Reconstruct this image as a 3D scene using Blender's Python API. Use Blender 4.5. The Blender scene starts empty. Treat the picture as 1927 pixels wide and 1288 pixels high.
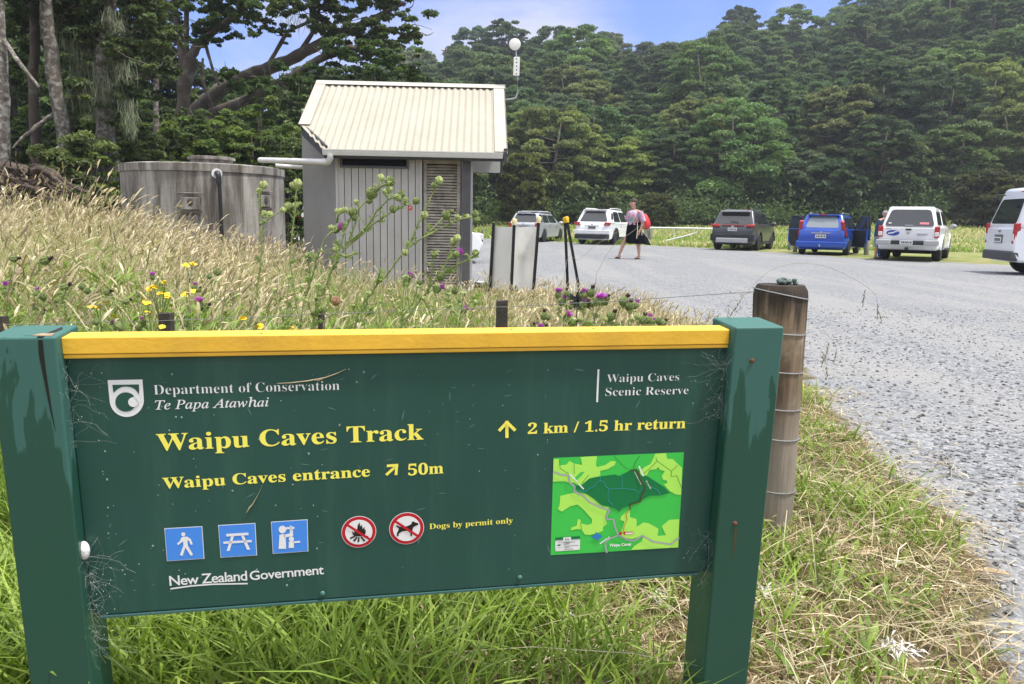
import bpy, bmesh, math, random
import numpy as np
from mathutils import Matrix, Vector, Euler

SC = bpy.context.scene
COL = SC.collection
R = math.radians
rng = np.random.default_rng(7)
random.seed(7)

# ------------------------------------------------------------------ camera
CAM_H, PITCH, ROLL, FPX, CX, CY = 1.08, 9.0, 1.0, 1448.0, 963.5, 644.0
_p, _r = R(PITCH), R(ROLL)
FWD = np.array([0, math.cos(_p), -math.sin(_p)])
_u = np.array([0, math.sin(_p), math.cos(_p)])
_x = np.array([1.0, 0, 0])
CRX = math.cos(_r) * _x + math.sin(_r) * _u
CUP = -math.sin(_r) * _x + math.cos(_r) * _u
CPOS = np.array([0, 0, CAM_H])
cd = bpy.data.cameras.new('camera')
cd.sensor_width = 36.0
cd.lens = 36.0 * FPX / 1927.0
cd.clip_start = 0.05
cd.clip_end = 3000
cam = bpy.data.objects.new('camera', cd)
COL.objects.link(cam)
cam.matrix_world = Matrix(((CRX[0], CUP[0], -FWD[0], 0), (CRX[1], CUP[1], -FWD[1], 0), (CRX[2], CUP[2], -FWD[2], CAM_H), (0, 0, 0, 1)))
SC.camera = cam

# ------------------------------------------------------------------ light
SUN_EL, SUN_AZ = 69.0, 112.0            # azimuth clockwise from +Y
SUN_STRENGTH, SUN_ANGLE = 3.5, 5.0
SKY_STRENGTH = 0.15
EXPOSURE = 0.6
vs = SC.view_settings
SC.display_settings.display_device = 'sRGB'
vs.view_transform = 'Standard'
vs.look = 'None'
vs.gamma = 1.0
vs.exposure = EXPOSURE
vs.use_curve_mapping = False
sl = bpy.data.lights.new('sun', 'SUN')
sl.energy = SUN_STRENGTH
sl.angle = R(SUN_ANGLE)
sl.color = (1.0, 0.955, 0.88)
so = bpy.data.objects.new('sun', sl)
COL.objects.link(so)
_sd = Vector((math.sin(R(SUN_AZ)) * math.cos(R(SUN_EL)), math.cos(R(SUN_AZ)) * math.cos(R(SUN_EL)), math.sin(R(SUN_EL))))
so.rotation_euler = (-_sd).to_track_quat('-Z', 'Y').to_euler()
so.location = (0, 0, 60)

W = bpy.data.worlds.new('World')
SC.world = W
W.use_nodes = True
wt = W.node_tree
wt.nodes.clear()

def node(t, typ, ins=None, **props):
    n = t.nodes.new(typ)
    for k, v in props.items():
        setattr(n, k, v)
    if ins:
        for k, v in ins.items():
            s = n.inputs[k]
            if isinstance(v, bpy.types.NodeSocket):
                t.links.new(v, s)
            else:
                s.default_value = v
    return n

def math_n(t, op, a, b=0.0, clamp=False):
    return node(t, 'ShaderNodeMath', {0: a, 1: b}, operation=op, use_clamp=clamp).outputs[0]

def mixc(t, fac, a, b, blend='MIX'):
    n = t.nodes.new('ShaderNodeMix')
    n.data_type = 'RGBA'
    n.blend_type = blend
    for i, v in ((0, fac), (6, a), (7, b)):
        if isinstance(v, bpy.types.NodeSocket):
            t.links.new(v, n.inputs[i])
        elif i == 0:
            n.inputs[0].default_value = v
        else:
            n.inputs[i].default_value = (*v[:3], 1.0)
    return n.outputs[2]

def mapr(t, v, a, b, c=0.0, d=1.0, smooth=True):
    n = node(t, 'ShaderNodeMapRange', {0: v, 1: a, 2: b, 3: c, 4: d}, interpolation_type='SMOOTHSTEP' if smooth else 'LINEAR')
    return n.outputs[0]

def noise(t, vec, scale, detail=3.0, rough=0.55, dist=0.0):
    return node(t, 'ShaderNodeTexNoise', {'Vector': vec, 'Scale': scale, 'Detail': detail, 'Roughness': rough, 'Distortion': dist}).outputs[0]

sky = node(wt, 'ShaderNodeTexSky', sky_type='NISHITA', sun_disc=False, sun_elevation=R(SUN_EL), sun_rotation=R(SUN_AZ),
           altitude=50, air_density=1.0, dust_density=0.6, ozone_density=2.2)
tc = node(wt, 'ShaderNodeTexCoord')
# clouds: noise on the sky direction flattened like a cloud layer
sep = node(wt, 'ShaderNodeSeparateXYZ', {0: tc.outputs['Generated']})
zc = math_n(wt, 'ADD', math_n(wt, 'MAXIMUM', sep.outputs[2], 0.0), 0.22)
cmb = node(wt, 'ShaderNodeCombineXYZ', {0: math_n(wt, 'DIVIDE', sep.outputs[0], zc), 1: math_n(wt, 'DIVIDE', sep.outputs[1], zc), 2: 3.1})
mp = node(wt, 'ShaderNodeMapping', {'Vector': cmb.outputs[0], 'Location': (1.62, 4.1, 0), 'Scale': (1.0, 1.0, 1)})
cn = noise(wt, mp.outputs[0], 1.05, 7.0, 0.56, 0.25)
cm = mapr(wt, cn, 0.43, 0.68)
# cloud added overhead and behind the camera, out of view, as white fill light
fill_cloud = math_n(wt, 'MAXIMUM', mapr(wt, sep.outputs[2], .36, .62, 0, .92), mapr(wt, sep.outputs[1], .15, -.35, 0, .85))
cm = math_n(wt, 'MAXIMUM', cm, math_n(wt, 'MULTIPLY', fill_cloud, mapr(wt, cn, .25, .5, .72, 1.0)))
tint = mixc(wt, 1.0, sky.outputs[0], (0.58, 0.63, 0.98), 'MULTIPLY')
ccl = mixc(wt, mapr(wt, sep.outputs[2], .30, .55), (3.5, 3.65, 4.3), (7.6, 7.6, 7.8))  # unseen overhead cloud made brighter than the low cloud to add fill
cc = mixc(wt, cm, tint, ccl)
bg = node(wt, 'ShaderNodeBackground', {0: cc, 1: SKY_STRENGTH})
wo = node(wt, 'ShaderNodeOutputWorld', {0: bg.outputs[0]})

# ------------------------------------------------------------------ helpers
def ray(px, py):
    return FPX * FWD + (px - CX) * CRX - (py - CY) * CUP

def at(px, py, y):
    """the point at world depth y seen at (px, py) in the photograph"""
    r = ray(px, py)
    return CPOS + r * (y / r[1])

def on_ground(px, py, z=0.0):
    r = ray(px, py)
    return CPOS + r * ((z - CAM_H) / r[2])

def tagit(o, label=None, cat=None, group=None, kind=None):
    if label: o['label'] = label
    if cat: o['category'] = cat
    if group: o['group'] = group
    if kind: o['kind'] = kind
    return o

def empty(name, loc=(0, 0, 0), rz=0.0, label=None, cat=None, group=None):
    o = bpy.data.objects.new(name, None)
    o.empty_display_size = 0.2
    o.location = loc
    o.rotation_euler = (0, 0, rz)
    COL.objects.link(o)
    return tagit(o, label, cat, group)

def link(name, me, parent=None):
    o = bpy.data.objects.new(name, me)
    COL.objects.link(o)
    if parent is not None:
        o.parent = parent
    return o

def mesh_np(name, V, F, mats, mi=None, col=None, smooth=False):
    """V (n,3); F list of int arrays (m,k)"""
    me = bpy.data.meshes.new(name)
    V = np.asarray(V, np.float32)
    if not isinstance(F, (list, tuple)):
        F = [F]
    F = [np.asarray(f, np.int32) for f in F if len(f)]
    me.vertices.add(len(V))
    me.vertices.foreach_set('co', V.ravel())
    nl = sum(f.size for f in F)
    npoly = sum(len(f) for f in F)
    me.loops.add(nl)
    me.loops.foreach_set('vertex_index', np.concatenate([f.ravel() for f in F]))
    me.polygons.add(npoly)
    tot = np.concatenate([np.full(len(f), f.shape[1], np.int32) for f in F])
    st = np.concatenate([[0], np.cumsum(tot)[:-1]]).astype(np.int32)
    me.polygons.foreach_set('loop_start', st)
    me.polygons.foreach_set('loop_total', tot)
    if mi is not None:
        me.polygons.foreach_set('material_index', np.asarray(mi, np.int32))
    me.polygons.foreach_set('use_smooth', np.full(npoly, smooth))
    for m in (mats if isinstance(mats, (list, tuple)) else [mats]):
        me.materials.append(m)
    me.update(calc_edges=True)
    me.validate()
    if col is not None:
        a = me.attributes.new('col', 'FLOAT_COLOR', 'POINT')
        c = np.ones((len(V), 4), np.float32)
        c[:, :3] = col
        a.data.foreach_set('color', c.ravel())
    return me

def rotm(yaw=0, pitch=0, roll=0):
    return np.array(Euler((R(pitch), R(roll), R(yaw)), 'XYZ').to_matrix())

class MB:
    def __init__(s):
        s.v = []; s.f = []; s.m = []
    def add(s, V, F, mi=0):
        b = len(s.v)
        s.v.extend([tuple(map(float, p)) for p in V])
        for f in F:
            s.f.append([b + i for i in f]); s.m.append(mi)
        return s
    def box(s, c, size, rot=None, mi=0, taper=1.0):
        x, y, z = [k / 2 for k in size]
        P = np.array([(-x, -y, -z), (x, -y, -z), (x, y, -z), (-x, y, -z), (-x * taper, -y * taper, z), (x * taper, -y * taper, z), (x * taper, y * taper, z), (-x * taper, y * taper, z)])
        if rot is not None: P = P @ np.asarray(rot).T
        return s.add(P + np.array(c), [(0, 3, 2, 1), (4, 5, 6, 7), (0, 1, 5, 4), (1, 2, 6, 5), (2, 3, 7, 6), (3, 0, 4, 7)], mi)
    def hexa(s, P, mi=0):
        return s.add(P, [(0, 3, 2, 1), (4, 5, 6, 7), (0, 1, 5, 4), (1, 2, 6, 5), (2, 3, 7, 6), (3, 0, 4, 7)], mi)
    def beam(s, a, b, w, h, mi=0, up=(0, 0, 1)):
        a = np.array(a, float); b = np.array(b, float); d = b - a; L = np.linalg.norm(d); d = d / L
        up = np.array(up, float)
        if abs(d @ up) > .98: up = np.array([0, 1.0, 0])
        sx = np.cross(d, up); sx /= np.linalg.norm(sx); uz = np.cross(sx, d)
        P = [a + i * sx * w / 2 + j * uz * h / 2 for (i, j) in ((-1, -1), (1, -1), (1, 1), (-1, 1))] + [b + i * sx * w / 2 + j * uz * h / 2 for (i, j) in ((-1, -1), (1, -1), (1, 1), (-1, 1))]
        return s.hexa(P, mi)
    def tube(s, pts, rad, n=8, mi=0, cap=True):
        pts = [np.array(p, float) for p in pts]
        k = len(pts)
        if not hasattr(rad, '__len__'): rad = [rad] * k
        b = len(s.v)
        ref = None
        for i in range(k):
            d = pts[min(i + 1, k - 1)] - pts[max(i - 1, 0)]
            d = d / (np.linalg.norm(d) + 1e-9)
            if ref is None:
                ref = np.array([0, 0, 1.0]) if abs(d[2]) < .9 else np.array([1.0, 0, 0])
            sx = np.cross(d, ref); sx /= (np.linalg.norm(sx) + 1e-9)
            sy = np.cross(d, sx); ref = -sy if False else ref
            for j in range(n):
                a = 2 * math.pi * j / n
                q = pts[i] + rad[i] * (math.cos(a) * sx + math.sin(a) * sy)
                s.v.append(tuple(q))
        for i in range(k - 1):
            for j in range(n):
                j2 = (j + 1) % n
                s.f.append([b + i * n + j, b + (i + 1) * n + j, b + (i + 1) * n + j2, b + i * n + j2]); s.m.append(mi)
        if cap:
            s.f.append([b + j for j in range(n)]); s.m.append(mi)
            s.f.append([b + (k - 1) * n + j for j in range(n)][::-1]); s.m.append(mi)
        return s
    def lathe(s, prof, n=24, axis='z', c=(0, 0, 0), mi=0, rot=None):
        """prof: list of (radius, height)"""
        b = []
        for r_, h in prof:
            for j in range(n):
                a = 2 * math.pi * j / n
                b.append((r_ * math.cos(a), r_ * math.sin(a), h))
        P = np.array(b)
        if axis == 'x': P = P[:, [2, 0, 1]]
        if axis == 'y': P = P[:, [0, 2, 1]] * np.array([1, 1, -1])
        if rot is not None: P = P @ np.asarray(rot).T
        F = []
        k = len(prof)
        for i in range(k - 1):
            for j in range(n):
                j2 = (j + 1) % n
                F.append([i * n + j, i * n + j2, (i + 1) * n + j2, (i + 1) * n + j])
        F.append([j for j in range(n)][::-1]); F.append([(k - 1) * n + j for j in range(n)])
        return s.add(P + np.array(c), F, mi)
    def ell(s, c, rad, n=12, k=8, rot=None, mi=0):
        prof = [(math.sin(math.pi * (i + .001) / (k + .002)), -math.cos(math.pi * (i + .001) / (k + .002))) for i in range(k + 1)]
        P = []
        for r_, h in prof:
            for j in range(n):
                a = 2 * math.pi * j / n
                P.append((r_ * math.cos(a), r_ * math.sin(a), h))
        P = np.array(P) * np.array(rad)
        if rot is not None: P = P @ np.asarray(rot).T
        F = []
        for i in range(k):
            for j in range(n):
                j2 = (j + 1) % n
                F.append([i * n + j, i * n + j2, (i + 1) * n + j2, (i + 1) * n + j])
        return s.add(P + np.array(c), F, mi)
    def extrude(s, poly, a, b, mi=0, axis='x', wf=None):
        """poly of (p,q) in the plane across axis; from a to b; wf(p,q)->scale of a and b"""
        n = len(poly)
        P = []
        for e in (a, b):
            for (p, q) in poly:
                k = e * (wf(p, q) if wf else 1)
                P.append((k, p, q) if axis == 'x' else ((p, k, q) if axis == 'y' else (p, q, k)))
        F = [list(range(n))[::-1], list(range(n, 2 * n))]
        for i in range(n):
            j = (i + 1) % n
            F.append([i, j, n + j, n + i])
        return s.add(P, F, mi)
    def build(s, name, mats, parent=None, smooth=None, bevel=0, seg=2, fix=True):
        me = bpy.data.meshes.new(name)
        me.from_pydata(s.v, [], s.f)
        for m in (mats if isinstance(mats, (list, tuple)) else [mats]):
            me.materials.append(m)
        me.polygons.foreach_set('material_index', s.m)
        if fix:
            bm = bmesh.new(); bm.from_mesh(me)
            bmesh.ops.recalc_face_normals(bm, faces=bm.faces)
            bm.to_mesh(me); bm.free()
        if smooth is not None:
            me.polygons.foreach_set('use_smooth', [True] * len(me.polygons))
            me.set_sharp_from_angle(angle=R(smooth))
        me.update()
        o = link(name, me, parent)
        if bevel:
            md = o.modifiers.new('bevel', 'BEVEL'); md.width = bevel; md.segments = seg; md.limit_method = 'ANGLE'; md.angle_limit = R(35)
            md.harden_normals = False
        return o

# ------------------------------------------------------------------ materials
MATS = {}
def M(name, col, rough=0.6, metal=0.0, spec=0.5, var=None, stain=None, bump=None, coat=0.0, emit=None, trans=0.0, alpha=None, streak=None):
    """var=(scale, amount) light-dark mottling; stain=(colour, scale, lo, hi); bump=(scale, strength); streak=(colour, amount) vertical runs"""
    if name in MATS: return MATS[name]
    m = bpy.data.materials.new(name); m.use_nodes = True
    t = m.node_tree; t.nodes.clear()
    out = node(t, 'ShaderNodeOutputMaterial')
    b = node(t, 'ShaderNodeBsdfPrincipled', {'Roughness': rough, 'Metallic': metal, 'Specular IOR Level': spec, 'Coat Weight': coat})
    if trans: b.inputs['Transmission Weight'].default_value = trans
    c = None
    geo = node(t, 'ShaderNodeTexCoord')
    vec = geo.outputs['Object']
    if var or stain or streak:
        c = node(t, 'ShaderNodeRGB').outputs[0]; c.default_value = (*col, 1)
        if var:
            nv = noise(t, vec, var[0], 5.0, 0.6)
            f = mapr(t, nv, 0.3, 0.7, 1 - var[1], 1 + var[1], False)
            c = mixc(t, 1.0, c, node(t, 'ShaderNodeCombineXYZ', {0: f, 1: f, 2: f}).outputs[0], 'MULTIPLY')
        if stain:
            nv = noise(t, vec, stain[1], 6.0, 0.62, 0.4)
            c = mixc(t, mapr(t, nv, stain[2], stain[3]), c, stain[0])
        if streak:
            mpn = node(t, 'ShaderNodeMapping', {'Vector': vec, 'Scale': (9, 9, 0.7)})
            nv = noise(t, mpn.outputs[0], 1.0, 6.0, 0.65)
            c = mixc(t, mapr(t, nv, 0.42, 0.66, 0.0, streak[1]), c, streak[0])
        t.links.new(c, b.inputs['Base Color'])
    else:
        b.inputs['Base Color'].default_value = (*col, 1)
    if bump:
        nb = noise(t, vec, bump[0], 4.0, 0.6)
        bn = node(t, 'ShaderNodeBump', {'Height': nb, 'Strength': bump[1], 'Distance': 0.01})
        t.links.new(bn.outputs[0], b.inputs['Normal'])
    if emit:
        b.inputs['Emission Color'].default_value = (*emit[0], 1); b.inputs['Emission Strength'].default_value = emit[1]
    if alpha is not None: b.inputs['Alpha'].default_value = alpha
    t.links.new(b.outputs[0], out.inputs[0])
    MATS[name] = m
    return m

def leaf_mat(name, base=None, trans=0.25, rough=0.55, hue=0.03, val=0.35, spec=0.3):
    """foliage; colour from the point attribute 'col' (or base), varied per object"""
    if name in MATS: return MATS[name]
    m = bpy.data.materials.new(name); m.use_nodes = True
    t = m.node_tree; t.nodes.clear()
    out = node(t, 'ShaderNodeOutputMaterial')
    if base is None:
        c = node(t, 'ShaderNodeAttribute', attribute_name='col').outputs[0]
    else:
        c = node(t, 'ShaderNodeRGB').outputs[0]; c.default_value = (*base, 1)
    if hue or val:
        oi = node(t, 'ShaderNodeObjectInfo').outputs['Random']
        r2 = math_n(t, 'FRACT', math_n(t, 'MULTIPLY', oi, 7.31))
        c = node(t, 'ShaderNodeHueSaturation', {'Hue': mapr(t, oi, 0, 1, .5 - hue, .5 + hue * .6, False), 'Saturation': mapr(t, r2, 0, 1, .8, 1.05, False), 'Value': mapr(t, r2, 0, 1, 1 - val, 1 + val, False), 'Color': c}).outputs[0]
    b = node(t, 'ShaderNodeBsdfPrincipled', {'Base Color': c, 'Roughness': rough, 'Specular IOR Level': spec})
    tr = node(t, 'ShaderNodeBsdfTranslucent', {'Color': mixc(t, 1.0, c, (1.1, 1.25, .55), 'MULTIPLY')})
    mx = node(t, 'ShaderNodeMixShader', {0: trans, 1: b.outputs[0], 2: tr.outputs[0]})
    t.links.new(mx.outputs[0], out.inputs[0])
    MATS[name] = m
    return m
# ------------------------------------------------------------------ terrain
def S(a, b, v):
    t = np.clip((np.asarray(v, float) - a) / (b - a), 0, 1)
    return t * t * (3 - 2 * t)

EU = np.array([-.70, -.39, -.30, -.22, -.12, -.09, -.06, 0.0, .095, .13, .20, .30, .37, .475, .58, .67, .9])
EE = np.array([.130, .150, .165, .178, .195, .210, .226, .231, .228, .212, .222, .236, .256, .292, .335, .36, .38])
Y_HILL, Y_RIDGE = 62.0, 150.0
def zt(x, y):
    x = np.asarray(x, float); y = np.asarray(y, float)
    u = x / np.maximum(y, 1.0)
    z = .22 * S(-.8, -3.6, x) * S(3.0, 7.0, y) * S(18, 13.5, y)
    zf = .8 + .75 * S(.3, .6, u)
    z = z + zf * S(40, 62, y) + .5 * S(-7, -12, x) * S(12, 20, y) * S(60, 40, y)
    e = np.interp(u, EU, EE)
    zr = e * Y_RIDGE + CAM_H - 8.5
    t = np.clip((y - Y_HILL) / (Y_RIDGE - Y_HILL), 0, 1)
    hill = zf + (zr - zf) * t ** .92 - np.maximum(y - Y_RIDGE, 0) * .22
    hill = np.maximum(hill, 0)
    rel = np.where((y > Y_HILL) & (np.abs(u) < 2.5), hill + .9 * np.sin(x * .13 + y * .07) * t, z)
    return rel
def ztf(x, y): return float(zt(x, y))

GP = [(1915, 1300), (1865, 1180), (1815, 995), (1690, 905), (1620, 828), (1560, 772), (1515, 700), (1440, 640), (1300, 606), (1225, 573), (1100, 555), (1000, 543), (905, 534)]
GPOLY = [tuple(on_ground(*p)[:2]) for p in GP] + [(-3.6, 14.3), (-7, 17), (-6.5, 30), (-3, 43)]
GPOLY += [tuple(on_ground(*p)[:2]) for p in [(985, 452), (1060, 456), (1130, 461), (1215, 462), (1340, 468), (1500, 478), (1640, 488), (1850, 497), (2000, 503)]]
GPOLY += [(40, 18), (40, .5), (3, .5)]
GPA = np.array(GPOLY)
def gravel_sd(x, y):
    P = np.stack([np.ravel(x), np.ravel(y)], 1)
    d = np.full(len(P), 1e9); ins = np.zeros(len(P), bool)
    n = len(GPA)
    for i in range(n):
        a = GPA[i]; b = GPA[(i + 1) % n]; ab = b - a
        t = np.clip(((P - a) @ ab) / (ab @ ab), 0, 1)
        d = np.minimum(d, np.linalg.norm(P - a - t[:, None] * ab, axis=1))
        c = ((a[1] > P[:, 1]) != (b[1] > P[:, 1]))
        xi = a[0] + (P[:, 1] - a[1]) / (b[1] - a[1] + 1e-12) * ab[0]
        ins ^= c & (P[:, 0] < xi)
    return np.where(ins, d, -d)

def ground_material():
    m = bpy.data.materials.new('ground'); m.use_nodes = True
    t = m.node_tree; t.nodes.clear()
    out = node(t, 'ShaderNodeOutputMaterial')
    pos = node(t, 'ShaderNodeNewGeometry').outputs['Position']
    ag = node(t, 'ShaderNodeAttribute', attribute_name='gravel').outputs['Fac']
    ah = node(t, 'ShaderNodeAttribute', attribute_name='hill').outputs['Fac']
    # gravel: crushed grey-blue stone
    vo = node(t, 'ShaderNodeTexVoronoi', {'Vector': pos, 'Scale': 62.0, 'Randomness': 1.0})
    vo2 = node(t, 'ShaderNodeTexVoronoi', {'Vector': pos, 'Scale': 26.0, 'Randomness': 1.0})
    hs = node(t, 'ShaderNodeSeparateColor', {0: vo.outputs['Color']})
    g = node(t, 'ShaderNodeValToRGB', {0: hs.outputs[0]})
    cr = g.color_ramp
    cr.elements[0].position = 0; cr.elements[0].color = (.120, .126, .134, 1)
    cr.elements[1].position = 1; cr.elements[1].color = (.42, .422, .42, 1)
    e = cr.elements.new(.3); e.color = (.20, .206, .214, 1)
    e = cr.elements.new(.75); e.color = (.285, .29, .296, 1)
    hs2 = node(t, 'ShaderNodeSeparateColor', {0: vo2.outputs['Color']})
    gc = mixc(t, mapr(t, hs2.outputs[1], .90, .98), g.outputs[0], (.085, .095, .105))
    gc = mixc(t, mapr(t, noise(t, pos, 2.2, 5, .65), .5, .78, 0, .55), gc, (.21, .215, .222))
    dust = mapr(t, noise(t, pos, .55, 4, .6), .52, .72, 0, .6)
    gc = mixc(t, 1.0, gc, (.93, .935, .95), 'MULTIPLY')
    gc = mixc(t, dust, gc, (.30, .285, .255))
    gc = mixc(t, mapr(t, noise(t, pos, .23, 4, .6), .50, .66, 0, .45), gc, (.19, .20, .215))
    trk = node(t, 'ShaderNodeMapping', {'Vector': pos, 'Rotation': (0, 0, R(-52)), 'Scale': (1.15, .10, 1)})
    gc = mixc(t, mapr(t, noise(t, trk.outputs[0], 1.0, 3, .5, .6), .50, .64, 0, .45), gc, (.30, .295, .285))
    gc = mixc(t, mapr(t, noise(t, pos, 95, 3, .7), .35, .7, .0, .35), gc, (.17, .175, .18))
    # soil and short turf under the grass
    so_ = mixc(t, mapr(t, noise(t, pos, 6.0, 5, .7), .35, .65), (.085, .062, .034), (.23, .175, .095))
    so_ = mixc(t, mapr(t, noise(t, pos, 1.1, 4, .6), .45, .65, 0, .55), so_, (.085, .105, .03))
    sp = node(t, 'ShaderNodeSeparateXYZ', {0: pos})
    far = mapr(t, sp.outputs[1], 12.0, 30.0)
    fld = mixc(t, mapr(t, noise(t, pos, .8, 6, .75), .40, .62), (.14, .19, .04), (.30, .27, .11))
    so_ = mixc(t, far, so_, fld)
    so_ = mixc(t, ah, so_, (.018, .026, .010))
    thr = math_n(t, 'ADD', ag, math_n(t, 'MULTIPLY', math_n(t, 'SUBTRACT', noise(t, pos, 3.0, 6, .7), .5), 1.3))
    fac = mapr(t, thr, -.06, .10)
    c = mixc(t, fac, so_, gc)
    hgt = math_n(t, 'ADD', math_n(t, 'MULTIPLY', vo.outputs['Distance'], -1.0), math_n(t, 'MULTIPLY', noise(t, pos, 14, 4, .6), .8))
    bn = node(t, 'ShaderNodeBump', {'Height': hgt, 'Strength': .55, 'Distance': .011})
    b = node(t, 'ShaderNodeBsdfPrincipled', {'Base Color': c, 'Roughness': .85, 'Specular IOR Level': .3, 'Normal': bn.outputs[0]})
    t.links.new(b.outputs[0], out.inputs[0])
    return m

def build_ground():
    fr = np.arange(-52, 52.01, .36)
    az = np.concatenate([fr, np.arange(57, 305, 5.0)]) * math.pi / 180
    r = np.concatenate([[.25], np.geomspace(.5, 12, 110), np.geomspace(12.4, 260, 110), np.geomspace(280, 1500, 8)])
    A, RR = np.meshgrid(az, r)
    X = RR * np.sin(A); Y = RR * np.cos(A)
    Z = zt(X, Y)
    far = RR > 270
    Z = np.where(far, np.minimum(Z, 0), Z)
    nA, nR = len(az), len(r)
    V = np.stack([X.ravel(), Y.ravel(), Z.ravel()], 1)
    i = np.arange(nR - 1)[:, None] * nA; j = np.arange(nA)[None, :]; j2 = (j + 1) % nA
    F = np.stack([i + j, i + j2, i + nA + j2, i + nA + j], -1).reshape(-1, 4)[:, ::-1]
    V = np.vstack([V, [[0, 0, 0]]])
    tri = np.stack([np.full(nA, len(V) - 1), (np.arange(nA) + 1) % nA, np.arange(nA)], 1)[:, ::-1]
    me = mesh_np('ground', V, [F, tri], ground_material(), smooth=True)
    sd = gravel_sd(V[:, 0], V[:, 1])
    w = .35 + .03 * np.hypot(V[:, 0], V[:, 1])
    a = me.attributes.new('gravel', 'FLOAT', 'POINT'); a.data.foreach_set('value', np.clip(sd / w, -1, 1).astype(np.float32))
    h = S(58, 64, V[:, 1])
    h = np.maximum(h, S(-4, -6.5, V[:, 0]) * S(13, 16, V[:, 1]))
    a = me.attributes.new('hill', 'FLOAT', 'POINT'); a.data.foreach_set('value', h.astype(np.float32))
    o = link('ground', me)
    tagit(o, kind='structure')
    return o
build_ground()

def build_stones():
    n = 4200
    y = 1.9 + 8.5 * rng.random(n * 4) ** 1.7
    x = y * (rng.random(n * 4) * .75 - .05)
    sd = gravel_sd(x, y)
    k = (sd > -.10) & (rng.random(n * 4) < np.where(sd > .05, 1, .25))
    x, y = x[k][:n], y[k][:n]; n = len(x)
    base = np.array([(1, 0, 0), (-1, 0, 0), (0, 1, 0), (0, -1, 0), (0, 0, 1), (0, 0, -.6), (.6, .6, .45), (-.6, .55, .5), (.55, -.6, .4), (-.6, -.6, .4)])
    T = np.array([(6, 0, 4), (6, 4, 2), (6, 2, 0), (7, 2, 4), (7, 4, 1), (7, 1, 2), (8, 4, 0), (8, 0, 3), (8, 3, 4), (9, 1, 4), (9, 4, 3), (9, 3, 1), (5, 0, 2), (5, 2, 1), (5, 1, 3), (5, 3, 0)])
    s = .0035 + .008 * rng.random(n) ** 2.4 + .003 * (rng.random(n) < .05)
    P = base[None] * (1 + .35 * rng.standard_normal((n, 10, 1))) * s[:, None, None] * (np.array([1.3, 1, .7]))
    a = rng.random(n) * 6.28
    c, sn = np.cos(a)[:, None], np.sin(a)[:, None]
    P = np.stack([P[..., 0] * c - P[..., 1] * sn, P[..., 0] * sn + P[..., 1] * c, P[..., 2]], -1)
    P[..., 0] += x[:, None]; P[..., 1] += y[:, None]; P[..., 2] += (zt(x, y) + s * .3)[:, None]
    F = (T[None] + (np.arange(n) * 10)[:, None, None]).reshape(-1, 3)
    v = (.09 + .26 * rng.random(n) ** 1.4)
    colr = np.stack([v * .99, v, v * 1.02], 1)
    me = mesh_np('gravel_stones', P.reshape(-1, 3), F, leaf_mat('stone', trans=0, rough=.85, hue=0, val=0), col=np.repeat(colr, 10, 0))
    tagit(link('gravel_stones', me), 'loose grey crushed stones lying on the gravel car park', 'gravel', kind='stuff')
build_stones()

# ------------------------------------------------------------------ grass
GREENS = np.array([(.13, .22, .035), (.19, .28, .05), (.10, .17, .03), (.24, .32, .07), (.16, .24, .06)])
TANS = np.array([(.50, .42, .28), (.60, .52, .37), (.40, .34, .22), (.54, .44, .31), (.70, .63, .48), (.46, .41, .25)]) * 1.12
BROWNS = np.array([(.20, .135, .075), (.27, .19, .11), (.14, .10, .055)])
GREENS = GREENS * 1.12 + np.array([.012, .008, .004])
def blades(x, y, h, w, az, lean, curl, cb, ct, z=None, seg=3):
    """thin curved grass blades; returns V, quads, tris, colours"""
    n = len(x)
    z = zt(x, y) if z is None else z
    ts = np.array([0, .35, .7, 1.0])
    d = np.stack([np.cos(az), np.sin(az)], 1)
    wa = az + np.pi / 2 + rng.standard_normal(n) * .9
    wd = np.stack([np.cos(wa), np.sin(wa)], 1)
    V = np.zeros((n, 7, 3)); C = np.zeros((n, 7, 3))
    for i, t in enumerate(ts):
        off = lean * t + curl * t * t
        cx = x + d[:, 0] * off * h; cy = y + d[:, 1] * off * h
        cz = z + h * (t - .30 * np.abs(curl) * t ** 3 - .18 * np.abs(lean) * t * t)
        ww = w * (1 - .25 * t) * .5
        col = cb * (1 - t) + ct * t
        if i < 3:
            V[:, 2 * i, 0] = cx - wd[:, 0] * ww; V[:, 2 * i, 1] = cy - wd[:, 1] * ww; V[:, 2 * i, 2] = cz
            V[:, 2 * i + 1, 0] = cx + wd[:, 0] * ww; V[:, 2 * i + 1, 1] = cy + wd[:, 1] * ww; V[:, 2 * i + 1, 2] = cz
            C[:, 2 * i] = col; C[:, 2 * i + 1] = col
        else:
            V[:, 6] = np.stack([cx, cy, cz], 1); C[:, 6] = col
    b = (np.arange(n) * 7)[:, None]
    Q = np.concatenate([b + np.array([0, 1, 3, 2]), b + np.array([2, 3, 5, 4])], 0)
    T = b + np.array([4, 5, 6])
    tip = V[:, 6].copy(); dirv = V[:, 6] - (V[:, 4] + V[:, 5]) / 2
    return V.reshape(-1, 3), Q, T, C.reshape(-1, 3), tip, dirv

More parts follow.
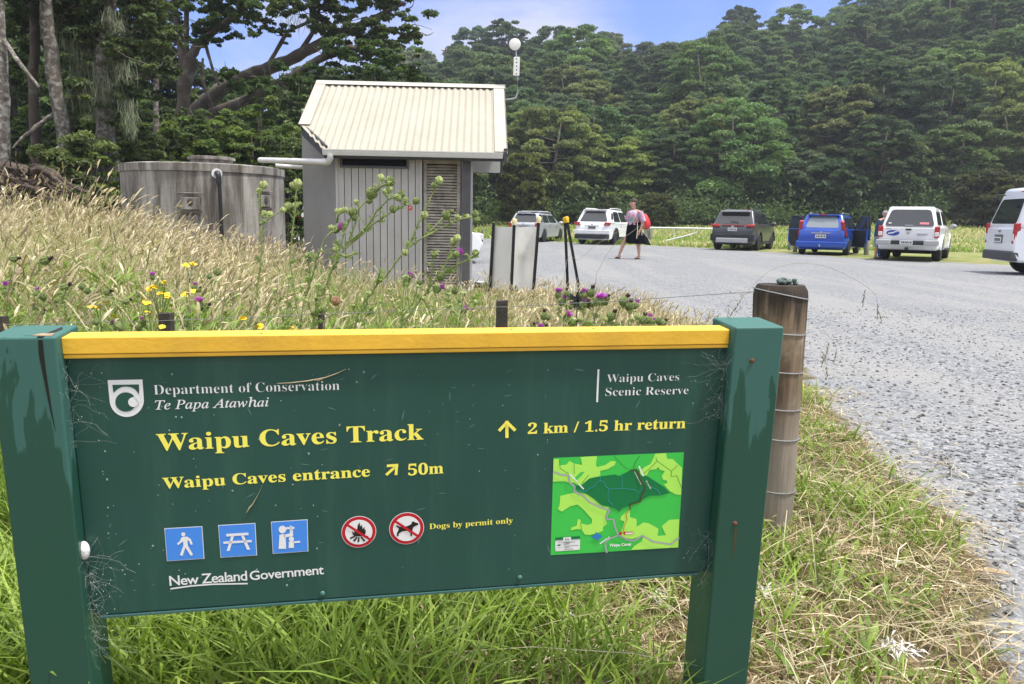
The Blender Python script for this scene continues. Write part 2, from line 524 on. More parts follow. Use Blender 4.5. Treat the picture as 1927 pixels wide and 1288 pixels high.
def heads(tip, dirv, L, rad, col):
    n = len(tip)
    d = dirv / (np.linalg.norm(dirv, axis=1, keepdims=True) + 1e-9)
    a = np.cross(d, rng.standard_normal((n, 3))); a /= np.linalg.norm(a, axis=1, keepdims=True)
    b = np.cross(d, a)
    V = np.zeros((n, 8, 3))
    V[:, 0] = tip - d * (.15 * L)[:, None]; V[:, 7] = tip + d * L[:, None] + np.array([0, 0, -.18]) * L[:, None]
    for k in range(3):
        an = k * 2.094
        o = (math.cos(an) * a + math.sin(an) * b) * rad[:, None]
        V[:, 1 + k] = tip + d * (.25 * L)[:, None] + o
        V[:, 4 + k] = tip + d * (.65 * L)[:, None] + o * .8 + np.array([0, 0, -.05]) * L[:, None]
    bI = (np.arange(n) * 8)[:, None]
    T = np.concatenate([bI + np.array(f) for f in [(0, 1, 2), (0, 2, 3), (0, 3, 1), (7, 5, 4), (7, 6, 5), (7, 4, 6)]], 0)
    Q = np.concatenate([bI + np.array(f) for f in [(1, 4, 5, 2), (2, 5, 6, 3), (3, 6, 4, 1)]], 0)
    C = np.repeat(col, 8, 0) * (1 + .25 * (rng.random((n * 8, 1)) - .5))
    return V.reshape(-1, 3), Q, T, C

class Accum:
    def __init__(s): s.V = []; s.Q = []; s.T = []; s.C = []; s.n = 0
    def add(s, V, Q, T, C, *_):
        s.V.append(V); s.C.append(C)
        if len(Q): s.Q.append(Q + s.n)
        if len(T): s.T.append(T + s.n)
        s.n += len(V)
    def build(s, name, mat, parent=None):
        F = []
        if s.Q: F.append(np.concatenate(s.Q))
        if s.T: F.append(np.concatenate(s.T))
        return link(name, mesh_np(name, np.concatenate(s.V), F, mat, col=np.concatenate(s.C)), parent)

def pick(pal, n, jit=.2):
    c = pal[rng.integers(0, len(pal), n)]
    return c * (1 + jit * (rng.random((n, 1)) * 2 - 1))

GM = leaf_mat('grass_blade', trans=.30, rough=.6, hue=0, val=0, spec=.25)

def tall_top(x, y):
    """height reached by the standing meadow grass"""
    u = x / np.maximum(y, 1)
    hu = np.interp(u, [-.75, -.6, -.5, -.42, -.32, -.27, -.2, -.1, 0, .1, .2], [1.00, .95, .80, .64, .48, .43, .34, .29, .24, .18, .12])
    hy = np.interp(y, [2.2, 3, 4, 6, 9], [.52, .60, .70, .9, 1.25])
    rag = 1 + .16 * np.sin(x * 2.3 + 1.7 * np.sin(y * 1.1)) * np.cos(y * 1.9 + x) + .10 * np.sin(x * 6.1 + y * 4.7)
    return np.minimum(hu, hy) * rag

def meadow():
    A = Accum()
    # tall dry stalks with seed heads
    n = 33000
    y = 2.7 + 12.5 * rng.random(n) ** 1.15
    u = -.74 + 1.00 * rng.random(n)
    x = u * y
    keep = (gravel_sd(x, y) < -.15) & (rng.random(n) < np.interp(u, [-.36, -.27, -.06, .0, .12], [1, .28, .16, .45, .45])) & (rng.random(n) < np.interp(y, [2.7, 4, 6], [.14, .36, .95]))
    keep &= ~((x > -3.4) & (x < -.45) & (y > 11.35) & (y < 13.6))
    keep &= ~((np.hypot(x + 5.55, y - 13.6) < 1.5))
    x, y = x[keep], y[keep]; n = len(x)
    h = tall_top(x, y) * (.55 + .55 * rng.random(n) + .25 * (rng.random(n) < .06)); h = np.maximum(h, .16)
    az = rng.standard_normal(n) * 1.5 + .2
    cb = pick(GREENS, n) * .4 + pick(TANS, n) * .6; ct = pick(TANS, n)
    r = blades(x, y, h, .0035 + .0016 * rng.random(n), az, .10 + .18 * rng.random(n), .1 + .5 * rng.random(n) ** 2, cb, ct)
    A.add(*r[:4])
    kind = rng.random(n)
    L = np.where(kind < .45, .05 + .05 * rng.random(n), .09 + .09 * rng.random(n))
    rd = np.where(kind < .45, .0050 + .0045 * rng.random(n), .0030 + .0028 * rng.random(n)) * (1 + .5 * (rng.random(n) < .15))
    hk = kind < .88
    A.add(*heads(r[4][hk], r[5][hk], L[hk], rd[hk], pick(TANS, int(hk.sum())) * np.array([1.0, .98, .96])))
    # loose side branches of the open panicles
    pk = np.where((kind > .45) & (kind < .75))[0]
    for q in range(5):
        t_ = .10 + .17 * q
        bp = r[4][pk] + r[5][pk] / (np.linalg.norm(r[5][pk], axis=1, keepdims=True) + 1e-9) * (L[pk] * (t_ - .2))[:, None]
        dv = rng.standard_normal((len(pk), 3)) * .7 + np.array([0, 0, .55])
        A.add(*heads(bp, dv, .020 + .02 * rng.random(len(pk)), .0012 + .0012 * rng.random(len(pk)), pick(TANS, len(pk))))
    # finer dry blades and green leaf blades between them
    n = 46000
    y = 2.2 + 13.0 * rng.random(n) ** 1.5
    u = -.76 + 1.03 * rng.random(n)
    x = u * y
    keep = gravel_sd(x, y) < -.05
    keep &= ~((x > -3.4) & (x < -.45) & (y > 11.35) & (y < 13.6))
    keep &= ~((np.hypot(x + 5.55, y - 13.6) < 1.5))
    x, y, u = x[keep], y[keep], u[keep]; n = len(x)
    patch = .5 + .5 * np.sin(x * 1.7 + 2.1 * np.sin(y * .8)) * np.cos(y * 1.3 + x * .6)
    pg = np.interp(y, [2.5, 4.5, 7, 12], [.93, .84, .50, .28]) + .30 * (patch - .5) + np.interp(u, [-.38, -.28, -.05, .02], [0, .45, .45, -.30]) * np.interp(y, [5, 11], [1, .6])
    green = rng.random(n) < pg
    h = tall_top(x, y) * (.35 + .5 * rng.random(n)); h = np.maximum(h, .10)
    cb = np.where(green[:, None], pick(GREENS, n), pick(TANS, n) * .8)
    ct = np.where(green[:, None], pick(GREENS, n) * 1.2, pick(TANS, n))
    h = h * (1 + .35 * (green & (rng.random(n) < .2)))
    r = blades(x, y, h, .004 + .006 * rng.random(n), rng.random(n) * 6.28, .1 + .35 * rng.random(n), .5 * rng.random(n), cb, ct)
    A.add(*r[:4])
    # leafy weeds low in the meadow close behind the sign
    n = 2600; y = 2.5 + 3.2 * rng.random(n) ** 1.2; x = y * (-.72 + .74 * rng.random(n)); k = gravel_sd(x, y) < -.4; x, y = x[k], y[k]
    hw = tall_top(x, y) * (.30 + .55 * rng.random(len(x)))
    m_ = 9; X = np.repeat(x, m_); Y = np.repeat(y, m_); Hh = np.repeat(hw, m_) * rng.random(len(x) * m_); az = rng.random(len(X)) * 6.28
    A.add(*blades(X, Y, .05 + .07 * rng.random(len(X)), .012 + .012 * rng.random(len(X)), az, .9 + .5 * rng.random(len(X)), .5 * rng.random(len(X)), pick(GREENS, len(X)) * .9, pick(GREENS, len(X)) * 1.15, z=zt(X, Y) + Hh)[:4])
    o = A.build('meadow_grass', GM)
    tagit(o, 'tall tan seeding meadow grass left of the toilet hut', 'grass', kind='stuff')
meadow()

def verge():
    # low straw and green tufts right of and under the sign
    A = Accum()
    n = 36000
    y = 1.45 + 3.6 * rng.random(n) ** 1.25
    x = -1.5 + 4.1 * rng.random(n)
    sd = gravel_sd(x, y)
    tuft = np.sin(x * 5.1 + 1.3) * np.sin(y * 4.3 + x * 2) + .6 * np.sin(x * 11 + y * 7)
    u = x / y
    lush = np.interp(x, [-1.2, -.35, 0., .3, .6, 1.0], [1.05, .92, .50, .28, .20, .18]) + .22 * tuft * (x > -.2)
    green = rng.random(n) < np.clip(lush + .2, .1, .97)
    keep = (sd < -.02) & (rng.random(n) < np.interp(sd, [-.3, -.02], [1, .5]))
    x, y, green, lush = x[keep], y[keep], green[keep], lush[keep]; n = len(x)
    h = np.where(green, .035 + .33 * np.clip(lush, .03, 1) * (.35 + .9 * rng.random(n)), .03 + .08 * rng.random(n))
    brn = (rng.random(n) < .45)[:, None]
    cb = np.where(green[:, None], pick(GREENS, n) * .85, np.where(brn, pick(BROWNS, n), pick(TANS, n) * .6))
    ct = np.where(green[:, None], pick(GREENS, n) * 1.3 + np.array([.03, .02, 0]), np.where(brn, pick(BROWNS, n) * 1.3, pick(TANS, n) * .95))
    r = blades(x, y, h, np.where(green, .004 + .0055 * rng.random(n), .0022 + .002 * rng.random(n)), rng.random(n) * 6.28, .15 + .5 * rng.random(n), .7 * rng.random(n), cb, ct)
    A.add(*r[:4])
    # broad-leaved weeds in rosettes and long fallen stems
    nr = 170; yr = 1.6 + 2.6 * rng.random(nr); xr = -.2 + 2.2 * rng.random(nr); k = gravel_sd(xr, yr) < -.06; xr, yr = xr[k], yr[k]
    m_ = 8; X = np.repeat(xr, m_) + rng.normal(0, .008, len(xr) * m_); Y = np.repeat(yr, m_) + rng.normal(0, .008, len(xr) * m_)
    A.add(*blades(X, Y, .03 + .06 * rng.random(len(X)), .012 + .012 * rng.random(len(X)), rng.random(len(X)) * 6.28, .9 + .6 * rng.random(len(X)), .5 * rng.random(len(X)), pick(GREENS, len(X)) * .8, pick(GREENS, len(X)) * 1.05)[:4])
    nl = 260; yl = 1.55 + 1.5 * rng.random(nl); xl = -.45 + 2.1 * rng.random(nl); k = gravel_sd(xl, yl) < -.1; xl, yl = xl[k], yl[k]; nl = len(xl)
    al = rng.normal(.5, .8, nl)
    r = blades(xl, yl, .07 + .10 * rng.random(nl), .0022 + .0014 * rng.random(nl), al, 2.2 + 1.4 * rng.random(nl), .25 * rng.random(nl), pick(TANS, nl) * .8, pick(TANS, nl), z=zt(xl, yl) + .02 + .08 * rng.random(nl))
    A.add(*r[:4]); hk = rng.random(nl) < .5
    A.add(*heads(r[4][hk], r[5][hk], .05 + .05 * rng.random(int(hk.sum())), .0025 + .002 * rng.random(int(hk.sum())), pick(TANS, int(hk.sum()))))
    tagit(A.build('verge_grass', GM), 'green and dry tufted grass under and beside the green sign', 'grass', kind='stuff')
    # cut dry stems lying on the ground
    A = Accum()
    n = 40000
    y = 1.5 + 3.4 * rng.random(n) ** 1.2
    x = -.45 + 3.3 * rng.random(n)
    sd = gravel_sd(x, y)
    clump = np.sin(x * 3.3 + .8) * np.sin(y * 3.9 + 1.1)
    keep = (sd < .35) & (rng.random(n) < np.clip(.72 + .35 * clump, .30, 1) * np.interp(sd, [-.15, .02, .10, .35], [1, .75, .12, .0]) + .35 * (clump > .72) * (sd < .30)) & (rng.random(n) < np.interp(x, [-.45, .15], [.2, 1]))
    x, y = x[keep], y[keep]; n = len(x)
    az = rng.random(n) * 6.28; L = .03 + .16 * rng.random(n) ** 2; w = .0010 + .0018 * rng.random(n) ** 1.5
    z0 = zt(x, y) + .004 + .05 * rng.random(n) ** 2
    dz = (rng.random(n) - .35) * .28
    d = np.stack([np.cos(az), np.sin(az), dz], 1); p = np.stack([-np.sin(az), np.cos(az), 0 * az], 1)
    up = np.array([0, 0, 1.0])
    c = np.stack([x, y, z0], 1)
    V = np.zeros((n, 6, 3))
    for i, t in enumerate((-.5, .03, .5)):
        q = c + d * (L * t)[:, None] + up * (.10 * L * (1 - 4 * t * t))[:, None] + p * (L * .10 * (rng.random(n) - .5))[:, None]
        q[:, 2] = np.maximum(q[:, 2], zt(x, y) + .003)
        V[:, 2 * i] = q - p * w[:, None] * .6; V[:, 2 * i + 1] = q + p * w[:, None] * .6 + up * w[:, None] * .5
    b = (np.arange(n) * 6)[:, None]
    Q = np.concatenate([b + np.array([0, 1, 3, 2]), b + np.array([2, 3, 5, 4])], 0)
    C = np.repeat(np.where((rng.random(n) < .3)[:, None], pick(BROWNS, n) * 1.3, pick(TANS, n, .35) * np.array([1.0, .96, .92])), 6, 0)
    A.add(V.reshape(-1, 3), Q, [], C)
    tagit(A.build('straw', GM), 'cut dry straw scattered between the fence post and the gravel', 'straw', kind='stuff')
verge()

def field():
    A = Accum()
    n = 34000
    y = 35 + 27 * rng.random(n) ** 1.2
    u = -.12 + .86 * rng.random(n)
    x = u * y
    keep = gravel_sd(x, y) < -.1
    x, y = x[keep], y[keep]; n = len(x)
    k = np.sin(x * .5) * np.sin(y * .43 + x * .2) + .35 * np.interp(x / y, [.4, .6], [0, 1.2])
    tan = rng.random(n) < np.clip(.20 + .3 * k, .03, .85)
    h = .08 + .18 * rng.random(n) + .08 * tan
    cb = np.where(tan[:, None], pick(TANS, n) * .75, pick(GREENS, n)); ct = np.where(tan[:, None], pick(TANS, n) * np.array([1.1, 1.12, 1.0]), pick(GREENS, n) * 1.25)
    A.add(*blades(x, y, h, .028 + .035 * rng.random(n), rng.random(n) * 6.28, .2 + .4 * rng.random(n), .4 * rng.random(n), cb, ct)[:4])
    tagit(A.build('field_grass', GM), 'rough green and straw grass field between the parked cars and the forest', 'grass', kind='stuff')
field()
# ------------------------------------------------------------------ the green information sign
def lin(r, g, b, k=.72):
    f = lambda v: (v / 12.92 if v <= .04045 else ((v + .055) / 1.055) ** 2.4) * k
    return tuple(f(v / 255) for v in (r, g, b))

def sign():
    yaw, lean, tilt = R(10.546), R(3.62), R(-.157)
    Rz = Matrix.Rotation(yaw, 3, 'Z'); Rx = Matrix.Rotation(lean, 3, 'X'); Ry = Matrix.Rotation(tilt, 3, 'Y')
    RM = Rz @ Rx @ Ry
    RN = np.array(RM)
    HC = .5963
    ctr = np.array([-.16887, 1.40756, .59492])
    base = ctr - RN @ np.array([0, 0, HC])
    root = empty('information_sign', base, 0, 'large dark green board with yellow top rail on two square green posts', 'sign')
    root.rotation_mode = 'QUATERNION'
    root.rotation_quaternion = RM.to_quaternion()
    nrm = RN @ np.array([0, -1.0, 0])
    def B(px, py, off=0.0):
        r = ray(px, py); c = ctr + nrm * off
        t = ((c - CPOS) @ nrm) / (r @ nrm)
        q = RN.T @ (CPOS + r * t - base)
        return q[0], q[2]
    W, H = 1.2, .4875
    zb, ztop = HC - H / 2, HC + H / 2
    # materials
    gp = bpy.data.materials.new('green_paint'); gp.use_nodes = True
    t = gp.node_tree; t.nodes.clear(); out = node(t, 'ShaderNodeOutputMaterial')
    v = node(t, 'ShaderNodeTexCoord').outputs['Object']
    c0 = mixc(t, mapr(t, noise(t, v, 2.6, 5, .6), .4, .7, 0, .5), (.019, .078, .062), (.027, .095, .078))
    st = node(t, 'ShaderNodeMapping', {'Vector': v, 'Scale': (16, 16, 2.0)})
    c0 = mixc(t, mapr(t, noise(t, st.outputs[0], 1.0, 6, .7), .46, .72, 0, .55), c0, (.040, .115, .088))
    nb = noise(t, v, 260, 2, .5)
    bn = node(t, 'ShaderNodeBump', {'Height': nb, 'Strength': .06, 'Distance': .002})
    rg = mapr(t, noise(t, v, 9, 4, .6), .35, .7, .30, .48, False)
    b = node(t, 'ShaderNodeBsdfPrincipled', {'Base Color': c0, 'Roughness': rg, 'Specular IOR Level': .4, 'Normal': bn.outputs[0]})
    t.links.new(b.outputs[0], out.inputs[0])
    pp = bpy.data.materials.new('green_post_paint'); pp.use_nodes = True
    t = pp.node_tree; t.nodes.clear(); out = node(t, 'ShaderNodeOutputMaterial')
    v = node(t, 'ShaderNodeTexCoord').outputs['Object']
    mpn = node(t, 'ShaderNodeMapping', {'Vector': v, 'Scale': (24, 24, 4.2)})
    sp = node(t, 'ShaderNodeSeparateXYZ', {0: v})
    # weathered chalky patch reaching down from the top end of the post
    mk = math_n(t, 'ADD', noise(t, mpn.outputs[0], 1.0, 4, .55, .5), mapr(t, sp.outputs[2], .40, .88, -.42, .22, False))
    wm = mapr(t, mk, .52, .545)
    c0 = mixc(t, wm, (.020, .082, .058), (.042, .135, .112))
    fine = node(t, 'ShaderNodeMapping', {'Vector': v, 'Scale': (160, 160, 6)})
    nb = math_n(t, 'ADD', noise(t, fine.outputs[0], 1, 3, .6), math_n(t, 'MULTIPLY', wm, -.25))
    bn = node(t, 'ShaderNodeBump', {'Height': nb, 'Strength': .18, 'Distance': .002})
    b = node(t, 'ShaderNodeBsdfPrincipled', {'Base Color': c0, 'Roughness': mapr(t, wm, 0, 1, .34, .6), 'Specular IOR Level': .4, 'Normal': bn.outputs[0]})
    t.links.new(b.outputs[0], out.inputs[0])
    yel = M('yellow_paint', (.84, .50, .045), .5, var=(9, .12), streak=((.62, .37, .06), .25), stain=((.55, .30, .03), 5, .62, .9), bump=(90, .1))
    rust = M('rust', (.15, .058, .028), .9, var=(300, .5))
    black = M('dark_crack', (.012, .014, .010), .95)
    white = M('sign_white', lin(250, 252, 252, .86), .45)
    ytx = M('sign_yellow', lin(255, 246, 104, .97), .45)
    # posts
    PW, PF = .103, .032
    for sx in (-1, 1):
        m = MB()
        x0, x1 = (W / 2, W / 2 + PW) if sx > 0 else (-W / 2 - PW, -W / 2)
        zt_ = ztop + (.043 if sx < 0 else .046)
        m.hexa([(x0, -PF, -.25), (x1, -PF, -.25), (x1, -PF + PW, -.25), (x0, -PF + PW, -.25), (x0, -PF, zt_), (x1, -PF, zt_), (x1, -PF + PW, zt_), (x0, -PF + PW, zt_)])
        post = m.build('post', pp, root, bevel=.004, seg=3)
        if sx > 0:
            for (px, py) in ((1415, 679), (1383, 985)):
                bx, bz = B(px, py, PF)
                s = MB(); s.lathe([(.0048, 0), (.0048, .002), (.003, .0034)], 12, 'y', (bx, -PF, bz)); s.v = [(a, -PF - abs(b_ + PF), c) for a, b_, c in s.v]
                s.box((bx, -PF - .0036, bz), (.006, .0008, .0012))
                s.build('screw', rust, post)
            bx, bz = B(1383, 1012, PF)
            s = MB(); s.add([(bx - .003, -PF - .0004, bz + .022), (bx + .003, -PF - .0004, bz + .022), (bx + .0024, -PF - .0004, bz - .03), (bx, -PF - .0004, bz - .05), (bx - .002, -PF - .0004, bz - .02)], [(0, 1, 2, 3, 4)])
            s.build('rust_run', M('rust_run', (.065, .060, .022), .8), post)
        else:
            s = MB()
            L = []; Rr = []
            for i, (px, py) in enumerate([(77, 640), (79, 668), (84, 700), (90, 735), (97, 775), (105, 812)]):
                bx, bz = B(px, py, PF); w = [.0042, .0045, .0034, .0026, .0016, .0003][i]
                L.append((bx - w, -PF - .0005, bz)); Rr.append((bx + w * .7, -PF - .0005, bz))
            s.add(L + Rr[::-1], [list(range(12))])
            bx, bz = L[0][0] + .004, zt_
            s.add([(bx - .006, -PF, bz + .0006), (bx + .004, -PF, bz + .0006), (bx + .012, .03, bz + .0006), (bx + .004, .05, bz + .0006), (bx + .001, .02, bz + .0006)], [(0, 1, 2, 3, 4)])
            s.build('crack', black, post)
    # panel
    m = MB()
    rr = .018
    prof = []
    for cxs, czs, a0 in ((W / 2 - .004, zb + .004, -90), (W / 2, ztop, 0), (-W / 2, ztop, 90), (-W / 2 + rr, zb + rr, 180)):
        if a0 in (0, 90): prof.append((cxs, czs)); continue
        rad = .004 if a0 == -90 else rr
        for k in range(5):
            a = R(a0 + k * 22.5); prof.append((cxs + rad * math.cos(a), czs + rad * math.sin(a)))
    m.extrude(prof, 0, .019, axis='y')
    panel = m.build('panel', gp, root, bevel=.0025, seg=2)
    for px, py in ((607, 1117), (978, 1087)):
        bx, bz = B(px, py); s = MB(); s.ell((bx, -.001, bz), (.0055, .004, .0055), 12, 6); s.build('bolt', M('bolt_green', (.05, .14, .125), .4), panel, smooth=60)
    m = MB(); m.box((0, .006, zb - .0035), (W - .03, .017, .004)); m.build('bottom_edge', M('edge_strip', (.05, .13, .12), .4), panel)
    # yellow rail with a lip along its lower edge
    m = MB()
    m.box((0, .012, ztop + .0225), (W, .046, .029))
    m.box((0, .010, ztop + .0035), (W, .038, .007))
    rail = m.build('top_rail', yel, root, bevel=.0016)
    for x_ in (-.28, -.05, .17, .33):
        s = MB(); s.lathe([(.0022, 0), (.0022, .001)], 8, 'z', (x_, .002 + .01 * (x_ > 0), ztop + .0368))
        s.build('nail', rust, rail)
    m = MB(); bx, bz = B(104, 633, -.02)
    m.add([(bx - .022, -.022, ztop + .0438), (bx + .012, -.026, ztop + .0438), (bx + .010, -.004, ztop + .0438), (bx - .012, -.006, ztop + .0438)], [(0, 1, 2, 3)])
    m.build('bare_wood', M('bare_wood', (.30, .22, .13), .9, var=(60, .5)), root)

    # ---------------- lettering
    def fancy(body, kind):
        o = ''
        for ch in body:
            k = ord(ch)
            if kind in ('bold', 'serif') and 65 <= k <= 90: o += chr(0x1D400 + k - 65)
            elif kind in ('bold', 'serif') and 97 <= k <= 122: o += chr(0x1D41A + k - 97)
            elif kind in ('bold', 'serif') and 48 <= k <= 57: o += chr(0x1D7CE + k - 48)
            elif kind == 'ital' and 65 <= k <= 90: o += chr(0x1D434 + k - 65)
            elif kind == 'ital' and ch == 'h': o += chr(0x210E)
            elif kind == 'ital' and 97 <= k <= 122: o += chr(0x1D44E + k - 97)
            else: o += ch
        return o
    def text_geo(body, kind, off=0.0, space=1.0):
        c = bpy.data.curves.new('lettering', 'FONT'); c.body = fancy(body, kind); c.offset = off; c.resolution_u = 3; c.space_character = space
        o = bpy.data.objects.new('lettering', c); COL.objects.link(o)
        dg = bpy.context.evaluated_depsgraph_get()
        e = o.evaluated_get(dg); me = e.to_mesh()
        V = np.array([v.co[:] for v in me.vertices]); F = [list(p.vertices) for p in me.polygons]
        e.to_mesh_clear(); bpy.data.objects.remove(o); bpy.data.curves.remove(c)
        return V, F
    def text(body, kind, p0, p1, cap, mat, layer=1, off=None, parent=None, label=True, space=1.0, capn=.694):
        """p0, p1: photograph pixels at the left and right end of the base line, cap: capital height there in pixels"""
        if off is None: off = {'bold': .006, 'serif': -.0135, 'ital': .006, 'sans': .012}[kind]
        V, F = text_geo(body, kind, off, space)
        a = np.array(B(*p0)); b = np.array(B(*p1)); d = b - a; L = np.linalg.norm(d); d /= L
        n = np.array([-d[1], d[0]])
        hx, hz = B(p0[0], p0[1] - cap); hh = (np.array([hx, hz]) - a) @ n
        x0, x1 = V[:, 0].min(), V[:, 0].max()
        sx = L / (x1 - x0); sy = hh / capn
        P = a + np.outer((V[:, 0] - x0) * sx, d) + np.outer(V[:, 1] * sy, n)
        mb = MB(); mb.add(np.stack([P[:, 0], np.full(len(P), -.0006 * layer), P[:, 1]], 1), F)
        o = mb.build('lettering', mat, parent or panel, fix=False)
        if label: o['label'] = label if isinstance(label, str) else 'lettering reading ' + body
        return o
    c6 = lambda x, y: (100 + x / 2.3, 620 + y / 2.3)
    c7 = lambda x, y: (760 + x / 2.3, 620 + y / 2.3)
    cs = lambda x, y: (290 + x / 3.636, 960 + y / 3.636)
    cm_ = lambda x, y: (1020 + x / 5.854, 840 + y / 5.854)
    text('Department of Conservation', 'serif', (290, 743), (639, 734), 18.7, white)
    text('Te Papa Atawhai', 'ital', (292.6, 771), (506.5, 764.8), 17.0, white)
    text('Waipu Caves Track', 'bold', (296, 848.5), (797, 827), 32, ytx, off=.004)
    text('Waipu Caves entrance', 'bold', (307, 920), (696.5, 896.5), 20.9, ytx)
    text('50m', 'bold', (768, 895), (834.5, 890.5), 21, ytx)
    text('2 km / 1.5 hr return', 'bold', (993, 816.8), (1289.6, 805.6), 20, ytx)
    text('Waipu Caves', 'serif', (1141.5, 720), (1277.5, 716.3), 15.4, white)
    text('Scenic Reserve', 'serif', (1139, 745.4), (1294.8, 741.6), 15.6, white)
    text('Dogs by permit only', 'bold', (807.8, 996), (965, 984.3), 10.5, ytx, off=-.002)
    text('New Zealand', 'sans', (319.5, 1102.3), (465.5, 1092), 18.8, white, space=.92, capn=.715)
    text('Government', 'sans', (470.5, 1092), (609.6, 1080.2), 17.6, white, space=.94, capn=.715)
    class Flat:
        def __init__(s, f): s.f = f; s.mb = MB(); s.mats = []
        def mi(s, mat):
            if mat not in s.mats: s.mats.append(mat)
            return s.mats.index(mat)
        def poly(s, pts, mat, layer):
            P = [B(*s.f(*p)) for p in pts]
            s.mb.add([(a, -.0006 * layer, b) for a, b in P], [list(range(len(P)))], s.mi(mat)); return s
        def loc(s, P, mat, layer):
            s.mb.add([(a, -.0006 * layer, b) for a, b in P], [list(range(len(P)))], s.mi(mat)); return s
        def line(s, pts, w, mat, layer):
            for i in range(len(pts) - 1):
                a = np.array(B(*s.f(*pts[i]))); b = np.array(B(*s.f(*pts[i + 1]))); d = b - a; L = np.linalg.norm(d); d /= L; n = np.array([-d[1], d[0]]) * w / 2
                a2 = a - d * w * .3; b2 = b + d * w * .3; e = (i % 2) * .00012
                s.mb.add([(q[0], -.0006 * layer - e, q[1]) for q in (a2 - n, b2 - n, b2 + n, a2 + n)], [(0, 1, 2, 3)], s.mi(mat))
            return s
        def disc(s, c, r, mat, layer, ry=None, k=40, a0=0, a1=360):
            cx, cz = B(*s.f(*c)); ry = ry or r
            P = [(cx + r * math.cos(R(a0 + (a1 - a0) * i / k)), cz + ry * math.sin(R(a0 + (a1 - a0) * i / k))) for i in range(k)]
            return s.loc(P, mat, layer)
        def done(s, name, label=None):
            o = s.mb.build(name, s.mats, panel, fix=False)
            if label: o['label'] = label
            return o
    # rule beside the reserve's name
    f = Flat(c7); f.poly([(838, 173), (846, 173), (840, 315), (832, 315)], white, 1); f.done('rule')
    f = Flat(c6); f.poly([(508, 1120), (600, 1107), (690, 1100), (842, 1097), (842, 1103), (690, 1106), (600, 1113), (508, 1126)], white, 1); f.done('underline')
    # arrows
    f = Flat(c7)
    f.line([(446, 466), (446, 400)], .0062, ytx, 1); f.line([(446, 402), (414, 436)], .0062, ytx, 2); f.line([(446, 402), (479, 434)], .0062, ytx, 3)
    f.done('arrow', 'yellow arrow pointing up')
    f = Flat(c6)
    f.line([(1444, 628), (1484, 592)], .0052, ytx, 1); f.line([(1448, 590), (1490, 587)], .0052, ytx, 2); f.line([(1487, 586), (1484, 626)], .0052, ytx, 3)
    f.done('arrow', 'yellow arrow pointing up and right')
    # emblem: white shield with a green curl
    pg = M('sign_green_print', (.016, .085, .064), .4)
    f = Flat(c6)
    arc = lambda cx, cy, rx, ry, a0, a1, k=18: [(cx + rx * math.cos(R(a0 + (a1 - a0) * i / k)), cy + ry * math.sin(R(a0 + (a1 - a0) * i / k))) for i in range(k + 1)]
    f.poly([(236, 220), (387, 217)] + arc(319, 305, 74, 74, 0, 90) + arc(319, 305, 74, 74, 90, 174), white, 1)
    f.poly([(257, 240), (372, 238), (373, 292)] + [(371, 278), (356, 260), (338, 250), (318, 247), (298, 249), (280, 258), (262, 274)], pg, 2)
    f.poly(arc(315, 314, 45, 42, 0, 345, 40), pg, 2)
    f.poly(arc(348, 314, 22, 21, 0, 345, 24), white, 3)
    f.poly([(346, 292), (372, 282), (380, 312), (368, 320)], white, 3)
    f.done('emblem', 'white shield emblem with a green curl')
    # blue symbols
    blue = M('symbol_blue', lin(72, 146, 240, .95), .4)
    def square(f, q):
        f.poly(q, white, 1)
        c = np.mean(np.array(q, float), 0)
        f.poly([tuple(c + (np.array(p) - c) * .965) for p in q], blue, 2)
    f = Flat(cs); square(f, [(70, 125), (330, 110), (345, 333), (88, 350)])
    f.poly(arc(201, 164, 14, 14, 0, 345, 20), white, 3)
    f.poly([(188, 186), (204, 180), (228, 180), (252, 196), (264, 224), (262, 236), (250, 232), (240, 208), (230, 204), (232, 240), (268, 302), (252, 311), (216, 254), (196, 312), (178, 306), (202, 240), (200, 212), (186, 222), (166, 238), (158, 228), (178, 210)], white, 3)
    f.done('walking_symbol', 'blue square with a white walking figure')
    f = Flat(cs); square(f, [(438, 103), (693, 88), (705, 310), (455, 326)])
    for q in ([(494, 161), (646, 152), (648, 169), (496, 179)], [(474, 214), (668, 202), (670, 217), (476, 229)], [(528, 178), (547, 177), (518, 276), (497, 279)], [(597, 174), (615, 173), (659, 268), (636, 270)]): f.poly(q, white, 3)
    f.done('picnic_symbol', 'blue square with a white picnic table')
    f = Flat(cs); square(f, [(800, 80), (1050, 63), (1056, 282), (812, 300)])
    f.poly(arc(879, 131, 26, 26, 0, 345, 24), white, 3)
    for q in ([(904, 115), (960, 112), (961, 126), (905, 130)], [(931, 104), (942, 104), (943, 140), (931, 140)], [(858, 168), (880, 162), (900, 164), (904, 262), (853, 264)], [(886, 166), (930, 158), (928, 132), (950, 130), (952, 176), (890, 186)],
              [(922, 214), (956, 210), (958, 256), (921, 258)], [(950, 213), (1000, 208), (1001, 221), (950, 224)]): f.poly(q, white, 3)
    f.poly(arc(940, 196, 18, 17, 0, 345, 20), white, 3)
    f.done('lookout_symbol', 'blue square with two white figures at a telescope')
    # prohibition discs
    red = M('symbol_red', lin(212, 26, 48, .8), .4); blk = M('symbol_black', (.012, .012, .013), .45)
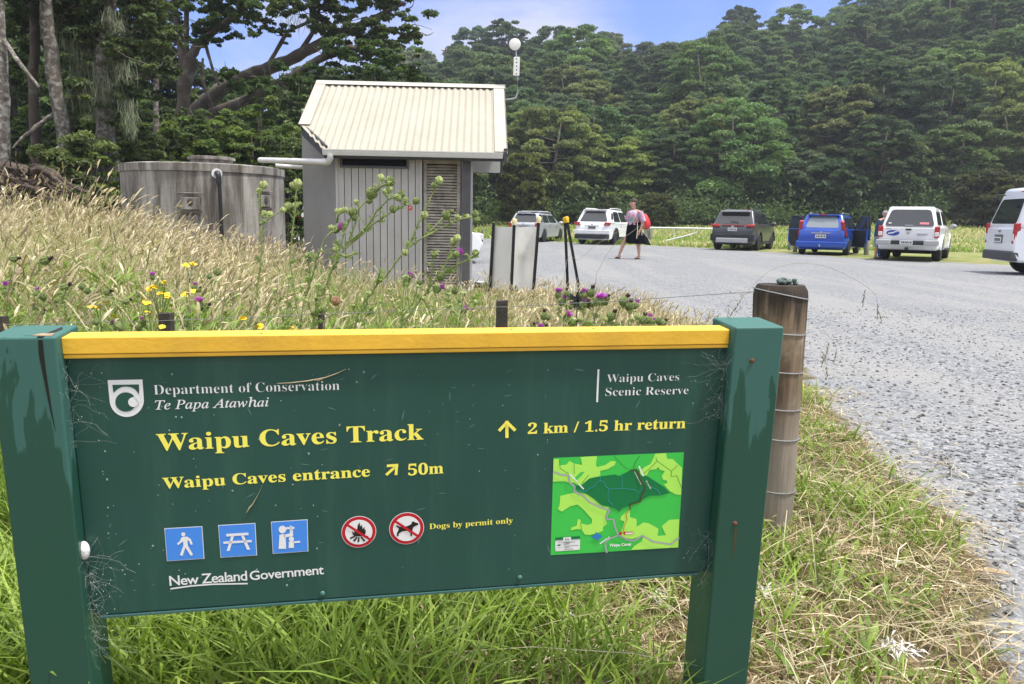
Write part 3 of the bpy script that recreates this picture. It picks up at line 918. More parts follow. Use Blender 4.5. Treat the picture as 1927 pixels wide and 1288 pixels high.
    def disc_sign(c, name, label, art):
        f = Flat(cs); r0 = abs(B(*cs(c[0] + 119, c[1]))[0] - B(*cs(*c))[0])
        f.disc(c, r0, white, 1); f.disc(c, r0 * .965, red, 2); f.disc(c, r0 * .78, white, 3)
        for q in art: f.poly(q, blk, 4)
        cx, cz = B(*cs(*c)); d = np.array([math.cos(R(-38)), math.sin(R(-38))]); n = np.array([-d[1], d[0]]) * r0 * .075; k = r0 * .86
        f.loc([tuple(np.array([cx, cz]) + v) for v in (-d * k - n, d * k - n, d * k + n, -d * k + n)], red, 5)
        f.done(name, label)
    disc_sign((1401, 149), 'no_fire_symbol', 'red ring with a struck-out camp fire', [
        [(1360, 165), (1354, 140), (1370, 155), (1372, 120), (1388, 140), (1394, 100), (1406, 80), (1410, 112), (1420, 96), (1428, 128), (1438, 112), (1444, 140), (1450, 128), (1446, 160), (1430, 176), (1375, 178)],
        [(1338, 186), (1372, 172), (1376, 182), (1344, 196)], [(1360, 208), (1384, 180), (1394, 184), (1372, 214)], [(1392, 216), (1396, 182), (1406, 182), (1404, 216)], [(1436, 214), (1410, 182), (1420, 178), (1446, 206)], [(1462, 184), (1424, 172), (1428, 164), (1466, 176)]])
    disc_sign((1728, 125), 'no_dogs_symbol', 'red ring with a struck-out dog', [
        [(1652, 104), (1664, 102), (1684, 112), (1730, 108), (1760, 94), (1764, 78), (1772, 74), (1782, 80), (1806, 88), (1808, 98), (1790, 104), (1772, 116), (1766, 140), (1764, 168), (1770, 174), (1754, 174), (1752, 144), (1740, 138), (1702, 142), (1684, 150), (1672, 160), (1674, 176), (1662, 176), (1660, 156), (1672, 136), (1674, 122), (1660, 112)]])
    # locality map
    g1 = M('map_green', lin(66, 208, 84, .92), .4); g2 = M('map_lime', lin(186, 252, 104, .90), .4); g3 = M('map_forest', lin(4, 126, 70, .92), .4)
    rd = M('map_road', lin(176, 172, 184, .9), .4); rv = M('map_stream', lin(70, 190, 190, .6), .4); br = M('map_track', lin(96, 84, 62, .7), .4); tk = M('map_thin', lin(60, 140, 50, .6), .4); bl = M('map_lake', lin(62, 150, 232, .7), .4)
    f = Flat(cm_)
    f.poly([(125, 128), (1562, 65), (1497, 1115), (93, 1200)], g1, 1)
    for q in ([(126, 142), (186, 138), (192, 210), (268, 200), (300, 160), (350, 188), (440, 206), (424, 118), (604, 106), (592, 200), (600, 228), (690, 208), (760, 160), (812, 166), (800, 206), (720, 252), (640, 270), (640, 326), (520, 352), (462, 400), (410, 430), (352, 400), (290, 400), (250, 384), (118, 388)],
              [(200, 545), (340, 512), (480, 520), (620, 600), (660, 660), (740, 668), (712, 720), (696, 780), (712, 856), (672, 890), (668, 930), (600, 960), (520, 975), (470, 970), (430, 915), (380, 910), (316, 926), (320, 896), (380, 872), (392, 800), (420, 806), (432, 850), (500, 866), (545, 850), (548, 800), (450, 690), (390, 640), (308, 660), (216, 720), (172, 690), (190, 650)],
              [(1246, 80), (1364, 74), (1376, 136), (1440, 142), (1500, 200), (1540, 236), (1530, 536), (1470, 530), (1400, 488), (1340, 420), (1380, 400), (1372, 376), (1330, 368), (1318, 330), (1350, 270), (1300, 262), (1276, 226), (1256, 250), (1180, 262), (1150, 320), (1080, 318), (1072, 290), (1120, 232), (1190, 196), (1220, 140)],
              [(965, 690), (966, 780), (1040, 800), (1040, 884), (1120, 836), (1180, 850), (1280, 906), (1272, 986), (1362, 978), (1316, 880), (1400, 808), (1508, 802), (1498, 1112), (980, 1140), (1010, 1100), (1100, 1040), (1112, 985), (1060, 1000), (990, 1020), (900, 1010), (850, 970), (890, 880), (905, 826), (860, 812), (870, 770)]): f.poly(q, g2, 2)
    f.poly([(364, 468), (372, 430), (430, 440), (510, 362), (640, 330), (800, 310), (850, 326), (960, 270), (1010, 246), (1060, 262), (1090, 320), (1160, 330), (1240, 380), (1330, 440), (1404, 512), (1300, 536), (1180, 542), (1090, 590), (1060, 620), (960, 650), (880, 680), (846, 715), (820, 690), (720, 655), (640, 640), (560, 570), (470, 510)], g3, 3)
    f.poly([(352, 352), (420, 286), (470, 275), (420, 330), (370, 376)], g1, 3)
    for pts in ([(636, 330), (636, 374), (600, 390), (570, 440), (510, 464), (480, 494), (400, 484)], [(636, 374), (680, 390), (700, 440), (740, 466), (920, 458), (960, 470), (1010, 470), (1040, 490)], [(740, 466), (722, 500), (724, 580), (740, 610), (766, 620), (772, 660)], [(876, 300), (878, 456)], [(1050, 510), (1100, 466)], [(1190, 440), (1270, 476), (1300, 530)]): f.line(pts, .0013, rv, 4)
    for pts in ([(190, 150), (196, 240), (290, 300)], [(350, 188), (352, 300)], [(792, 108), (880, 205), (940, 250)], [(1080, 100), (1030, 160), (1000, 236)], [(1250, 120), (1262, 160), (1420, 270), (1490, 210)], [(1420, 270), (1420, 330), (1480, 320), (1530, 450)], [(1262, 160), (1190, 236), (1110, 300)], [(440, 400), (510, 310)], [(420, 830), (432, 915)]): f.line(pts, .0009, tk, 4)
    f.line([(122, 276), (200, 306), (290, 318), (296, 390), (356, 440), (352, 490), (450, 540), (520, 610), (640, 668), (740, 700), (706, 760), (712, 796), (780, 800), (800, 880), (836, 972), (930, 1024), (1010, 1034), (1100, 978), (1220, 1046), (1410, 1074), (1500, 1004)], .0034, rd, 5)
    f.line([(836, 972), (740, 1010), (690, 1050), (696, 1110), (708, 1162)], .0034, rd, 6)
    f.line([(960, 262), (1030, 250), (1060, 300), (1080, 380), (1130, 430), (1120, 490), (1085, 540), (1080, 600), (960, 636), (965, 690)], .0026, br, 6)
    f.line([(965, 690), (915, 736), (932, 800), (900, 870), (888, 930)], .0012, red, 6)
    f.poly([(530, 1000), (580, 970), (596, 938), (616, 962), (664, 984), (640, 1006), (604, 1036), (584, 1008)], bl, 4)
    f.line([(1014, 276), (1086, 416)], .0010, white, 5)
    f.poly([(836, 960), (860, 934), (876, 940), (872, 962), (850, 972)], red, 7)
    f.poly([(880, 946), (906, 926), (906, 936), (1002, 934), (1002, 962), (908, 964), (908, 972)], red, 7)
    f.poly([(910, 942), (996, 940), (996, 956), (910, 958)], white, 8)
    f.line([(300, 300), (352, 350), (380, 380)], .0026, white, 7); f.line([(400, 408), (450, 462)], .0026, white, 7)
    f.line([(1062, 216), (1108, 318)], .0030, white, 7)
    f.line([(634, 1062), (690, 1022)], .0026, white, 7)
    f.poly([(143, 1014), (418, 996), (414, 1138), (145, 1156)], white, 2); f.poly([(143, 1004), (418, 988), (417, 1018), (143, 1034)], g3, 3); f.poly([(230, 1000), (316, 994), (316, 1040), (230, 1044)], white, 4)
    for k, (a, b_) in enumerate(((240, 360), (240, 300), (240, 396), (240, 300), (240, 340))):
        yy = 1054 + k * 19; f.line([(a, yy + 2), (b_, yy - 6)], .0009, blk, 5)
    f.poly([(166, 1080), (190, 1072), (206, 1078), (196, 1090), (168, 1094)], g3, 5); f.line([(170, 1056), (216, 1052)], .0006, red, 5); f.line([(172, 1114), (210, 1110)], .0010, rd, 5)
    f.done('locality_map', 'green locality map of roads, forest and tracks')
    text('Waipu Caves', 'sans', cm_(732, 1094), cm_(970, 1080), 5.4, white, layer=9, off=.03)
    text('Track', 'sans', cm_(1128, 368), cm_(1186, 466), 5.0, white, layer=9, off=.02)
    text('Rd', 'sans', cm_(704, 1024), cm_(740, 996), 4.6, white, layer=9, off=.02)
    text('Key', 'bold', cm_(248, 1030), cm_(298, 1026), 3.6, blk, layer=6, off=0)
    # rain drops and specks on the panel
    s = MB()
    for i in range(120):
        u_, v_ = rng.random(), rng.random()
        if rng.random() < .5: u_ = u_ ** 2 * .8
        r_ = .0009 + .0016 * rng.random() ** 3
        s.ell((-.56 + 1.12 * u_, -.0002, zb + .03 + (H - .06) * v_), (r_, r_ * .5, r_ * (1 + .4 * rng.random())), 7, 4)
    o = s.build('raindrops', M('water_drop', (.16, .24, .24), .05, spec=.8), panel, smooth=80); o['kind'] = 'stuff'
    s = MB()
    for i in range(46):
        a = np.array([-.55 + 1.1 * rng.random(), zb + .03 + (H - .06) * rng.random()]); an = rng.normal(0, .35) + (1.3 if rng.random() < .3 else 0); l_ = .003 + .010 * rng.random()
        d = np.array([math.cos(an), math.sin(an)]) * l_; n = np.array([-d[1], d[0]]) * .12
        s.add([(q[0], -.0004, q[1]) for q in (a - d, a - d * .3 + n, a + d * .4 + n * .7, a + d, a - n * .6)], [(0, 1, 2, 3, 4)])
    o = s.build('scuffs', M('scuff', (.10, .19, .17), .7), panel, fix=False); o['kind'] = 'stuff'
    # twig and seed caught on the panel
    def w3(px, py, off): 
        q = B(px, py, off); return base + RN @ np.array([q[0], -off, q[1]])
    m = MB(); m.tube([w3(px, py, .003) for px, py in ((521, 722), (545, 721), (580, 717), (612, 711), (634, 703), (651, 695))], [.0005, .0010, .0011, .0012, .0011, .0006], 6)
    m.tube([w3(px, py, .003) for px, py in ((612, 711), (600, 716), (586, 715))], [.0007, .0012, .0005], 5)
    tagit(m.build('dry_twig', M('dry_stem', (.42, .35, .22), .9, var=(60, .4)), smooth=60), 'thin dry twig stuck across the word Conservation on the sign', 'twig')
    m = MB(); m.tube([w3(px, py, .003) for px, py in ((464, 965), (470, 955), (475, 950), (489, 925), (494, 912))], [.0006, .0014, .0010, .0003, .0002], 6)
    tagit(m.build('grass_seed', M('dry_stem', (.42, .35, .22)), smooth=60), 'tiny pale grass seed stuck below the word entrance on the sign', 'seed')
    # egg sac
    c = w3(160, 1030, .02); q = np.array([-W / 2 + .002, -.012, B(163, 1030)[1]])
    m = MB(); m.ell(base + RN @ q, (.010, .009, .017), 14, 10)
    tagit(m.build('egg_sac', M('white_silk', (.78, .78, .76), .8, bump=(120, .3)), smooth=60), 'small white silk egg sac on the inner edge of the left sign post', 'egg sac')
    # cobwebs
    silk = M('silk', (.50, .52, .50), .8)
    def web(label, pts, n, zspan, reach):
        m = MB()
        for i in range(n):
            k = rng.random(); x_, z_ = pts[0] + (pts[1] - pts[0]) * k
            q = np.array([x_, -.001 - PF * rng.random() ** 2, z_]); an = rng.random() * 6.28; l_ = reach * (.15 + .95 * rng.random() ** 1.5) / 5
            P = [q.copy()]
            for s_ in range(5):
                an += rng.normal(0, .42); q = q + np.array([math.cos(an) * l_, rng.normal(0, .003), math.sin(an) * l_ - .0006]); q[1] = min(q[1], -.0006)
                q[0] = max(q[0], pts[0][0] - .004) if pts[2] > 0 else min(q[0], pts[0][0] + .004)
                P.append(q.copy())
            w_ = .00004 + .00010 * rng.random() ** 3
            m.tube([base + RN @ q for q in P], w_, 3, cap=False)
        for i in range(n // 8):
            k = rng.random(); x_, z_ = pts[0] + (pts[1] - pts[0]) * k
            m.ell(base + RN @ np.array([x_ + pts[2] * reach * rng.random() * .7, -.003, z_ + .02 * (rng.random() - .5)]), (.0009, .0006, .0011), 5, 4)
        tagit(m.build('cobweb', silk, fix=False), label, 'cobweb')
    P2 = lambda a, b: (np.array(a), np.array(b))
    web('wispy cobweb at the upper left corner of the green panel', (*P2((-.597, ztop - .16), (-.597, ztop - .01)), 1), 60, .1, .075)
    web('dense dusty cobweb at the lower left corner of the green panel', (*P2((-.598, zb - .06), (-.596, zb + .13)), 1), 150, .2, .085)
    web('fine cobweb at the upper right corner under the yellow rail', (*P2((.598, ztop - .15), (.597, ztop - .005)), -1), 110, .1, .090)
    web('sparse cobweb at the lower right corner of the panel', (*P2((.598, zb - .03), (.598, zb + .10)), -1), 60, .1, .075)
sign()
# ------------------------------------------------------------------ toilet hut
HUT = np.array([-.108, 11.26, 0]); HYAW = R(2.54)
HR = np.array(Matrix.Rotation(HYAW, 3, 'Z'))
def hut_plane(px, py, yl):
    """hut coordinates (x, z) seen at a pixel on the hut's plane y = yl"""
    r = HR.T @ ray(px, py); o = HR.T @ (CPOS - HUT)
    t = (yl - o[1]) / r[1]; q = o + r * t
    return q[0], q[2]
def hut():
    root = empty('toilet_hut', HUT, HYAW, 'small grey board hut with cream corrugated iron roof and slatted entry screen', 'toilet hut')
    wall_lit = M('hut_board_lit', (.47, .46, .435), .7, var=(3, .10), streak=((.34, .33, .30), .3))  # front boards coloured lighter for the light that falls on them
    wall_shaded = M('hut_wall_shaded', (.25, .245, .235), .75, var=(3, .08), streak=((.2, .2, .19), .3))  # darker copy of the wall grey, shade of the side wall put into its colour
    dark = M('hut_charcoal', (.045, .047, .053), .55, var=(5, .15))
    post_m = M('hut_post', (.10, .10, .105), .6, var=(6, .15))
    groove = M('hut_groove', (.10, .10, .10), .8)
    ZE, ZR, D, WD = 2.017, 3.237, 1.973, 3.073
    slope = (ZR - ZE) / D
    roofz = lambda y: ZE + slope * y
    FY = .26
    xl = hut_plane(636, 400, FY)[0]; xo = hut_plane(795, 400, FY)[0]; xd = hut_plane(868, 400, FY)[0]; xp = hut_plane(887, 400, FY)[0]
    # left wall runs back from the front corner, parallel to the clipped roof corner
    cut0, cut1 = (-2.60, 0.0), (-WD - .02, .70)
    dv = np.array([cut1[0] - cut0[0], cut1[1] - cut0[1]]); dv /= np.linalg.norm(dv)
    best = min(np.linspace(.1, 1.6, 150), key=lambda s_: abs(hut_plane(574, 400, FY + dv[1] * s_)[0] - (xl + dv[0] * s_)))
    xb, yb = xl + dv[0] * best, FY + dv[1] * best
    YB = D - .15
    # walls (front boards as separate strips over a dark backing)
    m = MB()
    m.box(((xl + xo) / 2, FY + .03, .98), (xo - xl - .004, .04, 2.06), mi=1)
    n = 12; bw = (xo - xl) / n
    for i in range(n):
        m.box((xl + bw * (i + .5), FY - .006, .98), (bw - .009, .03, 2.05), mi=0)
    m.build('front_wall', [wall_lit, groove], root, bevel=.003)
    m = MB(); m.beam((xl + .01, FY + .01, 1.05), (xb, yb, 1.05), .05, 2.1)
    # gable-shaped piece up to the roof
    nrm = np.array([-dv[1], dv[0]])
    P = []
    for o_ in (-.022, .022):
        for (t_, z_) in ((0, 2.06), (best, 2.06), (best, roofz(yb) - .06), (0, roofz(FY) - .06)):
            P.append((xl + dv[0] * t_ + nrm[0] * o_, FY + dv[1] * t_ + nrm[1] * o_, z_))
    m.hexa([P[0], P[1], P[5], P[4], P[3], P[2], P[6], P[7]])
    m.box(((xb), (yb + YB) / 2, 1.2), (.05, YB - yb, 2.4))
    m.build('side_wall', wall_shaded, root)
    m = MB(); m.box(((xb + xp) / 2, YB, 1.3), (xp - xb, .05, 2.6)); m.box((xd - .03, (FY + .7 + YB) / 2, 1.3), (.05, YB - FY - .7, 2.6)); m.build('rear_wall', wall_shaded, root)
    for q_ in (xl - .004, xo - .02):
        m = MB(); m.box((q_, FY - .012, .98), (.03, .06, 2.04)); m.build('corner_trim', M('hut_trim', (.50, .49, .47), .6), root)
    # vent
    x0, z1 = hut_plane(640, 292, FY - .03); x1, z0 = hut_plane(769, 318, FY - .03)
    v = MB(); cx = (x0 + x1) / 2; cz = (z0 + z1) / 2; w_, h_ = x1 - x0, abs(z1 - z0)
    for q in (((cx, FY - .035, z1 - .015), (w_, .04, .03)), ((cx, FY - .035, z0 + .015), (w_, .04, .03)), ((x0 + .015, FY - .035, cz), (.03, .038, h_ - .062)), ((x1 - .015, FY - .035, cz), (.03, .038, h_ - .062))): v.box(*q)
    vf = v.build('vent', post_m, root)
    v = MB()
    v.box((cx, FY - .024, cz), (w_ - .06, .004, h_ - .06))
    for k in range(5): v.box((cx, FY - .036, z0 + .045 + k * (h_ - .09) / 4), (w_ - .064, .02, .006), rot=rotm(0, -35, 0))
    v.build('louvre', M('vent_dark', (.012, .014, .02), .5), vf)
    # slatted screen
    scr = M('weathered_slat', (.36, .33, .28), .85, var=(8, .35), stain=((.13, .11, .085), 3.2, .45, .75))
    m = MB()
    sx0, sx1 = xo + .02, xd - .02
    ztop_ = hut_plane(830, 308, FY)[1]
    m.box((sx0 + .02, FY + .03, ztop_ / 2), (.05, .06, ztop_)); m.box((sx1 - .02, FY + .03, ztop_ / 2), (.05, .06, ztop_)); m.box(((sx0 + sx1) / 2, FY + .03, ztop_ + .02), (sx1 - sx0 + .02, .06, .05))
    screen = m.build('screen', scr, root, bevel=.003)
    m = MB()
    nsl = 44
    for k in range(nsl):
        z = .06 + (ztop_ - .1) * k / (nsl - 1)
        m.box(((sx0 + sx1) / 2, FY + .03, z), (sx1 - sx0 - .085, .012, .030), rot=rotm(rng.normal(0, .4), -28 + rng.normal(0, 3), rng.normal(0, .4)))
    m.build('slats', scr, screen)
    m = MB(); m.box(((sx0 + sx1) / 2, FY + .10, ztop_ / 2), (sx1 - sx0 - .02, .01, ztop_ - .05)); m.build('screen_back', M('screen_back', (.05, .045, .038), .9), screen)
    # strip of boards over the screen
    m = MB()
    for i in range(5): m.box((sx0 + (sx1 - sx0) * (i + .5) / 5, FY + .02, (ztop_ + .05 + 2.03) / 2), ((sx1 - sx0) / 5 - .012, .03, 2.03 - ztop_ - .05))
    m.build('lintel_boards', wall_lit, root)
    m = MB(); m.box(((xd + xp) / 2, FY - .01, 1.0), (xp - xd - .03, .10, 2.06)); m.build('post', post_m, root, bevel=.004)
    m = MB(); m.box((xp - .005, FY + .02, 1.0), (.045, .10, 2.06)); m.build('post_trim', M('hut_trim', (.46, .46, .45), .6), root)
    # roof: corrugated sheet with a clipped corner
    nx = 330
    xs = np.linspace(-WD + .0, 0, nx)
    pitch = .105
    cor = .014 * np.sin(xs / pitch * 2 * math.pi)
    cor[(xs > -.20)] = 0.0; cor[xs < -WD + .17] = 0.0
    ys = np.linspace(0, 1, 9)
    V = []; 
    for k in ys:
        for i, x_ in enumerate(xs):
            y0 = 0.0
            if x_ < cut0[0]: y0 = (cut0[0] - x_) / (cut0[0] - cut1[0]) * cut1[1]
            y_ = y0 + (D - y0) * k
            V.append((x_, y_, roofz(y_) + cor[i]))
    Fq = [[a * nx + i, a * nx + i + 1, (a + 1) * nx + i + 1, (a + 1) * nx + i] for a in range(8) for i in range(nx - 1)]
    nv = len(V); V2 = V + [(a, b_, c - .006) for a, b_, c in V]
    m = MB(); m.add(V2, Fq + [[nv + i for i in q[::-1]] for q in Fq])
    rim = [i for i in range(nx)] ; 
    edge = [[i, nv + i, nv + i + 1, i + 1] for i in range(nx - 1)]
    m.add([V2[i] for i in range(nx)] + [V2[nv + i] for i in range(nx)], [[i, nx + i, nx + i + 1, i + 1] for i in range(nx - 1)])
    roof_m = M('roof_iron', (.385, .365, .30), .55, spec=.2, var=(1.6, .07), stain=((.40, .33, .27), 1.9, .58, .82), streak=((.48, .42, .33), .3))
    roof = m.build('roof', roof_m, root, smooth=50, fix=False)
    m = MB()
    z_ = roofz(D)
    m.add([(-WD - .01, D - .09, z_ - .02), (.01, D - .09, z_ - .02), (.01, D + .02, z_ + .055), (-WD - .01, D + .02, z_ + .055), (-WD - .01, D + .04, z_ - .10), (.01, D + .04, z_ - .10)], [(0, 1, 2, 3), (3, 2, 5, 4)])
    m.build('ridge_cap', M('roof_flash', (.44, .42, .36), .5, var=(3, .06)), roof)
    for xx, y0 in ((-.10, -.004), (-WD + .07, cut1[1] - .07)):
        m = MB(); a = np.array([xx, y0, roofz(y0) + .022]); b_ = np.array([xx, D - .05, roofz(D - .05) + .022])
        m.beam(a, b_, .17, .012)
        m.build('verge_flashing', M('roof_flash2', (.42, .39, .33), .5, var=(2, .1), stain=((.33, .27, .22), 2.5, .5, .8)), roof)
    # soffit, fascia and barge boards
    m = MB()
    m.box((cut0[0] / 2 - .02, .06, ZE - .075), (-cut0[0] - .06, .03, .07))
    m.beam((cut0[0] + .02, .06, ZE - .02), (cut1[0] + .06, cut1[1] + .02, roofz(cut1[1]) - .09), .03, .17)
    m.beam((cut1[0] + .04, cut1[1] + .03, roofz(cut1[1]) - .085), (cut1[0] + .04, D, roofz(D) - .085), .03, .14)
    m.beam((-.02, .03, ZE - .07), (-.02, D, roofz(D) - .075), .03, .15)
    m.box((-.03, .02, ZE - .03), (.05, .05, .20))
    m.build('fascia', dark, root)
    m = MB(); m.add([(cut0[0], .08, ZE - .045), (-.05, .08, ZE - .045), (-.05, FY + .3, ZE - .045), (xl, FY + .3, ZE - .045)], [(0, 1, 2, 3)]); m.build('soffit', M('hut_soffit', (.22, .22, .22), .7), root)
    # gutter
    gm = M('gutter_white', (.64, .64, .61), .4, var=(4, .05))
    m = MB(); prof = [(-.045, -.075), (-.105, -.075), (-.115, -.03), (-.115, -.012), (-.122, -.008), (-.122, .006), (-.108, .006), (-.108, -.03), (-.10, -.066), (-.045, -.066)]
    m.extrude([(a + .06, b_ + ZE) for a, b_ in prof], cut0[0] - .01, -.07, axis='x'); m.build('gutter', gm, root)
    # panel under the right end of the roof
    yq = 1.25
    px0, pz0 = hut_plane(889, 298, yq); px1, pz1 = hut_plane(941, 322, yq)
    m = MB(); m.box(((px0 + px1) / 2, yq, (pz0 + pz1) / 2 + .05), (px1 - px0, .04, abs(pz0 - pz1) + .16)); m.build('end_panel', M('end_panel', (.50, .51, .49), .6, var=(2, .05)), root)
    m = MB(); m.box((px1 + .02, yq + .01, (pz0 + pz1) / 2 + .05), (.035, .06, abs(pz0 - pz1) + .16)); m.build('end_panel_trim', dark, root)
    # red sticker and slab
    sx_, sz_ = hut_plane(772, 392, FY - .024)
    m = MB(); m.lathe([(.035, 0), (.035, .003)], 20, 'y', (sx_, FY - .022, sz_)); st = m.build('sticker', M('sticker_red', (.62, .06, .055), .5), root)
    m = MB(); m.box((sx_, FY - .0268, sz_ + .004), (.030, .001, .013)); m.build('sticker_mark', M('sticker_white', (.75, .7, .68), .5), st)
    m = MB(); m.box(((xb + xp) / 2, (FY + YB) / 2, .0), (xp - xb + .1, YB - FY + .2, .10)); m.build('slab', M('concrete_slab', (.35, .34, .32), .85, var=(5, .15)), root)
    # downpipes run to the tank
    pipe = M('pvc_pipe', (.70, .70, .68), .4, var=(6, .06), stain=((.45, .43, .38), 5, .6, .85))
    a = HUT + HR @ np.array([cut0[0] + .10, -.0, ZE - .07])
    tank_in = at(490, 302, 12.55)
    m = MB(); e = a + np.array([-.02, 0, -.10]); d_ = tank_in - e; 
    pts = [a + np.array([0, -.03, .0]), a + np.array([-.003, -.03, -.05])] + [e + np.array([0, -.02, 0]) + d_ * t_ for t_ in (.015, .05, .3, .6, 1.0)]
    m.tube(pts, .043, 12)
    m.tube([e + d_ * .045, e + d_ * .085], .050, 12)
    tagit(m.build('roof_water_pipe', pipe, smooth=60), 'white plastic pipe sloping from the hut gutter to the tank top', 'pipe')
    m = MB(); m.tube([at(519, 312, 12.7), at(545, 314, 12.72), at(600, 316, 12.75)], .033, 10)
    tagit(m.build('overflow_pipe', pipe, smooth=60), 'shorter white pipe level with the tank rim, below the sloping pipe', 'pipe')
hut()

def solar_vent():
    # pale round disc on a thin pole bracketed to the far end of the hut roof
    d = 13.15
    c = at(969, 84, d)
    root = empty('roof_antenna', at(973, 186, d), 0, 'white round dish antenna on a thin bent pole beside the hut roof', 'antenna')
    o = np.array(root.location)
    gal = M('galvanised', (.42, .43, .44), .4, metal=.6, var=(8, .1))
    wht = M('antenna_white', (.78, .78, .74), .45, var=(9, .06))
    m = MB(); m.lathe([(.055, -.03), (.088, -.022), (.095, -.004), (.09, .008), (.05, .016), (.012, .02)], 28, 'y', tuple(c - o)); m.build('dish', wht, root, smooth=50)
    pts = [at(948, 188, d), at(963, 187, d), at(971, 184, d), at(974, 175, d), at(974, 150, d), at(973, 120, d), at(971, 96, d)]
    m = MB(); m.tube([p - o for p in pts], [.012, .012, .013, .013, .013, .012, .011], 8); m.build('pole', gal, root, smooth=60)
    m = MB(); m.box(at(972, 126, d) - o + np.array([0, -.02, 0]), (.10, .05, .29), rot=rotm(0, 0, 1)); b = m.build('equipment_box', wht, root, bevel=.006)
    for k in range(5):
        m = MB(); m.lathe([(.011, 0), (.011, .008)], 10, 'y', at(972, 112 + k * 7, d) - o + np.array([0, -.046, 0]))
        m.build('port', M('port_dark', (.05, .05, .05), .5), b)
solar_vent()

# ------------------------------------------------------------------ water tank
def tank():
    d = 13.9; c = at(384, 305, d); rad = 144.5 / FPX * d * .985
    top = at(384, 307, d - rad)[2]
    g = np.array([c[0], c[1], 0.0])
    root = empty('water_tank', g, 0, 'stained round concrete water tank with a lidded riser on top', 'water tank')
    conc = bpy.data.materials.new('tank_concrete'); conc.use_nodes = True
    t = conc.node_tree; t.nodes.clear(); out = node(t, 'ShaderNodeOutputMaterial')
    v = node(t, 'ShaderNodeTexCoord').outputs['Object']
    c0 = mixc(t, mapr(t, noise(t, v, 1.4, 6, .65), .3, .7), (.21, .195, .175), (.35, .335, .31))
    mp_ = node(t, 'ShaderNodeMapping', {'Vector': v, 'Scale': (4.5, 4.5, .55)})
    c0 = mixc(t, mapr(t, noise(t, mp_.outputs[0], 1, 7, .68, .3), .42, .62, 0, .85), c0, (.095, .078, .062))
    mp2 = node(t, 'ShaderNodeMapping', {'Vector': v, 'Scale': (3.1, 3.1, .35), 'Location': (4, 2, 7)})
    c0 = mixc(t, mapr(t, noise(t, mp2.outputs[0], 1, 7, .6, .3), .50, .66, 0, .9), c0, (.46, .44, .40))
    bn = node(t, 'ShaderNodeBump', {'Height': noise(t, v, 22, 5, .7), 'Strength': .35, 'Distance': .02})
    b = node(t, 'ShaderNodeBsdfPrincipled', {'Base Color': c0, 'Roughness': .9, 'Specular IOR Level': .2, 'Normal': bn.outputs[0]})
    t.links.new(b.outputs[0], out.inputs[0])
    m = MB(); m.lathe([(rad * .985, -.1), (rad * .985, top - .16), (rad * .985, top - .13), (rad, top - .12), (rad, top), (rad - .10, top + .02), (.1, top + .05)], 72); body = m.build('body', conc, root, smooth=40)
    r2 = 40 / FPX * d; rc = at(398, 296, d) - g
    m = MB(); m.lathe([(r2 * .92, top), (r2 * .92, top + .13), (r2 * 1.03, top + .135), (r2 * 1.03, top + .18), (r2 * .9, top + .19)], 36, c=(rc[0], 0, 0)); m.build('riser', conc, root, smooth=40)
    # lifting recess with a rounded niche, raised line above
    def onface(px, py):
        r = ray(px, py); ox, oy = CPOS[0] - g[0], CPOS[1] - g[1]
        A = r[0] ** 2 + r[1] ** 2; B_ = 2 * (ox * r[0] + oy * r[1]); C_ = ox * ox + oy * oy - rad * rad
        t_ = (-B_ - math.sqrt(B_ * B_ - 4 * A * C_)) / (2 * A)
        return CPOS + r * t_ - g
    dk = M('tank_dark', (.07, .06, .05), .9, var=(20, .4)); lt = conc
    for (q, w_) in (((358, 381), 1), ((500, 377), .8)):
        p = onface(*q); a = math.atan2(p[1], p[0]); rt = rotm(math.degrees(a) + 90)
        m = MB(); m.box(p + np.array([0, 0, -.02]), (.30 * w_, .02, .20), rot=rt); m.box(p + np.array([0, 0, .145]), (.42 * w_, .035, .018), rot=rt); k = m.build('lifting_pad', lt, root, bevel=.01)
        m = MB(); m.box(p + np.array([0, 0, -.155]), (.33 * w_, .03, .05), rot=rt); m.ell(p + rt @ np.array([0, -.008, .0]), (.05, .012, .065), 14, 8, rot=rt); m.build('lifting_hole', dk, k)
    p = onface(408, 327); a = math.atan2(p[1], p[0]); rt = rotm(math.degrees(a) + 90)
    m = MB(); m.lathe([(.082, -.01), (.082, .02), (.06, .03), (.05, .05)], 22, 'y', p, rot=rt); m.v = [tuple(q) for q in m.v]
    m.build('outlet_collar', M('collar_white', (.74, .74, .73), .45), root, smooth=40)
    m = MB(); o_ = rt @ np.array([0, -.09, 0])
    f_ = onface(412, 470)
    f2 = np.array([p[0] + .03, p[1], f_[2]])
    m.tube([p + o_ * .2, p + o_ * .8 + np.array([0, 0, .005]), p + o_ + np.array([.012, 0, -.03]), p + o_ + np.array([.018, 0, -.12]), p + o_ + np.array([.03, 0, -1.0]), p + o_ + np.array([.04, 0, -1.75])], [.045, .045, .042, .030, .030, .030], 12)
    m.tube([p + o_ + np.array([.012, 0, -.05]), p + o_ + np.array([.017, 0, -.16])], .040, 12)
    m.build('black_pipe', M('poly_pipe', (.018, .019, .022), .45), root, smooth=60)
tank()

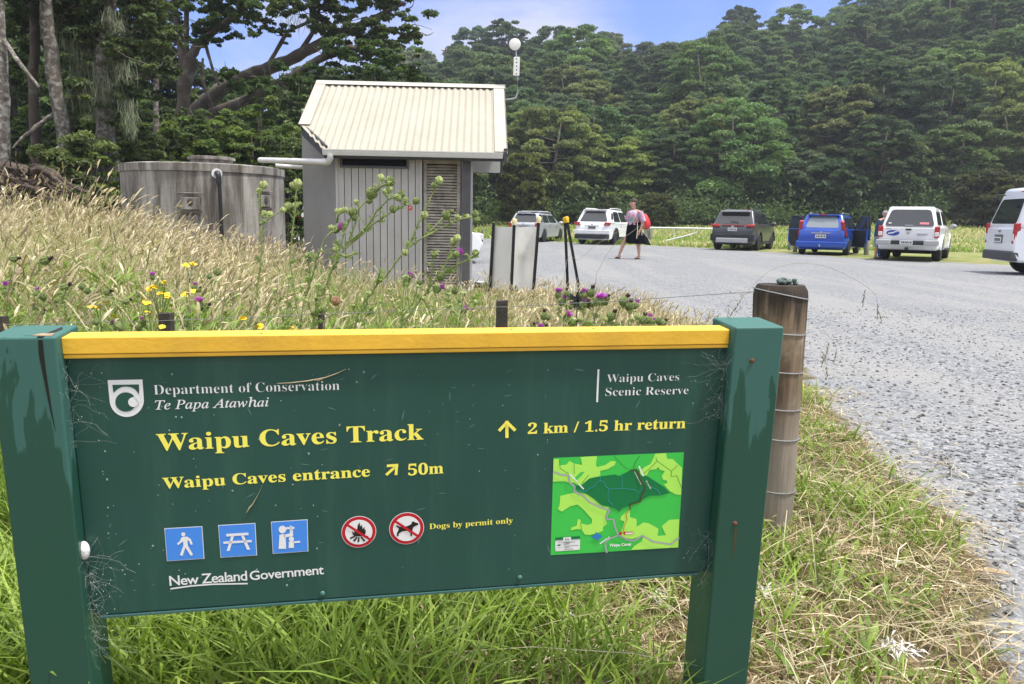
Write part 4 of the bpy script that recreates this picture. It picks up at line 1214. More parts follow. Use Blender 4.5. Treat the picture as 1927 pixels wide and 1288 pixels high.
# ------------------------------------------------------------------ wooden strainer post and wire fence
wood = bpy.data.materials.new('post_wood'); wood.use_nodes = True
t = wood.node_tree; t.nodes.clear(); _out = node(t, 'ShaderNodeOutputMaterial')
_v = node(t, 'ShaderNodeTexCoord').outputs['Object']
_mp = node(t, 'ShaderNodeMapping', {'Vector': _v, 'Scale': (16, 16, 1.4)})
_c = mixc(t, mapr(t, noise(t, _mp.outputs[0], 1.3, 6, .65, 1.2), .3, .7), (.075, .052, .032), (.225, .165, .105))
_c = mixc(t, mapr(t, noise(t, _v, 5.0, 4, .6), .52, .72, 0, .75), _c, (.36, .29, .20))
_mp2 = node(t, 'ShaderNodeMapping', {'Vector': _v, 'Scale': (30, 30, 1.2)})
_sp = node(t, 'ShaderNodeSeparateXYZ', {0: _v})
_k = math_n(t, 'ADD', noise(t, _mp2.outputs[0], 1, 5, .6), mapr(t, _sp.outputs[2], .60, .93, -.16, .34))
_c = mixc(t, mapr(t, _k, .52, .75, 0, .92), _c, (.035, .028, .022))
_low = mapr(t, _sp.outputs[2], .55, .3)
_c = mixc(t, math_n(t, 'MULTIPLY', _low, .35), _c, (.44, .41, .36))
_bn = node(t, 'ShaderNodeBump', {'Height': noise(t, _mp2.outputs[0], 1.5, 5, .65), 'Strength': .5, 'Distance': .006})
_b = node(t, 'ShaderNodeBsdfPrincipled', {'Base Color': _c, 'Roughness': .8, 'Specular IOR Level': .25, 'Normal': _bn.outputs[0]})
t.links.new(_b.outputs[0], _out.inputs[0])
wire_m = M('wire_steel', (.50, .50, .50), .35, metal=.7)
PD = 2.62
def strainer():
    topc = at(1470, 536, PD); botc = at(1447, 985, PD)
    g = np.array([botc[0] + (botc[0] - topc[0]) * .06, PD + .0, 0.0])
    L = topc[2]; lean = np.array([topc[0] - g[0], 0, L])
    root = empty('fence_post', g, 0, 'thick round wooden strainer post with wire loops beside the green sign', 'fence post')
    ax = lambda z: np.array([lean[0] * z / L, 0, z])
    r0 = 99 / FPX * PD / 2; r1 = 84 / FPX * PD / 2
    m = MB(); n = 40; pr = [(-.2, r1 * .98), (.0, r1), (L * .5, (r0 + r1) / 2 + .001), (L - .035, r0), (L - .018, r0 * .975), (L - .006, r0 * .90), (L, r0 * .86)]
    V = []; F = []
    for z, r_ in pr:
        for j in range(n):
            a = 2 * math.pi * j / n; k = 1 + .012 * math.sin(3 * a + 1) + .008 * math.sin(7 * a)
            V.append(ax(z) + np.array([math.cos(a) * r_ * k, math.sin(a) * r_ * k, 0]))
    for i in range(len(pr) - 1):
        for j in range(n): F.append([i * n + j, i * n + (j + 1) % n, (i + 1) * n + (j + 1) % n, (i + 1) * n + j])
    F.append([(len(pr) - 1) * n + j for j in range(n)])
    m.add(V, F); m.build('timber', wood, root, smooth=40)
    zs = [at(1470, py, PD - r0)[2] for py in (557, 630, 703, 774, 831, 931)]
    for i, z in enumerate(zs):
        rr = np.interp(z, [0, L], [r1, r0]) + .0025
        m = MB(); tl = .012 if i == 0 else .004
        pts = [ax(z) + np.array([math.cos(a) * rr, math.sin(a) * rr, -tl * math.cos(a) * 1.4]) for a in np.linspace(0, 2 * math.pi, 37)]
        m.tube(pts, .0020, 6, cap=False); m.build('wire_loop', wire_m, root, smooth=60)
    m = MB(); p = at(1496, 719, PD - .02) - g; m.tube([p + np.array([-.02, 0, 0]), p, p + np.array([.022, 0, -.001])], .0032, 6); m.tube([p + np.array([-.02, 0, .01]), p + np.array([.012, -.002, .006])], .0025, 6)
    m.build('staple', M('rust', (.28, .09, .03)), root, smooth=60)
    # lichen clump on top
    m = MB(); c = topc + np.array([.012, 0, .002])
    for k in range(26):
        q = c + np.array([rng.normal(0, .017), rng.normal(0, .014), .004 + abs(rng.normal(0, .006))]); m.ell(q, (.008 + .005 * rng.random(), .007, .005 + .004 * rng.random()), 7, 5, rot=rotm(rng.random() * 360, rng.normal(0, 40), 0))
    tagit(m.build('lichen_clump', M('lichen_grey', (.11, .15, .13), .9, var=(80, .5)), smooth=30), 'small grey-green lichen clump on top of the round post', 'lichen')
    return g, ax, L, r0
SG, SAX, SL_, SR0 = strainer()

def wires():
    zt_ = SAX(at(1420, 549, PD)[2]) + SG
    a = at(1421, 549, PD); b = at(945, 578, 3.25); c = at(600, 592, 3.3); d = at(300, 604, 3.3); e = at(-40, 612, 3.35)
    m = MB(); m.tube([a, (a + b) / 2 + np.array([0, 0, -.004]), b, c, d, e], .0014, 5)
    k = at(1395, 553, PD + .02)
    for i in range(9):
        an = i * .9; m.tube([k + np.array([-.03 + i * .007, .004 * math.cos(an), .004 * math.sin(an)]), k + np.array([-.03 + (i + 1) * .007, .004 * math.cos(an + .9), .004 * math.sin(an + .9)])], .0014, 5)
    m.tube([k + np.array([-.03, 0, 0]), k + np.array([-.042, -.003, .008])], .0013, 5)
    tagit(m.build('fence_wire', M('wire_dull', (.30, .30, .29), .5, metal=.4), smooth=60), 'top fence wire tied to the round post and running behind the sign', 'wire')
    dz = -.165
    m = MB(); m.tube([p + np.array([0, 0, dz]) for p in (a, b, c, d, e)], .0014, 5)
    tagit(m.build('fence_wire', M('wire_dull', (.30, .30, .29)), smooth=60), 'second fence wire below the top wire, mostly behind the yellow rail', 'wire')
    bat = M('dark_batten', (.055, .045, .036), .9, var=(12, .5), bump=(60, .4))
    for (px, py, w, dd, lab) in ((945, 566, 22, 3.28, 'dark square fence batten standing right of the thistles behind the sign'), (312, 590, 23, 3.33, 'dark weathered fence batten among yellow flowers behind the sign'),
                                 (604, 583, 9, 3.33, 'thin dark batten hidden among the leaning thistle stems'), (2, 596, 16, 3.36, 'dark fence batten at the left edge behind the left sign post')):
        p = at(px, py, dd); ww = w / FPX * dd
        m = MB(); m.hexa([(p[0] - ww / 2, dd - .02, -.1), (p[0] + ww / 2, dd - .02, -.1), (p[0] + ww / 2, dd + .025, -.1), (p[0] - ww / 2, dd + .025, -.1), (p[0] - ww / 2, dd - .02, p[2]), (p[0] + ww / 2, dd - .02, p[2] + .004), (p[0] + ww / 2, dd + .025, p[2] + .002), (p[0] - ww / 2, dd + .025, p[2])])
        tagit(m.build('fence_batten', bat, bevel=.003), lab, 'fence batten', 'fence battens behind the sign')
wires()

# ------------------------------------------------------------------ stakes with white panels
def stakes():
    blk = M('stake_black', (.012, .012, .013), .55); cap = M('cap_yellow', (.85, .55, .03), .5); cream = M('cap_cream', (.80, .68, .36), .5)
    def stake(p_top, p_bot, d, capm, label, r=.022, dt=0.0):
        a = at(*p_bot, d); b = at(*p_top, d + dt); a = a - (b - a) * .10
        root = empty('marker_stake', a, 0, label, 'stake', 'black steel stakes beside the hut')
        m = MB(); v = b - a; L = np.linalg.norm(v); zz = v / L; xx = np.cross([0, 1, 0], zz); xx /= np.linalg.norm(xx); yy = np.cross(zz, xx)
        pr = []
        for k in range(3):
            an = R(90 + 120 * k)
            e = np.array([math.cos(an), math.sin(an)]); n = np.array([-e[1], e[0]])
            i_ = np.array([math.cos(an + R(60)), math.sin(an + R(60))])
            pr += [e * r - n * .004, e * r + n * .004, i_ * .006]
        P = [q[0] * xx + q[1] * yy for q in pr] + [v + q[0] * xx + q[1] * yy for q in pr]
        n_ = len(pr); m.add(P, [[i, (i + 1) % n_, n_ + (i + 1) % n_, n_ + i] for i in range(n_)] + [list(range(n_)), list(range(n_, 2 * n_))])
        m.build('shaft', blk, root)
        if capm:
            m = MB(); s = r * 1.25
            rt = np.stack([xx, yy, zz], 1)
            m.lathe([(s * 1.0, -.055), (s * 1.12, -.02), (s * 1.15, .012), (s * .9, .028), (s * .4, .032)], 14, 'z', v, rot=rt); m.box(v + zz * .0 + xx * s * .9, (s * .9, s * .9, .05), rot=rt)
            m.build('cap', capm, root, smooth=40)
        return root
    stake((929, 420), (921, 560), 10.55, None, 'black stake without a cap at the left end of the white panel')
    stake((968, 416), (961, 568), 10.3, cream, 'black stake with a pale cap in the middle of the white panels')
    stake((1014, 412), (1002, 569), 10.3, cream, 'black stake with a pale cap at the right end of the white panels')
    stake((1063, 413), (1069, 555), 11.4, cap, 'upright black stake with a bright yellow cap')
    stake((1066, 412), (1092, 556), 11.35, cap, 'black stake with a yellow cap leaning against the upright one', dt=-.02)
    pm = M('white_sheet', (.74, .74, .70), .6, var=(1.5, .05), stain=((.50, .47, .38), 2.5, .55, .85))
    for (q, d0, d1, lab) in ((((930, 427), (965, 428), (958, 548), (922, 542)), 10.58, 10.36, 'left white plastic sheet tied between black stakes'), (((969, 428), (1013, 427), (1003, 549), (962, 545)), 10.36, 10.36, 'right white plastic sheet tied between black stakes, wider one')):
        P = [at(*q[0], d0), at(*q[1], d1), at(*q[2], d1), at(*q[3], d0)]
        m = MB(); N = 9
        V = []
        for side in (0, .006):
            for i in range(N):
                for j in range(N):
                    s_, t_ = i / (N - 1), j / (N - 1)
                    p = (P[0] * (1 - s_) + P[1] * s_) * (1 - t_) + (P[3] * (1 - s_) + P[2] * s_) * t_
                    V.append(p + np.array([0, side + .02 * math.sin(s_ * 3.1) + .006 * math.sin(t_ * 9 + s_ * 4), 0]))
        F = [[i * N + j, (i + 1) * N + j, (i + 1) * N + j + 1, i * N + j + 1] for i in range(N - 1) for j in range(N - 1)]
        F += [[N * N + k for k in f[::-1]] for f in F]
        m.add(V, F)
        o = m.build('white_sheet', pm, smooth=60, fix=False); tagit(o, lab, 'panel', 'white sheets on the stakes')
    # slots cut in the sheets' mesh appear as thin vertical lines
stakes()

# ------------------------------------------------------------------ gate, bollards, odds and ends by the car park
def gate():
    d = 40.6
    gz = lambda px, py: at(px, py, d)
    wht = M('gate_white', (.62, .64, .64), .45, var=(3, .06)); wd = M('grey_wood', (.22, .21, .18), .9, var=(5, .3))
    root = empty('gate', (gz(1225, 455)[0], d, ztf(gz(1225, 455)[0], d)), 0, 'pale metal pipe barrier gate with a diagonal brace beyond the car park', 'gate'); o = np.array(root.location)
    m = MB(); m.tube([gz(1219, 429) - o, gz(1346, 431) - o], .05, 10); m.build('top_rail', wht, root, smooth=60)
    m = MB(); m.tube([gz(1228, 460) - o, gz(1300, 442) - o, gz(1312, 437) - o, gz(1313, 431) - o], .045, 10); m.build('brace', wht, root, smooth=60)
    m = MB(); m.tube([gz(1268, 430) - o, gz(1268, 449) - o], .04, 8); m.build('strut', wht, root, smooth=60)
    for px, lab in ((1217, 'grey wooden post at the hinge end of the barrier gate'),):
        for k, dx in enumerate((0, 9)):
            q = gz(px + dx, 432); z0 = ztf(q[0], d); m = MB(); m.lathe([(.11, z0 - .1), (.11, q[2] + .02), (.09, q[2] + .05)], 12, 'z', (q[0], d + .1 + .15 * k, 0))
            tagit(m.build('gate_post', wd, smooth=40), ['grey wooden gate post just right of the walking woman', 'second grey gate post, the one holding the barrier rail'][k], 'post', 'gate posts')
    for (px, py, h, dd, lab) in ((909, 440, 14, 44, 'short dark wooden bollard right of the hut post in the far grass'), (1488, 452, 11, 33.5, 'short dark bollard left of the blue car'), (1497, 462, 9, 31.5, 'lower dark bollard left of the blue car, nearer the gravel'), (1632, 462, 13, 29.5, 'short bollard between the blue car and the white ute')):
        q = at(px, py - h / 2, dd); z0 = ztf(q[0], dd); r = .09
        m = MB(); m.lathe([(r, z0 - .1), (r, q[2] + .02), (r * .8, q[2] + .05)], 10, 'z', (q[0], dd, 0)); tagit(m.build('bollard', wd, smooth=40), lab, 'bollard', 'short wooden bollards around the car park')
gate()

def oddments():
    # black and white object lying on the ground by the hut
    p = on_ground(903, 541); root = empty('plastic_bin_lid', p, R(10), 'black and white plastic lid lying on the ground by the hut post', 'lid')
    m = MB(); m.lathe([(.10, .0), (.13, .03), (.13, .05), (.09, .085), (.02, .10)], 20); m.v = [(a * 1.1, b, c) for a, b, c in m.v]; m.build('rim', M('poly_pipe', (.018, .019, .022)), root, smooth=40)
    m = MB(); m.ell((0, -.02, .075), (.085, .07, .03), 16, 8); m.build('dome', M('collar_white', (.74, .74, .73)), root, smooth=50)
    # feathers and wool on the verge
    def fluff(px, py, s, lab, n=60):
        p = on_ground(px, py, .04); m = MB()
        for i in range(n):
            a = rng.random() * 6.28; l_ = s * (.3 + .7 * rng.random()); b = p + np.array([rng.normal(0, s * .35), rng.normal(0, s * .35), rng.random() * s * .3])
            e = b + np.array([math.cos(a) * l_, math.sin(a) * l_, rng.normal(0, .25) * l_]); n_ = np.array([-math.sin(a), math.cos(a), .4]) * l_ * .06; mid = (b + e) / 2 + np.array([0, 0, l_ * .15])
            m.add([b, mid - n_, e, mid + n_], [(0, 1, 2, 3)])
        tagit(m.build('feather_tuft', M('feather_white', (.62, .59, .54), .9), fix=False), lab, 'feathers', 'white feather tufts in the grass')
    fluff(1692, 1222, .045, 'white feather tuft lying in the straw at lower right', 90)
    fluff(1440, 1118, .034, 'white feather tuft beside the right sign post', 90)
    fluff(1235, 1128, .034, 'white feather tuft under the lower right end of the panel', 70)
    fluff(1060, 1165, .03, 'small grey feather tuft in the grass under the sign', 30)
    # dead leaves
    for (px, py, rz, lab) in ((1640, 1040, 30, 'pale dry leaf on the straw beside the gravel'), (1870, 1078, -20, 'curled brown leaf near the right edge of the gravel')):
        p = on_ground(px, py, .03); m = MB(); L = .055
        m.add([p + rotm(rz) @ np.array(q) * L for q in ((-1, 0, 0), (-.3, -.3, .12), (.5, -.22, .1), (1, 0, 0), (.5, .22, .14), (-.3, .3, .16), (0, 0, -.04))], [(0, 1, 6), (1, 2, 6), (2, 3, 6), (3, 4, 6), (4, 5, 6), (5, 0, 6)])
        tagit(m.build('dead_leaf', M('dead_leaf', (.42, .32, .2), .9, var=(30, .3)), fix=False), lab, 'leaf')
    # dark spiky plant behind the purple thistles
    p = at(1086, 572, 5.2); g = np.array([p[0], 5.2, 0.0]); m = MB()
    for i in range(46):
        a = rng.random() * 6.28; l_ = .05 + .08 * rng.random(); b = p + rng.normal(0, .025, 3); e = b + np.array([math.cos(a) * l_ * .6, math.sin(a) * l_ * .6, l_ * (rng.random() - .35)])
        n_ = np.array([-math.sin(a), math.cos(a), 0]) * .003
        m.add([b - n_, b + n_, (b + e) / 2 + n_ + [0, 0, .03], e, (b + e) / 2 - n_ + [0, 0, .03]], [(0, 1, 2, 3, 4)])
    m.tube([g, p], .004, 6)
    tagit(m.build('dead_plant', M('dead_plant', (.035, .04, .035), .8, var=(30, .6)), fix=False), 'dark shaggy dead plant head among the purple thistles', 'plant')
oddments()
# ------------------------------------------------------------------ vehicles
def paint(name, col, metal=0.0, rough=.28):
    return M(name, col, rough, metal=metal, coat=.6, var=(1.2, .04))
GLASS = M('car_glass', (.020, .024, .028), .04, spec=1.0)
TYRE = M('tyre', (.014, .014, .015), .85, var=(40, .3))
RIM = M('rim', (.60, .61, .62), .35, metal=.25)
PLAST = M('black_plastic', (.022, .023, .025), .65)
LRED = M('lamp_red', (.42, .012, .016), .15, spec=.8)
LCLR = M('lamp_clear', (.72, .70, .70), .15, spec=.8)
CHROME = M('chrome', (.62, .63, .64), .15, metal=1.0)
PLATE = M('plate_white', (.74, .75, .75), .4)
INK = M('plate_ink', (.02, .02, .022), .6)
UNDER = M('underbody', (.010, .010, .011), .9)

def wheel(parent, x, y, r, w=.20, spokes=5):
    s = 1 if x > 0 else -1
    e = bpy.data.objects.new('wheel', None); COL.objects.link(e); e.parent = parent; e.location = (x, y, r)
    m = MB(); m.lathe([(r * .66, -w / 2), (r * .90, -w / 2), (r * .98, -w * .38), (r, -w * .15), (r, w * .15), (r * .98, w * .38), (r * .90, w / 2), (r * .66, w / 2)], 28, 'x'); m.build('tyre', TYRE, e, smooth=35)
    m = MB(); xo = s * w * .40
    m.lathe([(r * .67, xo - s * .02), (r * .67, xo), (r * .60, xo), (r * .57, xo - s * .03), (r * .2, xo - s * .05)], 28, 'x')
    for k in range(spokes):
        a = 2 * math.pi * k / spokes + .3; d = np.array([0, math.cos(a), math.sin(a)])
        m.beam(d * r * .08 + [xo - s * .02, 0, 0], d * r * .62 + [xo - s * .01, 0, 0], .022 * 2.4, .02, up=(1, 0, 0))
    m.lathe([(r * .13, xo - s * .03), (r * .13, xo + s * .004), (r * .05, xo + s * .008)], 14, 'x')
    m.build('rim', RIM, e, smooth=35)
    m = MB(); m.lathe([(r * .64, xo - s * .065), (r * .64, xo - s * .06)], 20, 'x'); m.build('brake', UNDER, e)
    return e

def car(name, label, cat, loc, heading, sp, group='cars parked along the far edge of the gravel'):
    """local axes: +Y forward, +X right; heading clockwise from world +Y in degrees"""
    root = empty(name, (loc[0], loc[1], loc[2] if len(loc) > 2 else 0), -R(heading), label, cat, group)
    L, Wd, belt, gc = sp['L'], sp['W'], sp['belt'], sp['gc']
    pm = sp['paint']; r = sp['r']; yr, yf = sp['axles']
    hw = Wd / 2
    top = sp['top']                      # upper outline of the lower body, rear to front
    n = 10
    arch = lambda yc: [(yc + (r + .07) * math.cos(R(a)), max(r * .96 + (r + .06) * math.sin(R(a)), gc)) for a in np.linspace(-10, 190, n)]
    poly = [(-L / 2 + .10, gc + .06)] + [(-L / 2 + .20, gc)]
    poly += [p for p in arch(yr)[::-1]] + [p for p in arch(yf)[::-1]]
    poly += [(L / 2 - .18, gc), (L / 2 - .06, gc + .10)] + top[::-1]
    def wf(p, q):
        e = abs(p) / (L / 2)
        a = 1 - sp.get('taper', .10) * e ** 5
        zz = (q - gc) / (belt - gc)
        return a * (1 - .05 * max(0, .35 - zz) / .35 - sp.get('tumble', .05) * max(0, zz - .55) / .45)
    m = MB(); m.extrude(poly, -hw, hw, axis='x', wf=wf)
    body = m.build('body', pm, root, smooth=32, bevel=sp.get('bev', .045), seg=3)
    m = MB(); m.box((0, 0, gc + .14), (Wd * .80, L * .92, .24)); m.box((0, yr, r), (Wd * .66, .5, r * .8)); m.build('underbody', UNDER, root)
    for yy in (yr, yf):
        for s in (-1, 1): wheel(root, s * (hw - sp.get('tw', .21) / 2 - .015), yy, r, sp.get('tw', .21), sp.get('spokes', 5))
    # cabins: rear belt y, front belt y, rear roof y, front roof y, belt z, roof z, half widths at belt and roof
    for ci, cb in enumerate(sp['cabins']):
        y0, y1, t0, t1, zb, zr, wb, wr = cb['g']
        P = [(-wb * cb.get('rb', 1), y0, zb), (wb * cb.get('rb', 1), y0, zb), (wb, y1, zb), (-wb, y1, zb), (-wr * cb.get('rt', 1), t0, zr - cb.get('drop', .0)), (wr * cb.get('rt', 1), t0, zr - cb.get('drop', .0)), (wr, t1, zr - .03), (-wr, t1, zr - .03)]
        m = MB()
        N = 7
        V = []
        # roof crowned across and along
        for k in range(N):
            f = k / (N - 1)
            for (a, b_) in ((0, 3), (1, 2)):
                pass
        m.hexa(P)
        cab = m.build('cabin', cb.get('paint', pm), root, smooth=32, bevel=cb.get('bev', .07), seg=4)
        PA = [np.array(p, float) for p in P]
        def pane(a, b, c, d, us, name, mat=GLASS, off=.004, rnd=.18, thick=.006):
            """a,b bottom left/right, c,d top right/left of the face; us=(u0,u1,v0,v1) plus optional top insets"""
            u0, u1, v0, v1 = us[:4]; tu0, tu1 = (us[4], us[5]) if len(us) > 4 else (u0, u1)
            pt = lambda u, v: (a * (1 - u) + b * u) * (1 - v) + (d * (1 - u) + c * u) * v
            nrm = np.cross(b - a, d - a); nrm /= np.linalg.norm(nrm)
            quad = [pt(u0, v0), pt(u1, v0), pt(tu1, v1), pt(tu0, v1)]
            out = []
            for i in range(4):
                p0, p1, p2 = quad[i - 1], quad[i], quad[(i + 1) % 4]
                e0, e1 = (p0 - p1), (p2 - p1); k = min(np.linalg.norm(e0), np.linalg.norm(e1)) * rnd
                A_, B_ = p1 + e0 / np.linalg.norm(e0) * k, p1 + e1 / np.linalg.norm(e1) * k
                for s_ in np.linspace(0, 1, 5): out.append((1 - s_) ** 2 * A_ + 2 * s_ * (1 - s_) * p1 + s_ * s_ * B_)
            k = len(out); V = [q + nrm * off for q in out] + [q - nrm * thick for q in out]
            mm = MB(); mm.add(V, [list(range(k)), list(range(k, 2 * k))[::-1]] + [[i, (i + 1) % k, k + (i + 1) % k, k + i] for i in range(k)])
            return mm.build(name, mat, root)
        if cb.get('rear'): 
            o = pane(PA[0], PA[1], PA[5], PA[4], cb['rear'], 'rear_window', mat=cb.get('rear_glass', GLASS))
        if cb.get('front'): pane(PA[2], PA[3], PA[7], PA[6], cb['front'], 'windscreen')
        for us in cb.get('sides', []):
            pane(PA[1], PA[2], PA[6], PA[5], us, 'side_window'); u = (1 - us[1], 1 - us[0], us[2], us[3]) + ((1 - us[5], 1 - us[4]) if len(us) > 4 else ())
            pane(PA[3], PA[0], PA[4], PA[7], u, 'side_window')
    # rear end details: boxes on the tail, (name, x, z, w, h, y offset, material, mirror, bevel, tilt)
    for it in sp.get('rear', []):
        nm, x, z, w, h, dy, mat, mir = it[:8]; dep = it[8] if len(it) > 8 else .05; tilt = it[9] if len(it) > 9 else 0; skew = it[10] if len(it) > 10 else 0
        for s in ((1, -1) if mir else (1,)):
            m = MB(); m.box((0, 0, 0), (w, dep, h)); 
            if skew: m.v = [(a + s * skew * (c / h), b_, c) for a, b_, c in m.v]
            rt = rotm(it[11] * s if len(it) > 11 else 0, tilt, 0)
            m.v = [tuple(rt @ np.array(q) + np.array([s * x, -L / 2 + dy, z])) for q in m.v]
            m.build(nm, mat, root, bevel=min(w, h) * .18, seg=2)
    if 'plate' in sp:
        x, z, dy, dark = sp['plate']
        m = MB(); m.box((x, -L / 2 + dy, z), (.37, .012, .125)); p = m.build('number_plate', M('plate_dark', (.30, .31, .30), .5) if dark else PLATE, root, bevel=.004)
        m = MB()
        for k in range(6): m.box((x - .135 + k * .054, -L / 2 + dy - .008, z), (.026 + .010 * (k % 2), .004, .072))
        o = m.build('plate_characters', INK, p)
    # wheel arch trim, sills, mirrors, handles, shut lines
    if sp.get('clad'):
        for yy in (yr, yf):
            for s in (-1, 1):
                pts = [(s * (hw - .012), yy + (r + .085) * math.cos(R(a)), r * .96 + (r + .075) * math.sin(R(a))) for a in np.linspace(0, 180, 15)]
                m = MB(); m.tube(pts, .038, 6); m.build('arch_trim', PLAST, root, smooth=60)
        for s in (-1, 1):
            m = MB(); m.box((s * (hw * .955), (yr + yf) / 2, gc + .08), (.05, yf - yr - 2 * r - .12, .15)); m.build('sill_trim', PLAST, root, bevel=.015)
    for s in (-1, 1):
        my, mz = sp['mirror']
        m = MB(); m.ell((s * (hw + .10), my, mz), (.12, .07, .085), 12, 8); m.beam((s * (hw - .06), my + .02, mz - .05), (s * (hw + .04), my, mz - .02), .05, .04); m.build('mirror', sp.get('mirror_paint', pm), root, smooth=50)
        m = MB()
        for yy in sp.get('doors', []):
            m.box((s * (hw * wf(yy, belt * .75) + .0005), yy, (gc + belt) / 2 + .08), (.006, .008, (belt - gc) * .72))
        if sp.get('doors'): o = m.build('shut_lines', M('shut_line', (.03, .03, .032), .8), root); o['kind'] = 'stuff'
        for yy in sp.get('handles', []):
            m = MB(); m.box((s * (hw * wf(yy, belt - .12) + .012), yy, belt - .13), (.03, .20, .035)); m.build('door_handle', sp.get('handle_mat', pm), root, bevel=.01)
    for it in sp.get('rails', []):
        for s in (-1, 1):
            y0, y1, z, x = it; m = MB(); m.tube([(s * x, y0, z - .04), (s * x, y0 + .06, z), (s * x, (y0 + y1) / 2, z + .01), (s * x, y1 - .06, z), (s * x, y1, z - .05)], .02, 8); m.build('roof_rail', sp.get('rail_mat', CHROME), root, smooth=60)
    if sp.get('head'):
        z, w, h = sp['head']
        for s in (-1, 1):
            m = MB(); m.box((s * (hw - .30), L / 2 - .10, z), (w, .22, h)); m.build('headlight', LCLR, root, bevel=.03)
        m = MB(); m.box((0, L / 2 - .02, z - .16), (Wd * .5, .06, .16)); m.build('grille', PLAST, root, bevel=.02)
    return root

def rear_wiper(root, x, y, z, l, rz): 
    m = MB(); m.beam((x, y, z), (x - l * math.cos(R(rz)), y + .02, z + l * math.sin(R(rz))), .02, .02); m.build('wiper', PLAST, root)

silver = paint('silver_paint', (.47, .49, .52), .35, .3)
whitep = paint('white_paint', (.80, .81, .82))
whitev = paint('white_van_paint', (.72, .74, .78))
greyp = paint('graphite_paint', (.060, .064, .070), .3)
bluep = paint('blue_paint', (.010, .07, .42), .1)

